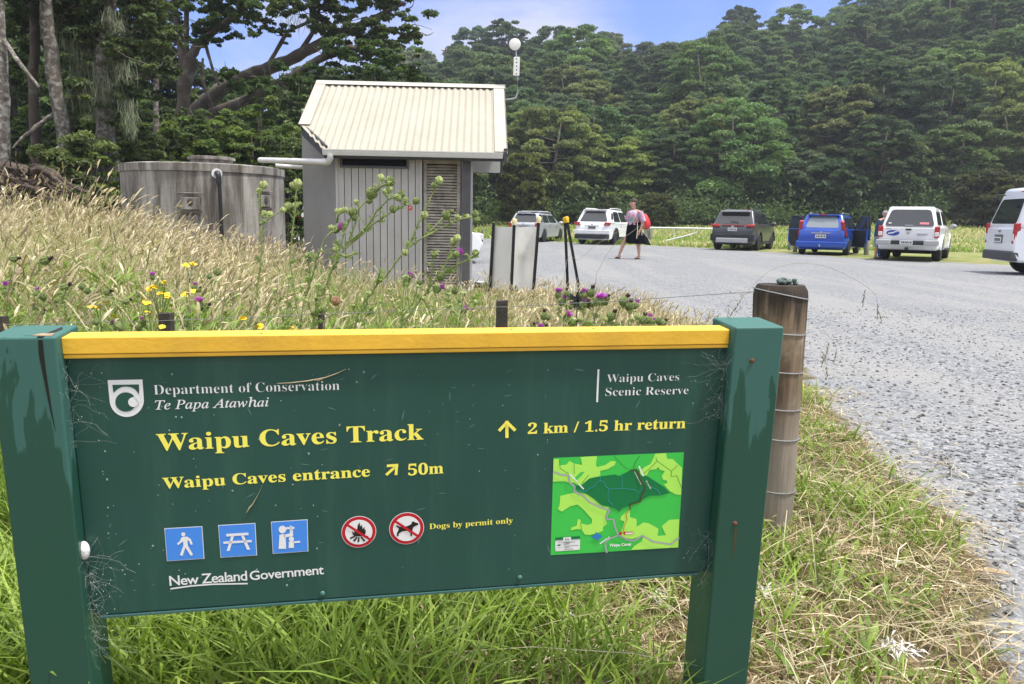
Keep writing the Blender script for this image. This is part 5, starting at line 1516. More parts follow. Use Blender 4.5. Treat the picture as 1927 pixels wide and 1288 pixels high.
def vehicles():
    g = lambda px, py: on_ground(px, py)
    # silver wagon with roof bars
    c = g(1013, 457)
    H = R(20); f = np.array([math.sin(H), math.cos(H)]); 
    L = 4.55
    top = [(-L / 2 + .02, .42), (-L / 2, .62), (-L / 2 + .06, .93), (-.2, .95), (1.15, .93), (1.9, .82), (L / 2 - .12, .68), (L / 2, .50)]
    sp = dict(L=L, W=1.70, belt=.95, gc=.20, r=.315, axles=(-1.32, 1.35), paint=silver, top=top, spokes=7, tw=.19,
              cabins=[dict(g=(-L / 2 + .08, 1.35, -L / 2 + .50, .45, .90, 1.46, .79, .60), rear=(.06, .94, .16, .88, .10, .90), front=(.06, .94, .1, .9), sides=[(.035, .20, .18, .84, .06, .22), (.225, .50, .14, .84, .245, .54), (.53, .86, .14, .84, .57, .985)], bev=.06)],
              rear=[('tail_light', .70, .80, .15, .32, .03, LRED, True, .08, 4), ('light_lens', .70, .70, .10, .08, .0, LCLR, True, .04), ('garnish', 0, .84, .62, .05, .0, CHROME, False, .03), ('bumper', 0, .40, 1.62, .16, .02, silver, False, .12), ('spoiler', 0, 1.43, 1.0, .04, .44, silver, False, .16), ('badge', 0, .90, .10, .05, .015, CHROME, False, .02)],
              plate=(0, .73, .0, True), mirror=(.95, .98), doors=[-.55, .55], handles=[-.45, .62], rails=[(-1.55, .35, 1.51, .56)], rail_mat=silver)
    # place so that the rear right wheel stands at the seen point
    def put(px, py, heading, sp, corner=(1, 'r')):
        w = g(px, py); a = R(heading); fx = np.array([math.sin(a), math.cos(a)]); rx = np.array([math.cos(a), -math.sin(a)])
        lx = corner[0] * (sp['W'] / 2 - .1); ly = sp['axles'][0] if corner[1] == 'r' else sp['axles'][1]
        q = w[:2] - rx * lx - fx * ly
        return (q[0], q[1], 0)
    t_ = car('silver_wagon', 'silver station wagon with roof bars behind the white sheets', 'car', put(1022, 456, 21, sp), 21, sp)
    for yy in (-1.0, -.1):
        m = MB(); m.box((0, yy, 1.55), (1.16, .09, .03)); m.build('roof_bar', M('bar_pale', (.66, .68, .70), .35, metal=.3), t_, bevel=.01)
    # white crossover
    L = 4.63
    top = [(-L / 2 + .04, .45), (-L / 2, .66), (-L / 2 + .05, .86), (-L / 2 + .12, 1.03), (-.2, 1.04), (1.1, 1.02), (1.9, .92), (L / 2 - .14, .76), (L / 2, .55)]
    sp = dict(L=L, W=1.82, belt=1.04, gc=.22, r=.355, axles=(-1.35, 1.36), paint=whitep, top=top, clad=True, spokes=5, tw=.22,
              cabins=[dict(g=(-L / 2 + .14, 1.30, -L / 2 + .58, .42, .98, 1.66, .86, .64), rear=(.08, .92, .14, .86, .14, .86), front=(.06, .94, .1, .9), sides=[(.06, .16, .30, .72, .10, .20), (.19, .50, .14, .84, .22, .54), (.53, .86, .14, .84, .57, .985)], bev=.08)],
              rear=[('tail_light', .74, .98, .30, .15, .06, LRED, True, .12, 8, .03, 16), ('light_lens', .66, .955, .16, .07, .015, LCLR, True, .04), ('garnish', 0, .88, .70, .045, .0, CHROME, False, .03), ('bumper', 0, .38, 1.70, .20, .03, PLAST, False, .14), ('bumper_upper', 0, .60, 1.76, .20, .02, whitep, False, .10), ('spoiler', 0, 1.63, 1.14, .05, .50, whitep, False, .22), ('badge', 0, .955, .09, .06, .01, CHROME, False, .02)],
              plate=(0, .80, .0, True), mirror=(.95, 1.06), doors=[-.55, .55], handles=[-.45, .62], rails=[(-1.5, .35, 1.70, .60)], rail_mat=whitep)
    car('white_crossover', 'white crossover car parked just left of the walking woman', 'car', put(1155, 461, 24, sp), 24, sp)
    # dark grey SUV
    L = 4.60
    top = [(-L / 2 + .06, .48), (-L / 2, .70), (-L / 2 + .04, .92), (-L / 2 + .13, 1.08), (-.2, 1.09), (1.1, 1.06), (1.9, .98), (L / 2 - .10, .84), (L / 2, .55)]
    sp = dict(L=L, W=1.86, belt=1.09, gc=.24, r=.36, axles=(-1.33, 1.36), paint=greyp, top=top, clad=True, spokes=5, tw=.23,
              cabins=[dict(g=(-L / 2 + .13, 1.25, -L / 2 + .55, .40, 1.02, 1.64, .86, .66), rear=(.06, .94, .10, .76, .10, .90), front=(.06, .94, .1, .9), sides=[(.05, .17, .22, .74, .09, .20), (.20, .50, .14, .84, .22, .54), (.53, .86, .14, .84, .57, .985)], bev=.06)],
              rear=[('tail_light', .72, 1.02, .34, .10, .05, LRED, True, .14, 8, .03, 14), ('light_bar', 0, 1.03, .90, .035, .05, LRED, False, .05), ('bumper', 0, .54, 1.78, .30, .02, PLAST, False, .10), ('skid_plate', 0, .42, 1.30, .20, -.01, M('skid_silver', (.45, .46, .47), .4, metal=.4), False, .08), ('spoiler', 0, 1.60, 1.16, .06, .46, M('pale_roof', (.40, .41, .42), .35, metal=.3), False, .30), ('badge', 0, .965, .12, .07, .01, CHROME, False, .03), ('high_lamp', .48, 1.645, .12, .04, .52, LRED, False, .05)],
              plate=(0, .86, -.005, False), mirror=(.90, 1.10), doors=[-.55, .55], handles=[-.45, .62], rails=[(-1.5, .35, 1.69, .60)], rail_mat=PLAST)
    r_ = car('grey_suv', 'dark grey sport utility vehicle seen from behind beside the pipe gate', 'car', put(1424, 472, 29, sp), 29, sp)
    rear_wiper(r_, .2, -L / 2 + .17, 1.16, .36, 8)
    m = MB(); m.box((0, -.55, 1.655), (1.15, 1.7, .03)); m.build('roof_panel', M('pale_roof', (.40, .41, .42)), r_, bevel=.012)
    # blue hatchback with its doors open
    L = 4.42
    top = [(-L / 2 + .05, .42), (-L / 2, .60), (-L / 2 + .04, .80), (-L / 2 + .08, .94), (-.2, .96), (1.1, .94), (1.75, .84), (L / 2 - .12, .70), (L / 2, .50)]
    sp = dict(L=L, W=1.775, belt=.96, gc=.19, r=.315, axles=(-1.30, 1.35), paint=bluep, top=top, spokes=7, tw=.19,
              cabins=[dict(g=(-L / 2 + .08, 1.30, -L / 2 + .46, .40, .90, 1.49, .82, .62), rear=(.13, .87, .18, .88, .15, .85), front=(.06, .94, .1, .9), sides=[(.05, .20, .2, .82, .09, .22), (.225, .50, .14, .84, .245, .54), (.53, .86, .14, .84, .57, .985)], bev=.07, rear_glass=M('pale_glass', (.20, .24, .27), .08, spec=.8))],
              rear=[('tail_light', .745, .98, .13, .62, .15, LRED, True, .12, 30, -.10), ('garnish', 0, .80, .66, .045, .0, CHROME, False, .03), ('bumper', 0, .40, 1.70, .22, .0, bluep, False, .14), ('spoiler', 0, 1.46, 1.08, .05, .40, bluep, False, .20), ('high_lamp', 0, 1.475, .30, .03, .30, LRED, False, .03), ('badge', 0, .84, .08, .04, .005, CHROME, False, .02), ('tow_ball', 0, .36, .05, .09, -.10, CHROME, False, .05)],
              plate=(0, .69, -.005, False), mirror=(.90, 1.0), doors=[], handles=[], rails=[(-1.4, .3, 1.54, .56)])
    loc = put(1592, 481, 31, sp)
    b_ = car('blue_hatchback', 'bright blue hatchback with side doors standing open on both sides', 'car', loc, 31, sp)
    din = M('door_lining', (.020, .021, .024), .7)
    for s in (-1, 1):
        for (hy, ln, ang) in ((.82 + .02, .98, 33), (-.20, .88, 38)):
            # hinged at its front edge, swung out; local door runs backwards from the hinge
            a = R(ang); d = np.array([s * math.sin(a), -math.cos(a), 0]); n_ = np.array([math.cos(a) * s, math.sin(a), 0])
            h0 = np.array([s * .86, hy, 0])
            o = bpy.data.objects.new('door', None); COL.objects.link(o); o.parent = b_
            P = [h0 + d * u + np.array([0, 0, z]) for u, z in ((0, .30), (ln * .82, .28), (ln, .48), (ln * 1.0, .96), (0, .94))]
            mm = MB(); k = len(P); mm.add([p + n_ * .03 for p in P] + [p - n_ * .03 for p in P], [list(range(k)), list(range(k, 2 * k))[::-1]] + [[i, (i + 1) % k, k + (i + 1) % k, k + i] for i in range(k)]); mm.build('door_skin', bluep, o, bevel=.015)
            mm = MB(); c_ = sum(P) / k; Q = [c_ + (p - c_) * .95 - n_ * .038 for p in P]; mm.add([q + n_ * .004 for q in Q] + [q - n_ * .008 for q in Q], [list(range(k)), list(range(k, 2 * k))[::-1]] + [[i, (i + 1) % k, k + (i + 1) % k, k + i] for i in range(k)]); mm.build('lining', din, o, bevel=.01)
            fr = [h0 + d * u + np.array([0, 0, z]) for u, z in ((.02, .95), (.36 * ln, 1.36), (.55 * ln, 1.44), (.92 * ln, 1.43), (ln * .99, .96))]
            mm = MB(); mm.tube(fr, .028, 6); mm.build('window_frame', PLAST, o, smooth=50)
            mm = MB(); mm.add([p + n_ * .003 for p in fr] + [p - n_ * .003 for p in fr], [list(range(5)), list(range(5, 10))[::-1]] + [[i, (i + 1) % 5, 5 + (i + 1) % 5, 5 + i] for i in range(5)]); mm.build('glass', M('door_glass', (.03, .04, .045), .05, spec=.8), o)
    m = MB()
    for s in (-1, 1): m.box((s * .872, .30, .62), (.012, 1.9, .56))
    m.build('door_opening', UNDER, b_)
    # white utility with canopy
    L = 5.30
    top = [(-L / 2 + .10, .50), (-L / 2 + .06, .72), (-L / 2 + .05, 1.08), (-.60, 1.10), (-.2, 1.09), (1.0, 1.08), (1.95, 1.02), (L / 2 - .12, .92), (L / 2, .62)]
    sp = dict(L=L, W=1.80, belt=1.10, gc=.36, r=.385, axles=(-1.42, 1.58), paint=whitep, top=top, taper=.06, spokes=6, tw=.25,
              cabins=[dict(g=(-L / 2 + .10, -.60, -L / 2 + .38, -.66, 1.06, 1.74, .80, .64), rear=(.05, .95, .06, .86, .08, .92), sides=[(.10, .90, .14, .78)], bev=.07, drop=.02),
                      dict(g=(-.62, 1.55, -.50, .55, 1.06, 1.72, .82, .63), front=(.06, .94, .1, .9), sides=[(.05, .42, .14, .84, .07, .46), (.45, .86, .14, .84, .49, .97)], bev=.09)],
              rear=[('tail_light', .80, .93, .15, .36, .06, LRED, True, .08), ('light_lens', .80, .865, .12, .13, .015, LCLR, True, .03), ('bumper', .68, .60, .42, .16, -.06, M('bumper_grey', (.40, .41, .41), .45), True, .16), ('bumper_step', 0, .585, .92, .15, -.02, PLAST, False, .14), ('step_bar', 0, .505, .98, .035, -.10, CHROME, False, .08), ('tailgate_handle', 0, 1.005, .16, .055, .035, PLAST, False, .03), ('tow_bar', 0, .40, .10, .10, -.05, PLAST, False, .12), ('canopy_handle', .0, 1.13, .24, .03, .105, CHROME, False, .03), ('tailgate_seam', 0, 1.075, 1.36, .012, .048, M('shut_line', (.03, .03, .032), .8), False, .012), ('badge', 0, .90, .09, .08, .045, CHROME, False, .02)],
              plate=(-.02, .60, -.10, False), mirror=(.92, 1.12), mirror_paint=M('mirror_grey', (.28, .29, .30), .3), doors=[-.62, .42], handles=[-.25, .75], handle_mat=CHROME)
    u = car('white_utility', 'white double cab utility with canopy and blue oval logo on its tailgate', 'utility', put(1764, 492, 33, sp), 33, sp)
    lb = M('logo_blue', (.012, .05, .32), .4)
    m = MB(); cx, cz, yb = -.44, .89, -L / 2 + .046
    m.lathe([(1, -.004), (1, .004)], 28, 'y'); m.v = [(cx + a * .19, yb + b_ * 1.0, cz + c * .085) for a, b_, c in m.v]; lg = m.build('logo', lb, u)
    m = MB()
    pts = [(-.15, -.02), (-.10, .02), (-.08, -.005), (-.03, .04), (-.01, .012), (.05, .055), (.10, .05), (.17, .075), (.12, .025), (.06, .02), (.02, -.015), (-.04, -.02), (-.10, -.035)]
    m.extrude([(cx + a, cz + b_) for a, b_ in pts], yb - .0075, yb - .0045, axis='y'); m.build('logo_mark', whitep, lg)
    m = MB(); m.box((.40, yb + .0, .865), (.30, .006, .022)); m.box((.38, yb, .825), (.27, .006, .010)); m.box((-.56, yb, 1.02), (.13, .006, .018)); m.build('tailgate_marks', M('mark_grey', (.30, .31, .32), .5), u)
    m = MB(); ysl = lambda z: -L / 2 + .10 + (z - 1.06) / .68 * .28
    z_ = 1.20; m.box((.42, ysl(z_) - .012, z_), (.26, .006, .07), rot=rotm(0, -22, 0)); m.build('sticker', M('sticker_pink', (.70, .22, .25), .5), u)
    z_ = 1.20; m = MB(); m.box((-.56, ysl(z_) - .012, z_), (.08, .006, .035), rot=rotm(0, -22, 0)); m.build('sticker', PLATE, u)
    for s in (-1, 1):
        for yy in (-1.42, 1.58):
            pts = [(s * .89, yy + .47 * math.cos(R(a)), .37 + .47 * math.sin(R(a))) for a in np.linspace(0, 180, 15)]
            m = MB(); m.tube(pts, .035, 6); m.build('arch_flare', whitep, u, smooth=60)
        m = MB(); m.beam((s * .90, -.75, .36), (s * .90, 1.0, .36), .12, .05); m.build('side_step', PLAST, u, bevel=.01)
    # white van at the right edge, pointing right
    L = 4.84
    top = [(-L / 2 + .05, .52), (-L / 2 + .02, .80), (-L / 2 + .04, 1.12), (.2, 1.14), (1.5, 1.13), (2.05, 1.08), (L / 2 - .10, .78), (L / 2, .55)]
    sp = dict(L=L, W=1.70, belt=1.14, gc=.30, r=.335, axles=(-1.45, 1.25), paint=whitev, top=top, taper=.04, tumble=.03, spokes=6, tw=.2, bev=.06,
              cabins=[dict(g=(-L / 2 + .05, 2.10, -L / 2 + .34, 1.30, 1.08, 2.06, .83, .70), rear=(.08, .92, .12, .72, .10, .90), front=(.06, .94, .1, .85), sides=[(.085, .30, .12, .66, .10, .31), (.34, .60, .12, .66), (.66, .86, .12, .66, .67, .80)], bev=.10)],
              rear=[('tail_light', .745, .97, .10, .48, .09, LRED, True, .14, 0, .03), ('light_lens', .74, .88, .085, .16, .03, LCLR, True, .05), ('bumper', 0, .45, 1.58, .22, .10, M('van_bumper', (.06, .06, .068), .6), False, .22), ('plate_recess', -.0, .84, .44, .20, .02, M('recess', (.12, .12, .13), .6), False, .02), ('badge', 0, 1.02, .14, .06, .03, CHROME, False, .02)],
              plate=(0, .82, .0, False), mirror=(1.85, 1.25), doors=[-.15, 1.0], handles=[.1])
    a = R(100); fx = np.array([math.sin(a), math.cos(a)]); rx = np.array([math.cos(a), -math.sin(a)])
    # its rear left corner stands at the left end of the seen bumper
    q = at(1844, 500, 19.7)[:2] + rx * .85 + fx * (L / 2)
    v_ = car('white_van', 'white high roofed van cut off by the right edge of the picture', 'van', (q[0], q[1], 0), 100, sp)
    m = MB(); m.box((.30, -L / 2 + .33, 1.95), (.16, .05, .035)); m.build('high_lamp', LRED, v_, bevel=.01)
    m = MB(); m.tube([(-.3, -L / 2 + .20, 1.88), (-.3, -L / 2 - .02, 1.90), (-.3, -L / 2 - .04, 1.86)], .015, 6); m.ell((-.3, -L / 2 - .05, 1.80), (.10, .03, .07), 10, 6); m.build('rear_mirror', PLAST, v_, smooth=60)
    m = MB(); m.box((.855, -.1, 1.02), (.01, 4.0, .012)); m.build('side_seam', M('shut_line', (.03, .03, .032)), v_)
    # white car hidden behind the hut
    L = 4.5
    top = [(-L / 2 + .05, .45), (-L / 2, .66), (-L / 2 + .05, .98), (-.2, 1.0), (1.1, .98), (1.8, .86), (L / 2 - .16, .72), (L / 2, .50)]
    sp = dict(L=L, W=1.78, belt=1.0, gc=.20, r=.33, axles=(-1.30, 1.32), paint=whitep, top=top, spokes=5, tw=.2,
              cabins=[dict(g=(-L / 2 + .06, 1.25, -L / 2 + .28, .35, .94, 1.74, .84, .68), rear=(.08, .92, .14, .86), front=(.06, .94, .1, .9), sides=[(.06, .28, .14, .84), (.31, .56, .14, .84), (.59, .86, .14, .84, .62, .985)], bev=.08)],
              rear=[('tail_light', .76, .95, .16, .30, .05, LRED, True, .10), ('bumper', 0, .45, 1.7, .24, .0, whitep, False, .12)], plate=(0, .8, .0, False), mirror=(.9, 1.05), head=(.66, .30, .15), doors=[-.55, .55], handles=[-.45])
    q = on_ground(903, 497); a = R(84); fx = np.array([math.sin(a), math.cos(a)])
    c = np.array([q[0], q[1] + .8]) - fx * (L / 2)
    car('white_car', 'white car mostly hidden behind the toilet hut, nose showing at the hut post', 'car', (c[0], c[1], 0), 84, sp)
vehicles()

# ------------------------------------------------------------------ people
def skin_body(name, joints, edges, mat, parent, sub=2, root_i=0):
    me = bpy.data.meshes.new(name); me.from_pydata([j[:3] for j in joints], edges, [])
    o = bpy.data.objects.new(name, me); COL.objects.link(o)
    md = o.modifiers.new('skin', 'SKIN'); md.use_smooth_shade = True
    for i, j in enumerate(joints):
        sv = me.skin_vertices[0].data[i]; r = j[3]; sv.radius = (r, r) if not hasattr(r, '__len__') else r; sv.use_root = (i == root_i)
    s = o.modifiers.new('sub', 'SUBSURF'); s.levels = sub; s.render_levels = sub
    dg = bpy.context.evaluated_depsgraph_get(); e = o.evaluated_get(dg)
    m2 = bpy.data.meshes.new_from_object(e); m2.name = name
    bpy.data.objects.remove(o); bpy.data.meshes.remove(me)
    m2.materials.clear(); m2.materials.append(mat)
    m2.polygons.foreach_set('use_smooth', [True] * len(m2.polygons))
    return link(name, m2, parent)

def hand_chain(J, E, wrist_i, wrist, direction, side, sc=1.0):
    """five short finger chains rooted in the palm"""
    d = np.array(direction, float); d /= np.linalg.norm(d); s = np.array(side, float); s -= d * (s @ d); s /= np.linalg.norm(s); n = np.cross(d, s)
    palm = wrist + d * .05 * sc; J.append((*palm, (.034 * sc, .018 * sc))); pi = len(J) - 1; E.append((wrist_i, pi))
    for k, (o, l) in enumerate(((-.030, .062), (-.010, .076), (.010, .080), (.030, .070))):
        b = palm + d * .035 * sc + s * o * sc; J.append((*b, .010 * sc)); a = len(J) - 1; E.append((pi, a))
        m_ = b + d * l * .55 * sc + n * .012 * sc; J.append((*m_, .0088 * sc)); E.append((a, len(J) - 1)); a = len(J) - 1
        t_ = m_ + d * l * .40 * sc + n * .026 * sc; J.append((*t_, .0075 * sc)); E.append((a, len(J) - 1))
    b = wrist + d * .028 * sc + s * .036 * sc; J.append((*b, .0115 * sc)); E.append((pi, len(J) - 1)); a = len(J) - 1
    t_ = b + d * .034 * sc + s * .022 * sc; J.append((*t_, .0095 * sc)); E.append((a, len(J) - 1))

SKIN = M('skin', (.52, .29, .21), .55, var=(9, .06)); HAIRB = M('hair_brown', (.045, .024, .016), .7, var=(30, .3))
def tiedye():
    m = bpy.data.materials.new('shirt_print'); m.use_nodes = True; t = m.node_tree; t.nodes.clear(); out = node(t, 'ShaderNodeOutputMaterial')
    v = node(t, 'ShaderNodeTexCoord').outputs['Object']; n = noise(t, v, 5.2, 3, .55, .8)
    r = node(t, 'ShaderNodeValToRGB', {0: n}); cr = r.color_ramp; cr.interpolation = 'EASE'
    cr.elements[0].position = .30; cr.elements[0].color = (.04, .07, .16, 1); cr.elements[1].position = .70; cr.elements[1].color = (.06, .30, .17, 1)
    for p, c in ((.40, (.30, .46, .58, 1)), (.48, (.55, .13, .22, 1)), (.54, (.60, .40, .50, 1)), (.60, (.16, .32, .42, 1))):
        e = cr.elements.new(p); e.color = c
    b = node(t, 'ShaderNodeBsdfPrincipled', {'Base Color': r.outputs[0], 'Roughness': .8}); t.links.new(b.outputs[0], out.inputs[0]); return m

def lathe_cloth(sections, n=28, fold=0, nf=9):
    """sections: (cx, cy, z, rx, ry); closed tube, slightly folded"""
    V = []; F = []
    for i, (cx, cy, z, rx, ry) in enumerate(sections):
        k_ = fold * i / (len(sections) - 1)
        for j in range(n):
            a = 2 * math.pi * j / n; f = 1 + k_ * math.sin(nf * a + i * .4)
            V.append((cx + rx * f * math.cos(a), cy + ry * f * math.sin(a), z))
    for i in range(len(sections) - 1):
        for j in range(n): F.append([i * n + j, i * n + (j + 1) % n, (i + 1) * n + (j + 1) % n, (i + 1) * n + j])
    return V, F

def head_parts(root, c, yaw, hairmat, short=False, sc=1.0):
    """face features as small meshes on a head centred at c, looking along yaw (degrees from +X)"""
    a = R(yaw); f = np.array([math.cos(a), math.sin(a), 0]); s = np.array([-f[1], f[0], 0]); up = np.array([0, 0, 1.0]); rt = np.stack([s, f, up], 1); c = np.array(c)
    m = MB(); N = 16
    # hair cap: upper and back part of a slightly larger head shape
    m.ell(c - f * .018 * sc + up * .030 * sc, (.086 * sc, .100 * sc, .100 * sc), 18, 12, rot=rt)
    keep = []
    for fc in m.f:
        q = np.mean([m.v[i] for i in fc], 0) - c; 
        if (q @ up > .062 * sc) or (q @ f < -.005 * sc and q @ up > (-.01 if short else -.055) * sc): keep.append(fc)
    m.f = keep; m.m = [0] * len(keep)
    rr = np.random.default_rng(3); m.v = [tuple(np.array(q) + rr.normal(0, .004, 3)) for q in m.v]
    if not short:
        m.ell(c - f * .075 * sc + up * .085 * sc, (.045, .045, .04), 10, 8); m.m = [0] * len(m.f)
    m.build('hair', hairmat, root, smooth=60)
    m = MB()
    for k in (-1, 1): m.ell(c + f * .086 * sc + s * k * .032 * sc + up * .012 * sc, (.011, .006, .007), 8, 6, rot=rt)
    m.build('eyes', M('eye_dark', (.03, .022, .018), .3), root)
    m = MB(); m.ell(c + f * .088 * sc - up * .052 * sc, (.024, .006, .008), 8, 6, rot=rt); m.build('mouth', M('lips', (.42, .13, .12), .5), root)
    m = MB(); m.add([c + f * .086 * sc + up * .012 * sc, c + f * .112 * sc - up * .018 * sc, c + f * .090 * sc - up * .028 * sc + s * .016, c + f * .090 * sc - up * .028 * sc - s * .016], [(0, 2, 1), (0, 1, 3), (1, 2, 3)]); m.build('nose', SKIN, root, smooth=80)
    m = MB()
    for k in (-1, 1): m.ell(c + s * k * .078 * sc - f * .008 * sc, (.010, .020, .030), 8, 6, rot=rt)
    m.build('ears', SKIN, root, smooth=60)

def woman():
    g = on_ground(1191, 488); d = g[1]; sc = FPX / d
    X = lambda px: (px - 1191) / sc; Z = lambda py: (488 - py) / sc * .99
    root = empty('person', (g[0], g[1], 0), 0, 'woman in tie-dye top and long black skirt walking left with a red bag', 'person')
    P = lambda px, py, y=0: np.array([X(px), y, Z(py)])
    J = []; E = []
    def j(p, r, par=None):
        J.append((*p, r)); 
        if par is not None: E.append((par, len(J) - 1))
        return len(J) - 1
    pel = j(P(1191, 433), .135); wst = j(P(1190, 421), .115, pel); chs = j(P(1189, 408), .135, wst); nb = j(P(1190, 400), .085, chs); nk = j(P(1189, 396), .052, nb)
    hd0 = j(P(1187.5, 390.5), .078, nk); hd1 = j(P(1187, 385.5), .098, hd0); j(P(1187.6, 380), .086, hd1)
    for s, (kn, an, toe, hp) in ((-1, ((1174, 457), (1166, 480), (1158.5, 484.5), (1187, 437))), (1, ((1198, 458), (1201, 480), (1193.5, 485), (1195, 437)))):
        y = -.09 * s
        a = j(P(*hp, y), .105, pel); b = j(P(*kn, y), .062, a); c_ = j(np.array(P((kn[0] + an[0]) / 2 + .8, (kn[1] + an[1]) / 2 - 2, y)), .056, b); e = j(P(*an, y), .037, c_); h = j(P(an[0] + .2, 485.0, y), .036, e); j(P(*toe, y - .02), .030, h)
    # near arm hanging (towards the camera), far arm bent across the front
    sh = j(P(1200, 401, -.16), .066, nb); el = j(P(1205.5, 420, -.20), .046, sh); wr = j(P(1199.5, 434, -.24), .030, el); w0 = np.array(J[wr][:3]); hand_chain(J, E, wr, w0, (-.35, -.1, -1), (-1, -.3, 0))
    sh = j(P(1183, 401, .14), .062, nb); el = j(P(1179, 418, .10), .046, sh); wr = j(P(1186, 415, -.14), .030, el); w0 = np.array(J[wr][:3]); hand_chain(J, E, wr, w0, (.6, -.5, .25), (0, -.2, 1))
    skin_body('body', J, E, SKIN, root)
    head_parts(root, P(1187.2, 384.5), 200, HAIRB, sc=1.18)
    # top
    V, F = lathe_cloth([(X(1189), 0, Z(396.5), .085, .085), (X(1190), 0, Z(398.5), .175, .15), (X(1189.5), 0, Z(404), .21, .20), (X(1189.5), 0, Z(410), .205, .19), (X(1190), 0, Z(416), .185, .175), (X(1190), 0, Z(420), .18, .17), (X(1190.5), 0, Z(424), .195, .18)])
    m = MB(); m.add(V, F)
    for (a, b, ra, rb) in ((P(1199, 400, -.15), P(1206, 418, -.20), .085, .082), (P(1183.5, 400, .13), P(1178, 415, .11), .085, .08)):
        m.tube([a, (a + b) / 2 + [.0, 0, .0], b], [ra, (ra + rb) / 2 + .004, rb], 16, cap=False)
    m.build('top', tiedye(), root, smooth=70, fix=False)
    # skirt flaring to the right
    V, F = lathe_cloth([(X(1190.5), 0, Z(417), .165, .15), (X(1190.5), 0, Z(420), .185, .17), (X(1191), 0, Z(428), .215, .19), (X(1191.5), 0, Z(438), .24, .20), (X(1193), 0, Z(448), .27, .22), (X(1194), 0, Z(455), .295, .23), (X(1195), 0, Z(459), .31, .23)], 48, .06, 9)
    V = [(x + (max(0, x - X(1200)) * .55 if z < Z(445) else 0), y, z - (max(0, x - X(1205)) * .25 if z < Z(450) else 0) + (.03 if x < X(1180) and z < Z(457) else 0)) for x, y, z in V]
    m = MB(); m.add(V, F); m.build('skirt', M('skirt_black', (.004, .0045, .008), .9, spec=.1), root, smooth=70, fix=False)
    # sandals
    for (an, toe, y) in (((1166, 480), (1158, 485.5), .09), ((1201, 480), (1193.5, 486.5), -.09)):
        a = P(an[0] + 1.8, 487.3, y); b = P(toe[0] - .3, 487.3, y - .02); a[2] = b[2] = .015
        m = MB(); m.beam(a, b, .085, .028); m.tube([P(an[0] - 2, 486, y - .05), P(an[0] - 2.6, 483, y), P(an[0] - 2, 486, y + .05)], .014, 6); m.tube([P(toe[0] + 2.6, 486.5, y - .06), P(toe[0] + 2.4, 483.6, y), P(toe[0] + 2.6, 486.5, y + .04)], .014, 6); m.tube([P(an[0] + 1.9, 484, y - .03), P(an[0] + 2.6, 483, y), P(an[0] + 1.9, 484, y + .03)], .012, 6)
        m.build('sandal', M('sandal', (.035, .022, .018), .7), root, bevel=.006)
    # red bag on her back
    c = g + P(1209.5, 418, .02)
    bg = empty('red_bag', c, 0, 'bright red bag hanging behind the walking woman', 'bag')
    m = MB(); rel = lambda px, py, y=0: P(px, py, y) - P(1209.5, 418, 0)
    secs = [(rel(1208.5, 403), .05, .05), (rel(1210, 407), .085, .09), (rel(1211, 412), .115, .13), (rel(1211.5, 418), .14, .16), (rel(1212, 424), .15, .17), (rel(1211.5, 429), .135, .16), (rel(1210.5, 432), .07, .09)]
    V, F = lathe_cloth([(p[0], 0, p[2], rx, ry) for p, rx, ry in secs], 20, .05, 5); F.append(list(range(20))[::-1]); F.append([6 * 20 + i for i in range(20)])
    m.add(V, F); m.build('pouch', M('bag_red', (.62, .022, .03), .6, bump=(14, .5)), bg, smooth=60)
    m = MB(); m.tube([rel(1208, 404), rel(1203, 400, -.12), rel(1198, 404, -.20), rel(1202, 414, -.2), rel(1207, 424, -.1)], .014, 6); m.build('strap', M('bag_strap', (.06, .05, .05), .7), bg, smooth=60)
    # drawstrings
    m = MB(); m.tube([P(1194.5, 419, -.19), P(1195, 432, -.24), P(1193.8, 449, -.26)], [.013, .014, .015], 6); m.tube([P(1202, 414, -.24), P(1202.5, 428, -.27), P(1203, 443, -.28)], [.010, .012, .012], 6)
    m.build('tie', M('tie_cream', (.50, .47, .38), .8), root, smooth=60)
woman()

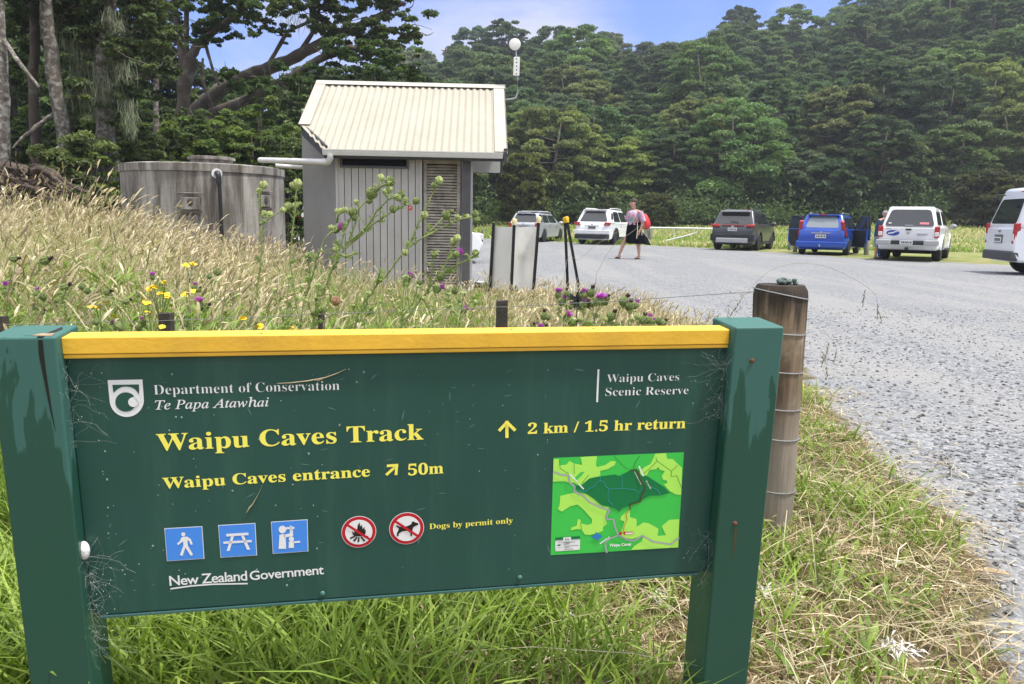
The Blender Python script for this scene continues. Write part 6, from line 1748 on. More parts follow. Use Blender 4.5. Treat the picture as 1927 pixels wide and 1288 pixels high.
def man():
    q = at(1653, 487, 25.9); g = np.array([q[0], q[1], 0.0]); sc = FPX / q[1]
    X = lambda px: (px - 1653) / sc; z0 = at(1653, 486, q[1])[2]
    Z = lambda py: at(1653, py, q[1])[2]
    root = empty('person', g, 0, 'grey haired man in navy shirt and grey shorts standing behind the white utility', 'person')
    P = lambda px, py, y=0: np.array([X(px), y, Z(py)])
    J = []; E = []
    def j(p, r, par=None):
        J.append((*p, r))
        if par is not None: E.append((par, len(J) - 1))
        return len(J) - 1
    pel = j(P(1653, 447), .14); wst = j(P(1653.5, 436), .13, pel); chs = j(P(1655, 421), .15, wst); nb = j(P(1656.5, 414), .09, chs); nk = j(P(1658, 411), .052, nb)
    a = j(P(1658.6, 407), .072, nk); b = j(P(1659, 403.5), .084, a); j(P(1659.5, 400), .066, b)
    for s in (-1, 1):
        a = j(P(1653 + s * 4, 452, 0), .10, pel); b = j(P(1652 + s * 4.2, 468, -.03), .060, a); c_ = j(P(1651.8 + s * 4.2, 474, .0), .055, b); e = j(P(1651.5 + s * 4.2, 485, .02), .036, c_); h = np.array([J[e][0], .0, .04]); hi = j(h, .036, e); j(h + [0, -.15, -.01], .032, hi)
    for s, pts in ((-1, ((1648.5, 416), (1646.5, 427), (1647.5, 437))), (1, ((1661, 416), (1667, 425), (1672, 420)))):
        y = -.02; a = j(P(*pts[0], y), .068, nb); b = j(P(*pts[1], -.05), .048, a); c_ = j(P(*pts[2], -.12), .032, b); hand_chain(J, E, c_, np.array(J[c_][:3]), (0.1 if s < 0 else .9, -.3, -1 if s < 0 else .2), (0, -1, .2))
    skin_body('body', J, E, SKIN, root)
    head_parts(root, P(1659, 404), -60, M('hair_grey', (.30, .29, .28), .8, var=(40, .25)), True)
    V, F = lathe_cloth([(X(1657), 0, Z(412), .09, .09), (X(1656.5), 0, Z(414), .18, .13), (X(1655.5), 0, Z(418), .225, .17), (X(1654.5), 0, Z(426), .22, .18), (X(1653.5), 0, Z(436), .20, .18), (X(1653), 0, Z(445), .205, .18)])
    m = MB(); m.add(V, F)
    for (a, b) in ((P(1648.8, 415.5), P(1646.8, 425, -.04)), (P(1661, 415.5), P(1666, 423, -.04))): m.tube([a, (a + b) / 2, b], [.085, .082, .078], 16, cap=False)
    m.build('shirt', M('shirt_navy', (.020, .045, .085), .85, var=(8, .15)), root, smooth=70, fix=False)
    m = MB()
    V, F = lathe_cloth([(X(1653), 0, Z(443), .19, .165), (X(1653), 0, Z(450), .20, .18), (X(1653), 0, Z(454), .20, .18)]); m.add(V, F)
    for s in (-1, 1):
        V, F = lathe_cloth([(X(1653 + s * 3.6), 0, Z(450), .13, .15), (X(1652.6 + s * 4), 0, Z(459), .12, .14), (X(1652.4 + s * 4.2), -.02, Z(465), .118, .13)], 20); m.add(V, F)
    m.build('shorts', M('shorts_grey', (.19, .22, .26), .85), root, smooth=70, fix=False)
    m = MB(); V, F = lathe_cloth([(X(1656.6), .0, Z(464), .085, .09), (X(1656), .0, Z(474), .085, .09), (X(1655.7), .01, Z(483), .075, .08)], 18); m.add(V, F); m.build('leg_sleeve', M('cloth_blue', (.01, .10, .42), .7), root, smooth=70, fix=False)
    for s in (-1, 1):
        m = MB(); hx = X(1651.5 + s * 4.2); m.ell((hx, -.06, .04), (.052, .145, .055), 14, 8); m.build('shoe', M('shoe_dark', (.05, .045, .045), .7), root, smooth=60)
man()
# ------------------------------------------------------------------ trees
def leaf_cloud(centres, radii, counts, size, base, jit=.25, up=.35, flat=1.0, shell=.35, gen=None, tint=.28, elong=1.6):
    """many small leaf sprays inside ellipsoidal clumps; returns V, F (quads), colour"""
    g_ = gen or rng
    Vs = []; Cs = []
    tot = int(sum(counts)); 
    C = np.repeat(np.asarray(centres, float), counts, 0); Rr = np.repeat(np.asarray(radii, float), counts, 0)
    d = g_.standard_normal((tot, 3)); d /= np.linalg.norm(d, axis=1, keepdims=True)
    d[:, 2] = np.where(d[:, 2] < -.35, -d[:, 2] * .6, d[:, 2])
    rad = (shell + (1 - shell) * g_.random((tot, 1)) ** .6)
    P = C + d * rad * Rr
    n = d * np.array([.7, .7, .9]) + np.array([0, 0, up]) + .75 * g_.standard_normal((tot, 3)); n /= np.linalg.norm(n, axis=1, keepdims=True)
    a = np.cross(n, g_.standard_normal((tot, 3))); a /= np.linalg.norm(a, axis=1, keepdims=True); b = np.cross(n, a)
    s = (size * (.55 + .9 * g_.random((tot, 1))))
    a = a * s * elong * .5; b = b * s * .5
    bend = n * s * .22
    V = np.stack([P - a, P - b * .9 - a * .1 + bend * .4, P + a - bend, P + b * .9 + a * .15 + bend * .4], 1)
    k = np.repeat(1 + tint * (g_.random((len(counts), 1)) * 2 - 1), counts, 0) * (1 + jit * (g_.random((tot, 1)) * 2 - 1))
    warm = np.repeat(g_.random((len(counts), 1)), counts, 0)
    col = np.asarray(base) * k * (1 + (warm - .5) * np.array([.22, .10, .0]))
    F = np.arange(tot * 4).reshape(-1, 4)
    return V.reshape(-1, 3), F, np.repeat(np.clip(col, .002, 1), 4, 0)

BARK = M('bark', (.085, .068, .052), .9, var=(3.0, .35), bump=(9, .8), stain=((.20, .19, .165), 2.6, .5, .72))
BARKP = M('bark_pale', (.115, .098, .08), .9, var=(14.0, .5), bump=(16, 1.0), stain=((.31, .30, .26), 9.0, .46, .62))
LEAF = leaf_mat('tree_leaf', trans=.38, rough=.55, hue=.014, val=.25, spec=.28)
LEAFN = leaf_mat('grove_leaf', trans=.40, rough=.55, hue=.01, val=.08, spec=.3)

def limb(m, a, b, r0, r1, bend=.12, k=6, n=7):
    a = np.array(a, float); b = np.array(b, float); L = np.linalg.norm(b - a)
    o = rng.normal(0, bend * L, 3); pts = []
    for i in range(k):
        t_ = i / (k - 1); pts.append(a + (b - a) * t_ + o * math.sin(math.pi * t_) * (1 - .4 * t_))
    m.tube(pts, list(np.linspace(r0, r1, k)), n)
    return pts

def totara(seed, h, cr, base, dens=1.0, low=.12, conic=.5, leaf=.145):
    """layered bushy native conifer: crown mesh and trunk mesh about the origin"""
    g_ = np.random.default_rng(seed)
    cs = []; rs = []; ct = []
    nb = int(120 * dens)
    m = MB(); top = np.array([g_.normal(0, .3), g_.normal(0, .3), h * .9])
    m.tube([np.array([0, 0, -1.2]), np.array([0, 0, h * .3]), top * np.array([.5, .5, .7]), top], [h * .030, h * .024, h * .013, .03], 8)
    for i in range(nb):
        t_ = low + (1 - low) * ((i + g_.random()) / nb)
        pk = .60 - .25 * conic
        prof = (1 - ((t_ - pk) / (1.04 - pk)) ** 2) if t_ > pk else (.62 + .38 * t_ / pk)
        prof = max(prof, .04) ** .55
        a = i * 2.4 + g_.normal(0, .5); rr = cr * prof * (.45 + .55 * g_.random() ** .45)
        c = np.array([math.cos(a) * rr, math.sin(a) * rr, h * t_ - .07 * rr])
        w_ = cr * (.13 + .15 * g_.random() ** 1.5) * (1.12 - .40 * t_)
        cs.append(c); rs.append((w_ * (1 + .45 * g_.random()), w_ * (1 + .45 * g_.random()), w_ * (.40 + .30 * g_.random()))); ct.append(int(430 * (w_ / (.3 * cr)) ** 2 * (cr / 3.3) ** 1.2 * (.20 / leaf) ** 1.6) + 30)
        if i % 6 == 0 and t_ < .8: m.tube([np.array([0, 0, h * t_ * .86]) + top * [.3, .3, 0], c * np.array([.5, .5, 1]) - [0, 0, .05 * h], c], [h * .009, h * .006, .02], 5)
    V, F, C = leaf_cloud(cs, rs, ct, leaf, base, gen=g_, shell=.3, up=.5)
    return mesh_np('crown', V, F, LEAF, col=C), m

def tree(name, label, cat, loc, crown, trunk, sc=1.0, rz=0.0, group=None, sz=1.0):
    e = empty(name, loc, rz, label, cat, group); e.scale = (sc, sc, sc * sz)
    link('crown', crown, e); link('trunk', trunk, e); return e

def trunk_mesh(m):
    me = bpy.data.meshes.new('trunk'); me.from_pydata(m.v, [], m.f); me.materials.append(BARK); me.polygons.foreach_set('use_smooth', [True] * len(me.polygons)); return me

DARK = np.array([.072, .118, .052]); MID = np.array([.100, .152, .058]); YEL = np.array([.150, .185, .062]); OLV = np.array([.125, .145, .058]); GRY = np.array([.115, .155, .095])
kinds = []
for i, (h, cr, b_, cn) in enumerate(((7.6, 3.5, DARK, .3), (8.6, 3.9, MID, .5), (6.8, 3.6, YEL, .1), (8.4, 3.2, DARK * .9, .9), (7.2, 3.9, MID * 1.05, .2), (7.4, 3.5, OLV, .4), (6.4, 3.7, MID * .9, .0), (7.0, 3.0, GRY, .1), (9.4, 2.9, DARK * 1.1, .95))):
    c_, m_ = totara(100 + i, h, cr, b_ * 1.25, low=.16, conic=cn); kinds.append((c_, trunk_mesh(m_), h, cr))

def hillside():
    gr = np.random.default_rng(11)
    pts = []
    # rows up the slope, spacing grows a little with distance
    y = 66.0
    while y < 172:
        step = 4.9 + .052 * (y - 62)
        x = -.33 * y
        while x < .75 * y:
            pts.append((x + gr.normal(0, step * .20), y + gr.normal(0, step * .22))); x += step * (1.0 + .25 * gr.random())
        y += step * (1.05 if y < 110 else 1.3)
    pts = np.array(pts)
    u = pts[:, 0] / pts[:, 1]
    keep = (u > -.30) & (u < .73)
    pts = pts[keep]
    return pts
HP = hillside()
# keep the 290 that show largest
_o = np.argsort(HP[:, 1] + 25 * (np.abs(HP[:, 0] / HP[:, 1] - .2) > .5))
def hill_visible(p):
    x, y = p; u = x / y
    return True
gr = np.random.default_rng(5)
def frontness(p):
    return p[1]
sel = list(HP)
# thin the far rows so that fewer than 300 single trees remain
if len(sel) > 292:
    near = [p for p in sel if p[1] < 100]; farp = [p for p in sel if p[1] >= 100]
    k = (292 - len(near)) / max(1, len(farp)); gr.shuffle(farp); farp = sorted(farp[:int(k * len(farp))], key=lambda p: p[1]); sel = near + farp
print('hill trees', len(HP), '->', len(sel))
for (x, y) in sel:
    u = x / y
    k = gr.choice(9, p=[.19, .17, .09, .13, .13, .07, .09, .08, .05])
    c_, t_, h, cr = kinds[k]
    sc = (.84 + .36 * gr.random()) * (1 + .0042 * (y - 66))
    tree('forest_tree', 'dense green native tree, one of many covering the hillside behind the car park', 'tree', (x, y, ztf(x, y) - .3), c_, t_, sc, gr.random() * 6.28, 'trees covering the hillside', .85 + .22 * gr.random())
# undergrowth filling the slope under the crowns
def undergrowth():
    g_ = np.random.default_rng(21); n = 3600
    y = 61.5 + 112 * g_.random(n) ** 1.3; x = y * (-.36 + 1.12 * g_.random(n)); z = zt(x, y)
    w = .9 + 1.3 * g_.random(n) ** 2; C = np.stack([x, y, z + w * .5], 1); Rr = np.stack([w * 1.5, w * 1.3, w * (.8 + .5 * g_.random(n))], 1)
    V, F, col = leaf_cloud(C, Rr, np.full(n, 170), .17, MID * .9, gen=g_, shell=.5, up=.5)
    tagit(link('undergrowth', mesh_np('undergrowth', V, F, LEAFN, col=col)), 'dark leafy undergrowth beneath the hillside trees', 'undergrowth', kind='stuff')
undergrowth()

# single trees and shrubs one can tell apart on the far edge
def special(name, px, py_top, d, wpx, base, label, cat, seed, low=.02, conic=.3, leaf=.3, dens=.8, sink=0):
    top = at(px, py_top, d); z0 = ztf(top[0], d) - .2; h = (top[2] - z0) / .97; cr = wpx / 2 / FPX * d
    c_, m_ = totara(seed, h, cr, base, dens, low, conic, leaf)
    tree(name, label, cat, (top[0], d, z0), c_, trunk_mesh(m_))
special('shrub', 1240, 368, 58, 74, np.array([.12, .15, .035]), 'pale green feathery shrub at the forest edge right of the woman', 'shrub', 301, leaf=.2)
special('shrub', 1143, 372, 60, 44, np.array([.10, .13, .04]), 'light green rounded shrub behind the white crossover', 'shrub', 302, leaf=.2)
special('shrub', 1084, 388, 59, 52, np.array([.06, .09, .035]), 'low dark green bush between the silver wagon and the white crossover', 'shrub', 303, leaf=.2)
special('shrub', 1858, 326, 56, 110, np.array([.10, .11, .040]), 'broad olive green bush at the forest edge left of the white van', 'shrub', 304, leaf=.24, dens=1.1)
special('shrub', 1925, 335, 54, 90, np.array([.12, .13, .05]), 'yellowish scrubby bush behind the white van at the right edge', 'shrub', 305, leaf=.24)
special('shrub', 985, 296, 57, 90, np.array([.10, .11, .035]), 'yellow-green bushy tree rising just right of the hut post', 'shrub', 306, leaf=.26, dens=1.1, low=.1)
special('brown_tree', 1278, 208, 98, 84, np.array([.17, .135, .085]), 'brownish half-bare tree standing out on the hillside above the woman', 'tree', 307, leaf=.3, dens=.6, low=.3)
special('grey_shrub', 985, 215, 92, 88, GRY * 1.5, 'pale grey-green tree on the slope right of the hut roof', 'tree', 308, leaf=.3)
special('pale_tree', 1690, 268, 66, 120, YEL * 1.15, 'yellow-green spreading tree near the foot of the hill above the white utility', 'tree', 309, leaf=.32, low=.2)
special('dark_tree', 1565, 305, 64, 140, DARK * .8, 'very dark spreading tree at the forest edge behind the blue car', 'tree', 310, leaf=.32, low=.2)
# rock outcrop on the left end of the skyline
def rock():
    p = at(862, 99, 150); m = MB(); g_ = np.random.default_rng(2)
    m.ell((0, 0, 0), (2.6, 1.8, 1.5), 16, 10); m.v = [tuple(np.array(q) * (1 + .16 * g_.standard_normal())) for q in m.v]
    m.v = [tuple(np.array(q) + p + [0, 0, -.4]) for q in m.v]
    tagit(m.build('rock', M('rock', (.42, .36, .28), .9, var=(.8, .3)), smooth=30), 'tan rock outcrop on the skyline left of the antenna', 'rock')
rock()

# ------------------------------------------------------------------ grove on the left
def path_tube(m, pts, d, widths, n=10):
    """trunk through pixel points; d one depth or a list"""
    P = []; ds = d if hasattr(d, '__len__') else [d] * len(pts)
    for (px, py), dd in zip(pts, ds): P.append(at(px, py, dd))
    rr = [w_ / FPX * dd / 2 for w_, dd in zip(widths, ds)]
    # resample with slight wobble
    Q = []; Rr = []
    for i in range(len(P) - 1):
        for k in range(4):
            t_ = k / 4; q = P[i] * (1 - t_) + P[i + 1] * t_
            r_ = rr[i] * (1 - t_) + rr[i + 1] * t_
            Q.append(q + (rng.normal(0, r_ * .10, 3) if (i or k) else 0)); Rr.append(r_ * (1 + .06 * rng.standard_normal()))
    Q.append(P[-1]); Rr.append(rr[-1])
    m.tube(Q, Rr, n)
    return P

def blobs(spec, base, leaf, dens=1.0, flat=.75, gen=None, up=.4):
    """clumps given as (px, py, radius px, depth)"""
    cs = []; rs = []; ct = []; g_ = gen or rng
    for (px, py, r, d) in spec:
        R_ = r / FPX * d; c = at(px, py, d)
        k = max(5, int(13 + (r / 5)))
        for i in range(k):
            o = g_.standard_normal(3) * np.array([.56, .56, .50]) * R_
            w_ = R_ * (.13 + .20 * g_.random() ** 1.5); cs.append(c + o); rs.append((w_ * 1.25, w_ * 1.25, w_ * flat * (.7 + .6 * g_.random()))); ct.append(int(dens * 30 * (w_ / leaf) ** 1.75) + 14)
    return leaf_cloud(cs, rs, ct, leaf, base, gen=g_, shell=.15, up=up)

def lichen(spec, n=90, col=(.22, .25, .15)):
    """hanging lichen: tapering thin strands from points (px, py, length px, depth, spread px)"""
    m = MB()
    for (px, py, l, d, sp_) in spec:
        for i in range(n):
            a = at(px + rng.normal(0, sp_), py + rng.normal(0, sp_ * .5), d + rng.normal(0, .25)); L = l / FPX * d * (.35 + .8 * rng.random()); w_ = (.002 + .006 * rng.random())
            q = a + np.array([rng.normal(0, .04), rng.normal(0, .04), -L * .5]); e = a + np.array([rng.normal(0, .10), rng.normal(0, .08), -L]); an = rng.random() * 3.14; s = np.array([math.cos(an), math.sin(an), 0]) * w_
            m.add([a - s * .4, a + s * .4, q + s, e, q - s], [(0, 1, 2, 4), (4, 2, 3)])
    return m
LICH = M('lichen_strand', (.16, .185, .105), .9, var=(6, .3))

def grove_tree(name, label, base_px, d, trunk_fn, blob_spec, base, leaf=.066, dens=1.0, lich=None, pale=False, flat=.75):
    b = at(base_px[0], base_px[1], d); root = empty(name, (b[0], d, ztf(b[0], d)), 0, label, 'tree'); o = np.array(root.location)
    m = MB(); trunk_fn(m); m.v = [tuple(np.array(q) - o) for q in m.v]
    m.build('trunk', BARKP if pale else BARK, root, smooth=60)
    if blob_spec:
        tw = MB()
        for (px, py, r_, dd) in blob_spec:
            for _ in range(4):
                q = at(px + rng.normal(0, r_ * .5), py + rng.normal(0, r_ * .4), dd) - o; e_ = q + np.array([rng.normal(0, .5), rng.normal(0, .3), rng.normal(.1, .35)]) * (r_ / 40); limb(tw, q, e_, .018, .005, .2, 5, 4)
        tw.build('twigs', BARK, root, smooth=60)['kind'] = 'stuff'
        V, F, C = blobs(blob_spec, base, leaf, dens, flat); link('crown', mesh_np('crown', V - o, F, LEAFN, col=C), root)
    if lich:
        m = lichen(lich); m.v = [tuple(np.array(q) - o) for q in m.v]; lo = m.build('lichen', LICH, root, fix=False); lo['kind'] = 'stuff'
    return root

def grove():
    GD = np.array([.078, .118, .038]); GM_ = np.array([.118, .165, .050]); GL = np.array([.165, .225, .062])
    def t1(m):
        path_tube(m, [(2, 420), (6, 300), (3, 150), (-6, 0), (-14, -160)], 15, [34, 26, 24, 22, 16])
        path_tube(m, [(3, 70), (30, 110), (74, 165)], [15, 14.8, 14.6], [9, 8, 5], 6); path_tube(m, [(0, 120), (-40, 40)], 15, [10, 6], 6)
    grove_tree('grove_tree', 'pale straight trunk cut by the left edge of the picture', (2, 420), 15, t1, [(-20, -60, 70, 15.5), (-60, 20, 60, 15.5), (10, -40, 50, 16)], GD, pale=True)
    def t2(m): path_tube(m, [(72, 400), (70, 300), (62, 160), (66, 60), (60, -140)], 17.5, [26, 19, 18, 17, 12])
    grove_tree('grove_tree', 'dark slim trunk between two pale trunks at the upper left', (72, 400), 17.5, t2, [(60, 20, 60, 18), (30, 70, 45, 18.5), (95, -30, 60, 18), (40, 150, 40, 19.5), (50, -60, 60, 18)], GD * .85)
    def t3(m):
        path_tube(m, [(136, 400), (120, 270), (102, 140), (88, 40), (78, -150)], 16.5, [34, 22, 25, 22, 16]); path_tube(m, [(110, 210), (78, 232), (40, 262), (24, 280)], [16.5, 16.4, 16.3, 16.2], [10, 9, 7, 4], 6)
    grove_tree('grove_tree', 'pale lichen-spotted trunk leaning left near the upper left corner', (136, 400), 16.5, t3, [(100, -30, 70, 17), (140, 20, 50, 17.2), (60, -80, 60, 16.5), (150, 90, 34, 18)], GD, pale=True, lich=[(128, 60, 60, 17, 14)])
    def t4(m):
        path_tube(m, [(212, 420), (200, 300), (196, 220), (190, 130), (205, 30), (215, -120)], 17, [44, 36, 33, 28, 22, 14]); path_tube(m, [(192, 140), (235, 90), (262, 40)], [17, 16.9, 16.6], [12, 9, 5], 6); path_tube(m, [(196, 190), (230, 150), (270, 140)], [17, 16.8, 16.4], [10, 8, 4], 6)
    grove_tree('mossy_tree', 'mossy tree with thick pale trunk hung with long grey lichen left of the tank', (212, 420), 17, t4,
               [(190, 40, 70, 17.2), (255, 90, 52, 16.6), (245, 160, 46, 16.7), (285, 60, 40, 16.6), (290, 120, 26, 16.4), (170, 120, 50, 17.4), (155, 190, 38, 17.4), (255, 210, 34, 16.8), (230, -30, 80, 17), (275, 10, 50, 16.8), (150, 60, 46, 17.6)], GM_ * .95, pale=True,
               lich=[(212, 18, 46, 16.3, 9), (222, 40, 30, 16.2, 5), (165, 120, 80, 16.8, 18), (170, 160, 70, 16.6, 16), (240, 190, 62, 16.2, 9), (246, 215, 50, 16.1, 7), (200, 150, 60, 16.5, 14), (230, 120, 46, 16.2, 12), (150, 90, 60, 17, 12)])
    def t5(m):
        path_tube(m, [(338, 330), (340, 220), (346, 170), (358, 110)], 24, [30, 22, 24, 26]); path_tube(m, [(350, 140), (340, 90), (330, 20), (318, -90)], 24, [18, 15, 12, 8], 8); path_tube(m, [(358, 112), (372, 85), (402, 60), (452, 20), (500, -20)], [24, 24, 23.6, 23.2, 23], [20, 16, 12, 9, 5], 8)
        path_tube(m, [(352, 125), (350, 70), (352, 10), (360, -80)], 24, [12, 10, 9, 6], 8); path_tube(m, [(336, 66), (310, 62), (296, 60)], 24, [7, 6, 4], 6); path_tube(m, [(384, 75), (400, 130), (412, 160)], [24, 23.6, 23.4], [7, 6, 4], 6)
    grove_tree('forked_tree', 'dark tree forking into several upright limbs above the tank', (338, 330), 24, t5,
               [(350, -10, 60, 24), (415, 28, 40, 23.4), (400, 70, 30, 23.5), (320, -20, 40, 24.4), (455, -10, 50, 23), (420, -40, 60, 23.4), (375, 60, 22, 23.8), (310, 100, 20, 24.6), (430, 150, 26, 23.2), (330, 40, 16, 24.4)], GD * 1.05, leaf=.066)
    def t6(m):
        path_tube(m, [(350, 330), (372, 205), (430, 160), (500, 132), (560, 106), (620, 72), (690, 42), (760, 6)], [27, 26.6, 26, 25.6, 25.2, 25, 24.6, 24.2], [30, 28, 25, 24, 20, 16, 12, 7])
        path_tube(m, [(560, 106), (590, 60), (600, 20), (640, -30)], [25.2, 25, 25, 24.8], [10, 8, 6, 4], 7); path_tube(m, [(500, 132), (540, 60), (600, 34)], [25.6, 25.8, 26], [9, 7, 4], 6); path_tube(m, [(620, 72), (660, 90), (720, 84)], [25, 24.6, 24.2], [8, 6, 4], 6)
    grove_tree('leaning_tree', 'big leaning tree whose long limb slants up to the right over the hut', (350, 330), 27, t6,
               [(470, 22, 30, 25), (525, 18, 36, 25), (575, 8, 40, 25), (640, 20, 48, 24.8), (700, 10, 52, 24.5), (735, 52, 40, 24.2), (765, 74, 24, 24), (690, 78, 40, 24.4), (640, 66, 30, 24.8), (755, 10, 30, 24.3), (600, -30, 60, 25), (700, -40, 60, 24.6), (785, 66, 14, 24), (530, 60, 18, 25), (500, 50, 14, 25.2)], GM_ * .9, leaf=.07,
               lich=[(700, 120, 40, 24.2, 20), (560, 30, 30, 25, 16), (740, 92, 36, 24, 12)])
    def t7(m):
        path_tube(m, [(385, 330), (402, 214), (470, 186), (540, 152), (600, 112), (660, 90), (740, 110)], [25.5, 25, 24.6, 24.2, 24, 23.6, 23.2], [26, 19, 18, 17, 14, 10, 5])
        path_tube(m, [(470, 186), (520, 190), (590, 205)], [24.6, 24.2, 24], [9, 7, 4], 6); path_tube(m, [(402, 214), (380, 150), (382, 110)], [25, 25, 25], [9, 6, 4], 6)
    grove_tree('leaning_tree', 'lower leaning tree with lichen-draped limb beneath the long slanting limb', (385, 330), 25.5, t7,
               [(640, 118, 42, 23.6), (700, 130, 42, 23.3), (745, 118, 34, 23), (590, 150, 40, 24), (540, 176, 40, 24), (480, 170, 26, 24.4), (690, 170, 46, 23.4), (630, 180, 46, 23.8), (740, 160, 40, 23.2), (570, 205, 40, 24), (500, 215, 34, 24.2), (775, 140, 20, 23)], GD * 1.15, leaf=.07,
               lich=[(570, 130, 50, 24, 30), (640, 140, 50, 23.4, 26), (700, 150, 46, 23.2, 24), (520, 180, 40, 24, 22), (610, 190, 50, 23.6, 24)])
    def t8(m): path_tube(m, [(296, 340), (293, 220), (294, 120), (290, 40)], 21, [12, 10, 9, 6], 7)
    grove_tree('slim_tree', 'slim straight pale trunk between the mossy tree and the forked tree', (296, 340), 21, t8, [(292, 20, 30, 21), (300, -20, 40, 21)], GD, pale=True)
    # trees behind, closing the view between the trunks
    g_ = np.random.default_rng(77)
    n_ = 0
    for (px, d, top, w_) in ((-40, 30, -140, 220), (60, 34, -120, 200), (150, 33, -80, 190), (240, 36, -30, 190), (20, 27, 60, 150), (120, 27, 110, 150), (205, 29, 120, 150), (290, 33, 128, 150), (355, 38, 128, 170), (430, 42, 148, 190), (520, 44, 150, 190), (600, 46, 150, 190), (690, 48, 142, 190), (770, 52, 150, 170), (840, 55, 170, 160), (560, 36, 200, 150), (660, 38, 190, 150), (450, 34, 205, 150), (120, 40, -100, 220), (-120, 28, -60, 200)):
        p = at(px, top, d); z0 = ztf(p[0], d); h = (p[2] - z0) / .96; cr = w_ / 2 / FPX * d
        c_, m_ = totara(500 + n_, h, cr, GD * (.85 + .3 * g_.random()), 1.25, .05, .25, .16)
        tree('grove_tree', 'dense dark green tree filling the grove behind the trunks', 'tree', (p[0], d, z0 - .2), c_, trunk_mesh(m_), group='background trees of the grove'); n_ += 1
    # understorey bushes
    bushes = [(150, 300, 70, 16.2, GL, 'bright green leafy bush left of the concrete tank'), (95, 330, 40, 15.6, GL * .85, 'small green bush beside the fallen root mass'), (212, 340, 44, 15.6, GL * .8, 'dark green bush touching the left side of the tank'),
              (262, 262, 44, 18, GM_ * 1.1, 'broad bush below the mossy tree trunk'), (330, 268, 46, 19.5, GM_ * 1.2, 'leafy bush directly behind the tank riser'), (400, 262, 44, 19.5, GL * .9, 'light green bush right of the tank riser'), (455, 240, 46, 20.5, GL * .85, 'tall pale-leaved bush over the tank right side'),
              (520, 255, 48, 20, GL * .95, 'green bush above the sloping white pipe'), (560, 285, 30, 17.5, GM_, 'narrow dark bush between tank and hut'), (548, 380, 34, 16.6, GM_ * .9, 'low dark bush in the gap between tank and hut'), (600, 225, 46, 21, GM_ * 1.05, 'bush showing left of the hut roof'), (360, 225, 34, 22, GM_, 'shaded bush under the forked tree'), (190, 230, 34, 18.5, GM_ * .8, 'small bush against the mossy trunk'), (60, 270, 40, 18.8, GD, 'dark bush between the two left trunks')]
    for (px, py, r, d, b_, lab) in bushes:
        p = at(px, py, d); g0 = np.array([p[0], d, ztf(p[0], d)])
        sp_ = [(px, py, r, d)] + [(px + rng.normal(0, r * .6), py + r * .7 + rng.random() * r * .8, r * .8, d + rng.normal(0, .3)) for _ in range(4)]
        V, F, C = blobs(sp_, b_, .062, 1.1, .7); root = empty('bush', g0, 0, lab, 'bush'); link('foliage', mesh_np('foliage', V - g0, F, LEAFN, col=C), root)
        m = MB()
        for k in range(6): limb(m, (rng.normal(0, .15), rng.normal(0, .15), -.1), p - g0 + rng.normal(0, r / FPX * d * .5, 3), .03, .008, .1, 5, 5)
        m.build('stem', BARK, root, smooth=60)
    # fallen root mass
    m = MB(); d = 14.2; g_ = np.random.default_rng(4)
    path_tube(m, [(-50, 330), (20, 326), (62, 334), (98, 350), (130, 372)], d, [44, 40, 34, 22, 8], 12)
    for k in range(46):
        a = at(-30 + 130 * g_.random() ** 1.1, 312 + 50 * g_.random(), d - .35 + g_.normal(0, .25)); b = a + np.array([.25 + .55 * g_.random(), g_.normal(0, .25), -.12 - .30 * g_.random()]) * (.5 + .8 * g_.random())
        r_ = .02 + .06 * g_.random() ** 2; limb(m, a, b, r_, r_ * .3, .18, 7, 7)
    for k in range(12):
        a = at(-20 + 120 * g_.random(), 322 + 30 * g_.random(), d - .2); b = a + np.array([g_.normal(.2, .3), -.1, .15 + .25 * g_.random()]); limb(m, a, b, .022, .006, .15, 5, 5)
    tagit(m.build('fallen_log', M('root_bark', (.062, .044, .033), .95, var=(22, .5), bump=(30, 1.0), stain=((.17, .14, .11), 8, .5, .7)), smooth=50), 'gnarled brown fallen log with roots at the left edge under the trees', 'log')
grove()
# ------------------------------------------------------------------ thistles, ragwort and grass stalks behind the sign
STEMG = M('thistle_stem', (.25, .30, .10), .7, var=(25, .25))
BUDG = M('thistle_bud', (.17, .215, .07), .75, var=(60, .25))
BUDP = M('thistle_bud_pale', (.38, .43, .17), .75, var=(60, .25))
PURP = M('thistle_purple', (.56, .10, .56), .7, var=(90, .25))
WITH = M('thistle_withered', (.095, .05, .055), .9, var=(90, .4))
BRWN = M('thistle_dry', (.33, .19, .11), .9, var=(60, .3))
def bud_mesh(name, mat, seed):
    g_ = np.random.default_rng(seed); m = MB(); n, k = 16, 12
    V = []; F = []
    for i in range(k + 1):
        p_ = math.pi * i / k
        for j in range(n):
            a = 2 * math.pi * (j + .5 * (i % 2)) / n
            sp_ = 1.0 + (.20 if (i + j) % 2 and 1 < i < k - 1 else 0)
            r = math.sin(p_) * (1.0 if i < k * .6 else .92) * sp_
            V.append((r * math.cos(a), r * math.sin(a), -math.cos(p_) * 1.12 + (.25 if sp_ > 1 else 0)))
    for i in range(k):
        for j in range(n): F.append([i * n + j, i * n + (j + 1) % n, (i + 1) * n + (j + 1) % n, (i + 1) * n + j])
    m.add(V, F)
    for i in range(46):   # spine tips
        z = -.7 + 1.6 * g_.random(); a = g_.random() * 6.28; r = math.sqrt(max(0, 1 - (z / 1.12) ** 2)); b = np.array([r * math.cos(a), r * math.sin(a), z]); o = np.array([math.cos(a), math.sin(a), .75]); t_ = np.array([-math.sin(a), math.cos(a), 0]) * .07
        m.add([b - t_, b + t_, b + o * .42], [(0, 1, 2)])
    me = bpy.data.meshes.new(name); me.from_pydata(m.v, [], m.f); me.materials.append(mat); return me
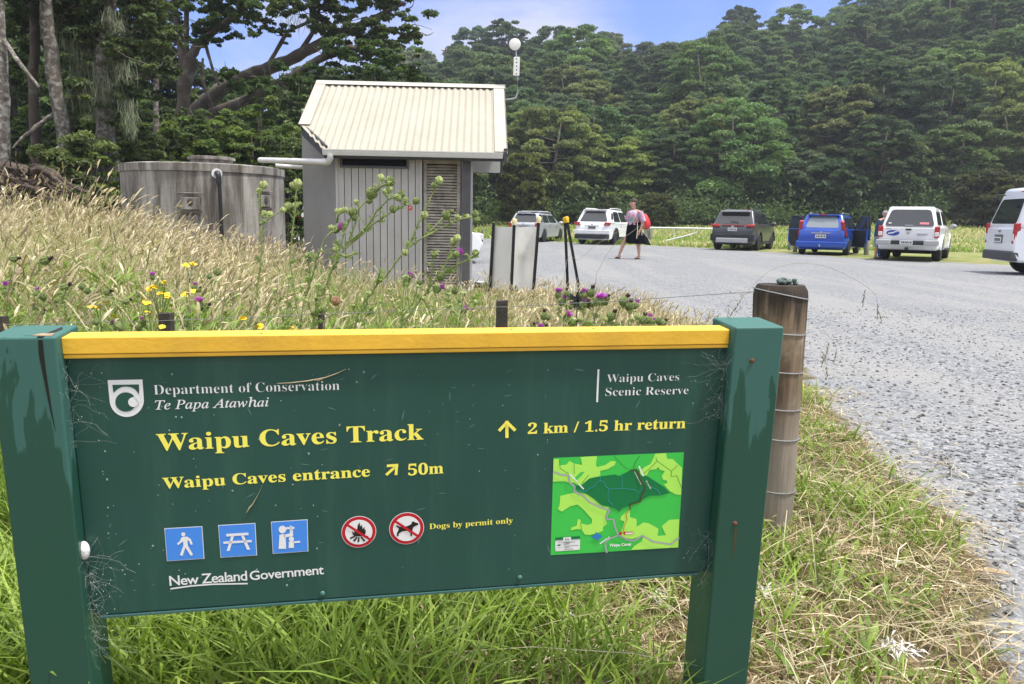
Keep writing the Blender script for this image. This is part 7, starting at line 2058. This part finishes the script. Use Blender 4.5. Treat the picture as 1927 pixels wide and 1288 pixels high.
def tuft_mesh(name, mat, seed, spread, L, n=70):
    g_ = np.random.default_rng(seed); m = MB()
    for i in range(n):
        a = g_.random() * 6.28; s = spread * math.sqrt(g_.random()); b = np.array([math.cos(a) * .30 * s, math.sin(a) * .30 * s, .75]); e = np.array([math.cos(a) * s * 1.15, math.sin(a) * s * 1.15, .9 + L * (.75 + .4 * g_.random()) * (1 - .25 * s)])
        t_ = np.array([-math.sin(a), math.cos(a), 0]) * .085; mid = (b + e) / 2 + np.array([0, 0, .08])
        m.add([b - t_ * .6, b + t_ * .6, mid + t_, e + t_ * .5, e - t_ * .5, mid - t_], [(0, 1, 2, 5), (5, 2, 3, 4)])
    me = bpy.data.meshes.new(name); me.from_pydata(m.v, [], m.f); me.materials.append(mat); return me
BUDS = {'g': bud_mesh('flower_head', BUDG, 1), 'l': bud_mesh('flower_head', BUDP, 2), 'd': bud_mesh('flower_head', BRWN, 3)}
TUFT = {'p': tuft_mesh('petals', PURP, 4, 1.45, 1.55, 120), 'w': tuft_mesh('petals', WITH, 5, .72, 1.3, 60), 's': tuft_mesh('petals', PURP, 6, .95, 1.2, 70)}

def leaf_shape(m, a, d, L, up, spin):
    """one narrow spiny lobed leaf from a along d"""
    d = d / np.linalg.norm(d); s = np.cross(d, up); s /= (np.linalg.norm(s) + 1e-9); n = np.cross(s, d)
    s = s * math.cos(spin) + n * math.sin(spin); n = np.cross(s, d)
    prof = [(0, .05), (.16, .07), (.22, .26), (.30, .08), (.42, .09), (.48, .30), (.56, .08), (.66, .08), (.72, .22), (.80, .05), (1.0, .0)]
    V = []
    for t_, w_ in prof: V.append(a + d * L * (t_ + (.07 if w_ > .2 else 0)) + s * w_ * L * .9 + n * (.16 * L * math.sin(3 * t_) + (.05 * L if w_ > .2 else 0)) - np.array([0, 0, .18]) * L * t_ * t_)
    for t_, w_ in prof[-2::-1]: V.append(a + d * L * (t_ + (.07 if w_ > .2 else 0)) - s * w_ * L * .9 + n * (.16 * L * math.sin(3 * t_) + (.05 * L if w_ > .2 else 0)) - np.array([0, 0, .18]) * L * t_ * t_)
    k = len(prof); N = len(V); F = []
    for i in range(k - 2): F.append([i, i + 1, N - 1 - i - 1, N - 1 - i] if i < k - 2 else [])
    F.append([k - 2, k - 1, k])
    m.add(V, F)
TLEAF = leaf_mat('thistle_leaf', (.25, .32, .11), trans=.35, hue=0, val=0)

def resample(P, step):
    out = [P[0]]
    for a, b in zip(P[:-1], P[1:]):
        n = max(1, int(np.linalg.norm(b - a) / step))
        for i in range(1, n + 1): out.append(a + (b - a) * i / n)
    return out

def thistle(label, f, d, stems, heads_, w0=.0075, leafL=.064, leafN=1.0, foot=None, group='spear thistles behind the sign', dd=0.0):
    """stems: polylines in crop pixels (first point may be below the rail); heads_: (x, y, kind, size px, tilt)"""
    p0 = np.array(at(*f(*stems[0][0]), d)); gx = foot if foot is not None else p0[0]
    g0 = np.array([gx, d, ztf(gx, d)])
    root = empty('thistle', g0, 0, label, 'thistle', group)
    sm = MB(); lm = MB(); allp = []
    for si, s in enumerate(stems):
        off = rng.normal(0, .06)
        P = [at(*f(*q), d + off * (i / max(1, len(s) - 1))) - g0 for i, q in enumerate(s)]
        if s[0][1] >= 0 and si in getattr(thistle, 'roots', (0,)):
            P = [np.array([P[0][0] - (P[1][0] - P[0][0]) * .4, 0, -.05])] + P
        P = resample(P, .05); k = len(P)
        P = [p + (rng.normal(0, .0022, 3) if 0 < i < k - 1 else 0) for i, p in enumerate(P)]
        wA = w0 * (1.0 if si == 0 else .72); sm.tube(P, list(np.linspace(wA, wA * .48, k)), 6)
        for i in range(1, k):
            dr = P[i] - P[i - 1]; dr = dr / (np.linalg.norm(dr) + 1e-9)
            for _ in range(rng.poisson(2.6 * leafN)):
                a = rng.random() * 6.28; o = np.array([math.cos(a), math.sin(a), .2]); L = leafL * (.4 + 1.1 * rng.random() ** 1.6) * (1.15 - .6 * i / k)
                leaf_shape(lm, P[i - 1] + (P[i] - P[i - 1]) * rng.random(), o * .8 + dr * .6, L, dr, rng.normal(0, .5))
        allp += P
    allp = np.array(allp)
    sm.build('stem', STEMG, root, smooth=60); lm.build('foliage', TLEAF, root, fix=False)
    for hd in heads_:
        x, y, kd, spx = hd[:4]; tl = hd[4] if len(hd) > 4 else rng.normal(0, 12)
        px, py = f(x, y); r = spx / FPX * d / 2 * (1.42 if f is cB else 1.0)
        c = at(px, py, d + rng.normal(0, .04)) - g0
        # a short stalk joins the head to the nearest stem
        j = np.argmin(np.linalg.norm((allp - c) * np.array([1, .3, 1]) - np.array([0, 0, -.02]), axis=1)); q = allp[j]
        if np.linalg.norm(q - c) > r * .8 and np.linalg.norm(q - c) < .5:
            mid = (q + c) / 2 + np.array([.15 * (c[0] - q[0]), 0, -.15 * abs(c[0] - q[0])]); st = MB(); st.tube([q, mid, c - np.array([0, 0, r * .8])], [.0026, .0024, .0026], 5); 
            for t_ in (.3, .6, .85, 1):
                for _ in range(2):
                    a = rng.random() * 6.28; leaf_shape(st, q + (c - q) * t_ * .96 - np.array([0, 0, r * .5 * t_]), np.array([math.cos(a), math.sin(a), .5]), leafL * (.25 + .25 * rng.random()), np.array([0, 0, 1.0]), 0)
            st.build('stalk', STEMG, root, smooth=40, fix=False)
        bud = {'p': 'g', 'w': 'g', 's': 'g', 'g': 'g', 'l': 'l', 'd': 'd'}[kd]
        h = link('flower_head', BUDS[bud], root); h.location = c; h.scale = (r, r, r * 1.06); h.rotation_euler = (R(rng.normal(-8, 8)), R(tl), rng.random() * 6)
        h.rotation_mode = 'XYZ'; h.rotation_euler = (R(rng.normal(-8, 10)), R(tl), 0)
        if kd in 'pws':
            t2 = link('petals', TUFT[kd], h); t2.rotation_euler = (0, 0, rng.random() * 6)
    return root

cA = lambda x, y: (460 + x / 4.026, 320 + y / 4.026)
cB = lambda x, y: (1000 + x / 7.137, 530 + y / 7.137)
cC = lambda x, y: (x / 3.011, 360 + y / 3.011)
def thistles():
    thistle('tall thistle leaning right with a big round green head, in front of the hut wall', cA, 3.7,
        [[(470, 1330), (560, 1020), (680, 720), (790, 540), (840, 400), (870, 290), (960, 190), (1010, 110)], [(760, 600), (950, 430), (1120, 325), (1220, 262), (1300, 245)], [(790, 545), (900, 470), (1000, 310), (1090, 215), (1190, 190)], [(680, 720), (735, 560), (760, 460), (815, 345)], [(960, 190), (1030, 120), (1090, 100)], [(730, 640), (770, 660), (855, 630)], [(700, 400), (720, 350), (760, 305)]],
        [(962, 182, 'g', 19, 25), (945, 236, 'g', 11), (1100, 93, 'g', 17, 20), (1033, 62, 'l', 12), (1100, 150, 'l', 11), (1065, 168, 'l', 10), (1190, 185, 'g', 12), (1162, 212, 'l', 11), (1300, 238, 'g', 12, 40), (1127, 300, 'g', 12), (820, 326, 'g', 15), (1000, 150, 's', 8, 40), (765, 303, 'l', 9), (735, 312, 'l', 9), (706, 316, 'l', 9), (832, 365, 'g', 10), (845, 245, 'l', 8)], .0085)
    thistle('thistle with long bare stem forking in front of the slatted screen', cA, 3.85,
        [[(800, 1330), (870, 1060), (1000, 880), (1150, 700), (1230, 590), (1340, 350), (1400, 230), (1475, 95)], [(1230, 590), (1360, 510), (1500, 370), (1535, 345)], [(1360, 510), (1460, 455), (1560, 405), (1640, 375), (1750, 350)], [(1000, 880), (1020, 800), (1035, 765)], [(1340, 350), (1355, 345)]],
        [(1475, 82, 'l', 13), (1437, 120, 'g', 10), (1365, 346, 'l', 12), (1530, 346, 'g', 15), (1572, 316, 'w', 7, 60), (1610, 356, 'l', 8), (1750, 338, 'g', 12), (1755, 378, 'g', 12, 80), (1218, 628, 'l', 10), (1690, 355, 'l', 8)], .0078)
    thistle('thistle with two purple heads low beside the slatted screen', cA, 3.6,
        [[(1060, 1340), (1260, 1090), (1380, 930), (1490, 780), (1570, 600), (1600, 520)], [(1490, 790), (1600, 720), (1690, 680), (1750, 640)], [(1380, 930), (1430, 900), (1500, 880)], [(1260, 1090), (1240, 930), (1245, 830)], [(1400, 900), (1420, 760), (1437, 650)], [(1540, 680), (1590, 650)]],
        [(1612, 520, 'l', 12), (1578, 542, 'l', 10), (1605, 642, 'p', 12, 55), (1750, 634, 'g', 12), (1437, 642, 'g', 12), (1488, 808, 'g', 15), (1236, 826, 'p', 12, 45), (1455, 905, 'p', 14, 55), (1325, 855, 'g', 9), (1595, 916, 'g', 12), (1660, 1072, 'p', 10, 40), (1540, 935, 'g', 8), (1630, 995, 'g', 7)], .0070)
    thistle('upright thistle stem with one round head in front of the gap left of the hut', cA, 4.1,
        [[(430, 1330), (420, 1150), (370, 880), (350, 650), (370, 400), (400, 125)], [(370, 370), (330, 310), (300, 300)], [(370, 330), (385, 275)]],
        [(403, 106, 'l', 14), (366, 118, 'l', 10), (330, 277, 'l', 13), (387, 272, 'l', 10), (292, 306, 'l', 9)], .0068)
    thistle('leftmost upright thistle stem, standing in front of the tank', cA, 4.2,
        [[(90, 1330), (100, 900), (130, 600), (115, 350), (122, 200), (145, 130)], [(120, 420), (190, 370), (285, 312)], [(118, 300), (108, 170)]],
        [(146, 116, 'l', 13), (112, 160, 'l', 9), (192, 340, 'l', 11), (150, 330, 'l', 9)], .0068)
    thistle('slender thistle between the upright stem and the big leaning one', cA, 3.8,
        [[(400, 1330), (440, 1060), (540, 700), (600, 520), (655, 470), (690, 455)], [(540, 700), (490, 660), (480, 640)], [(470, 960), (490, 800), (480, 650)]],
        [(690, 452, 'p', 14, 60), (655, 440, 'l', 9), (484, 650, 'l', 9), (690, 605, 'l', 9)], .0058)
    thistle('dead thistle with an orange-brown dry head above the yellow rail', cA, 3.0, [[(580, 1330), (600, 1160), (640, 1060), (690, 1000)]], [(694, 998, 'd', 15, 10)], .0030, .03, .4)
    # purple cluster right of the stakes
    dB = 3.25
    thistle('flowering thistle at the left end of the purple cluster, below the stakes', cB, dB, [[(390, 1100), (385, 700), (370, 420), (362, 220)], [(385, 560), (400, 400), (405, 290)], [(400, 700), (455, 540), (470, 480)], [(390, 760), (470, 640), (530, 580)], [(470, 600), (480, 300), (475, 160)]],
        [(360, 188, 'p', 8.5, 2), (405, 275, 's', 10, 30), (475, 165, 'w', 7, 0), (465, 498, 'p', 9, 30), (540, 566, 'w', 10, 60), (530, 345, 'w', 6, 10)], .0034, .045)
    thistle('thistle with two purple heads beside the dark shaggy plant', cB, dB + .05, [[(690, 1100), (690, 700), (690, 450), (690, 330)], [(690, 520), (720, 300), (715, 200)], [(700, 640), (780, 420), (815, 290)], [(815, 300), (805, 170)]],
        [(690, 322, 'p', 10, 25), (715, 192, 'p', 8, 0), (815, 284, 'g', 12), (805, 158, 'w', 10, 12), (860, 455, 'g', 6)], .0036, .045)
    thistle('thistle with twin purple flowers in the middle of the cluster', cB, dB, [[(800, 1100), (830, 600), (890, 400), (930, 290)], [(890, 400), (960, 330), (988, 285)], [(830, 600), (870, 330), (880, 250)]],
        [(930, 268, 'p', 9, 0), (988, 276, 'p', 9, -20), (872, 262, 's', 6, 10), (1010, 240, 'w', 7, 30)], .0032, .04)
    thistle('thistle with withered dark heads right of the purple cluster', cB, dB, [[(1090, 1100), (1120, 600), (1190, 400), (1235, 280)], [(1190, 420), (1260, 340)], [(1110, 640), (1040, 540), (1066, 480)], [(1300, 1000), (1310, 520), (1325, 345)], [(1315, 430), (1385, 340)]],
        [(1235, 268, 'w', 11, 35), (1258, 325, 's', 8, 50), (1066, 474, 'w', 11, 35), (1325, 340, 'w', 10, 10), (1385, 328, 's', 9, 35), (960, 600, 'g', 6)], .0036, .045)
    thistle('small thistle with green buds at the right end of the cluster', cB, dB - .1, [[(1480, 1100), (1470, 650), (1495, 530)], [(1470, 640), (1565, 540)], [(1600, 1000), (1640, 640), (1700, 540)], [(1640, 640), (1745, 580)], [(1430, 900), (1425, 500)]],
        [(1425, 472, 'l', 8), (1492, 518, 'w', 10, 25), (1567, 522, 's', 9, 25), (1635, 550, 's', 6, 20), (1704, 535, 'g', 8), (1750, 566, 'w', 9, 50), (1600, 612, 'g', 9), (1640, 612, 'w', 6, 90)], .0030, .035)
    thistle('low thistle with one purple head at the left end of the purple cluster', cB, dB - .2, [[(150, 1100), (150, 760), (165, 500)], [(150, 760), (110, 660)], [(150, 720), (220, 500)]],
        [(168, 468, 'w', 9, 5), (225, 487, 'g', 7), (95, 655, 'p', 8, 30), (85, 545, 'w', 5, 0), (35, 625, 'w', 7, 0), (205, 650, 'w', 7, 0)], .0030, .035)
    # left hand thistles in the meadow
    thistle('thistle with plump green heads at the far left of the meadow', cC, 3.9, [[(30, 1000), (50, 700), (80, 400)], [(45, 760), (40, 570)], [(50, 680), (200, 470), (255, 400)]],
        [(76, 384, 'w', 12, 80), (252, 394, 'w', 15, 70), (225, 410, 'g', 8), (38, 552, 'p', 12, -10), (62, 556, 'g', 11), (30, 575, 'g', 9)], .0036, .05)
    thistle('thistle with a purple head left of the yellow flowers', cC, 3.6, [[(230, 1000), (235, 760), (215, 600)], [(235, 760), (250, 610)], [(240, 800), (200, 680)]],
        [(212, 572, 's', 9, 5), (200, 582, 'g', 8), (243, 598, 'g', 13), (200, 664, 'w', 9, -30), (240, 690, 'w', 8, 40)], .0034, .05)
    thistle('thistle with a dead tufted head and round buds in the left meadow', cC, 3.5, [[(380, 1000), (370, 760), (365, 570)], [(375, 720), (352, 600)], [(380, 760), (420, 650), (465, 560)], [(465, 600), (520, 570)]],
        [(366, 545, 'w', 13, 60), (352, 582, 'g', 12), (466, 542, 'g', 12), (495, 566, 'g', 11), (360, 632, 'w', 7, 0), (320, 622, 'g', 9)], .0034, .05)
    thistle('dark-headed thistle just left of the dark batten', cC, 3.15, [[(620, 1000), (640, 860), (665, 790)], [(630, 930), (560, 780), (542, 750)], [(690, 900), (710, 640)]],
        [(668, 770, 'w', 16, -50), (542, 742, 'g', 12), (606, 574, 'w', 12, 70), (712, 626, 'w', 11, 60)], .0032, .045)
    thistle('small purple thistle right of the dark batten', cC, 3.3, [[(790, 1000), (795, 850), (790, 790)], [(795, 850), (805, 740)]], [(785, 775, 'g', 11), (806, 740, 's', 9, 0), (812, 756, 'w', 8, 30), (785, 590, 's', 6)], .0028, .04)
    thistle('thistle with bright purple heads amid the yellow ragwort', cC, 3.7, [[(1130, 1000), (1130, 800), (1128, 660)], [(1130, 700), (1105, 560)], [(1135, 720), (1165, 660)], [(1120, 760), (1050, 740)]],
        [(1128, 650, 'p', 14, 0), (1165, 655, 'w', 11, 60), (1103, 548, 's', 10, 5), (1125, 562, 'w', 8, 30), (1040, 756, 'g', 11), (1065, 730, 'w', 8, 60), (1150, 672, 'g', 10)], .0034, .05)
    thistle('tall single thistle with a round green bud right of the ragwort', cC, 3.75, [[(1265, 1000), (1250, 700), (1205, 560), (1222, 480)], [(1205, 560), (1188, 500)]], [(1230, 460, 'g', 13, 0), (1185, 484, 'g', 9), (1305, 578, 's', 6)], .0036, .05)
    thistle('distant thistle with a pink head among the tan grass', cC, 4.4, [[(868, 1000), (866, 700), (864, 505)], [(866, 600), (925, 500)]], [(864, 490, 'p', 9, 0), (925, 492, 'g', 7)], .0032, .05)
def leafy_base():
    # low leafy thistle shoots between the stems
    spots = [(300, 3.4, 'leafy thistle shoot low between the first two upright stems'), (520, 3.3, 'leafy thistle shoot at the foot of the big leaning thistle'), (900, 3.35, 'bright green thistle shoot below the bare forking stem'), (1180, 3.2, 'leafy green thistle shoot below the slatted screen'), (1420, 3.3, 'leafy thistle shoot below the purple heads by the screen'), (1620, 3.4, 'thistle shoot left of the dark batten by the screen')]
    for i, (x, d, lab) in enumerate(spots):
        y1 = 830 + 60 * (i % 3)
        thistle(lab, cA, d, [[(x, 1330), (x + 15, 1080), (x + 40, y1)], [(x + 10, 1150), (x - 50, 1010), (x - 70, y1 + 90)], [(x + 12, 1120), (x + 100, 1000), (x + 130, y1 + 60)]], [(x + 42, y1 - 12, 'l', 8), (x - 72, y1 + 84, 'l', 6), (x + 132, y1 + 54, 'l', 6)], .0040, .070, 1.3)
    for i, (x, lab) in enumerate([(640, 'leafy green growth under the purple thistle cluster'), (980, 'leafy thistle shoot in the middle of the purple cluster'), (1330, 'leafy thistle shoot under the withered heads')]):
        thistle(lab, cB, 3.15, [[(x, 1100), (x, 720), (x + 20, 520)], [(x, 800), (x - 90, 620), (x - 110, 560)], [(x, 780), (x + 90, 640), (x + 120, 570)]], [(x + 20, 512, 'l', 6)], .0034, .060, 1.4)
thistles()
leafy_base()

def ragwort():
    yel = M('ragwort_yellow', (.80, .56, .015), .6, var=(80, .15)); stm = M('ragwort_stem', (.14, .20, .05), .7)
    g_ = np.random.default_rng(9); m = MB()
    for i in range(13):
        a = 2 * math.pi * i / 13; t_ = np.array([-math.sin(a), math.cos(a), 0]) * .16; d = np.array([math.cos(a), math.sin(a), .12])
        m.add([d * .25 - t_, d * .25 + t_, d * .9 + t_ * .9, d * 1.05, d * .9 - t_ * .9], [(0, 1, 2, 3, 4)])
    m.ell((0, 0, .08), (.36, .36, .16), 10, 6)
    fm = bpy.data.meshes.new('flower_head'); fm.from_pydata(m.v, [], m.f); fm.materials.append(yel)
    plants = [('ragwort with a wide cluster of yellow flowers left of the bright purple thistle', 3.5, (920, 1000), [(860, 545), (855, 565), (905, 577), (925, 582), (945, 598), (965, 600), (935, 515), (895, 675), (940, 592), (875, 550)]),
              ('ragwort with yellow flowers touching the purple thistle', 3.6, (1060, 1000), [(1055, 575), (1090, 568), (1048, 590), (1070, 582)]),
              ('two yellow flowers standing above the others in the tan grass', 4.0, (1075, 1000), [(1050, 415), (1095, 420), (1060, 424), (1088, 412)]),
              ('small ragwort with yellow flowers above the dark batten', 3.25, (850, 1000), [(835, 635), (845, 690), (920, 775), (850, 640)]),
              ('yellow flowers low at the left of the meadow beside the thistle bud', 3.3, (545, 1000), [(530, 655), (565, 635), (545, 660), (660, 715)]),
              ('yellow flowers peeking over the rail below the tall thistle stems', 3.0, (1650, 1000), [(1655, 780), (1680, 805), (1455, 770), (1375, 720), (1668, 790)])]
    for lab, d, ft, hs in plants:
        b = at(*cC(*ft), d); g0 = np.array([b[0], d, ztf(b[0], d)]); root = empty('ragwort', g0, 0, lab, 'ragwort', 'yellow ragwort in the meadow')
        sm = MB(); lm = MB(); fork = at(*cC(np.mean([h[0] for h in hs]), max(h[1] for h in hs) + 60), d) - g0
        sm.tube([np.array([0, 0, -.03]), fork * .5, fork], [.004, .0035, .003], 6)
        for i in range(26):
            p = fork * rng.random(); a = rng.random() * 6.28; leaf_shape(lm, p, np.array([math.cos(a), math.sin(a), .3]), .05 * (.5 + rng.random()), np.array([0, 0, 1.0]), 0)
        for (x, y) in hs:
            c = at(*cC(x, y), d + rng.normal(0, .04)) - g0; sm.tube([fork, (fork + c) / 2 + [0, 0, -.01], c], [.0022, .0018, .0016], 5)
            for k in range(2):
                h = link('flower_head', fm, root); s = .0115 + .004 * rng.random(); h.location = c + rng.normal(0, .010, 3) * [1, 1, .4] * k; h.scale = (s, s, s); h.rotation_euler = (R(rng.normal(-25, 18)), R(rng.normal(0, 20)), rng.random() * 6)
        sm.build('stem', stm, root, smooth=60); lm.build('foliage', TLEAF, root, fix=False)
ragwort()

def stalks():
    sm_ = M('stalk_straw', (.30, .29, .19), .8, var=(40, .25)); sd = M('seed_brown', (.24, .19, .10), .85, var=(60, .4))
    def stalk(label, pts, d, seeds, w=.0008):
        P = [at(px, py, d + .02 * i) for i, (px, py) in enumerate(pts)]
        g0 = np.array([P[0][0], d, ztf(P[0][0], d)]); root = empty('grass_stalk', g0, 0, label, 'grass stalk', 'long arching grass stalks')
        P = [np.array([P[0][0] - .02, d, ztf(P[0][0], d)])] + P
        # smooth the arc
        Q = []
        for i in range(len(P) - 1):
            a, b = P[i], P[i + 1]; pa = P[max(i - 1, 0)]; pb = P[min(i + 2, len(P) - 1)]
            for k in range(5):
                t_ = k / 5; Q.append(.5 * ((2 * a) + (-pa + b) * t_ + (2 * pa - 5 * a + 4 * b - pb) * t_ * t_ + (-pa + 3 * a - 3 * b + pb) * t_ ** 3))
        Q.append(P[-1]); Q = [q - g0 for q in Q]
        m = MB(); m.tube(Q, list(np.linspace(w * 1.4, w * .55, len(Q))), 5); m.build('stem', sm_, root, smooth=60)
        m = MB()
        for (px, py, L, dx) in seeds:
            a = at(px, py, d + .1) - g0; e = a + np.array([dx * .02, 0, -L]); n = max(3, int(L / .012))
            m.tube([a, (a + e) / 2 + [.002, 0, 0], e], [.0005, .0012, .0006], 4)
            for k in range(n):
                q = a + (e - a) * (k + .5) / n; m.ell(q + rng.normal(0, .0012, 3), (.0019, .0017, .0058), 6, 4, rot=rotm(0, rng.normal(0, 12), rng.normal(dx * 8, 12)))
        if seeds: m.build('seed_head', sd, root, smooth=60)
    stalk('long grass stalk arching over the round post with drooping seed heads', [(1366, 612), (1392, 566), (1420, 535), (1452, 508), (1500, 496), (1555, 502), (1610, 527), (1644, 552), (1653, 580)], 2.45, [(1651, 572, .055, .2), (1653, 585, .045, .8), (1628, 545, .06, -.2), (1398, 556, .05, -1.2), (1384, 578, .045, -1.2)])
    stalk('thin grass stalk drooping low on the right of the round post', [(1506, 690), (1510, 640), (1525, 616), (1552, 627), (1572, 648), (1574, 665)], 2.5, [(1560, 645, .065, -.5), (1574, 660, .045, -.3), (1552, 665, .05, -.4), (1556, 690, .05, .1)])
    stalk('pale grass stalk slanting across the walking woman', [(1118, 560), (1130, 502), (1155, 462), (1185, 440), (1210, 424), (1228, 440)], 3.2, [(1208, 425, .02, .6)], .0009)
    stalk('thin grass stalk crossing in front of the white crossover', [(1062, 520), (1090, 488), (1130, 455), (1170, 432), (1197, 412)], 3.2, [(1196, 412, .015, .6)], .0007)
stalks()

# ------------------------------------------------------------------ air
def haze():
    m = MB(); m.box((12, 72, 36), (460, 330, 90))
    hm = bpy.data.materials.new('haze'); hm.use_nodes = True; t = hm.node_tree; t.nodes.clear(); out = node(t, 'ShaderNodeOutputMaterial')
    v = node(t, 'ShaderNodeVolumePrincipled', {'Color': (.80, .86, .95, 1), 'Density': HAZE, 'Anisotropy': .35})
    t.links.new(v.outputs[0], out.inputs[1])
    o = m.build('haze', hm); tagit(o, 'thin pale air haze over the car park and hillside', 'haze', kind='stuff')
HAZE = .0008
haze()
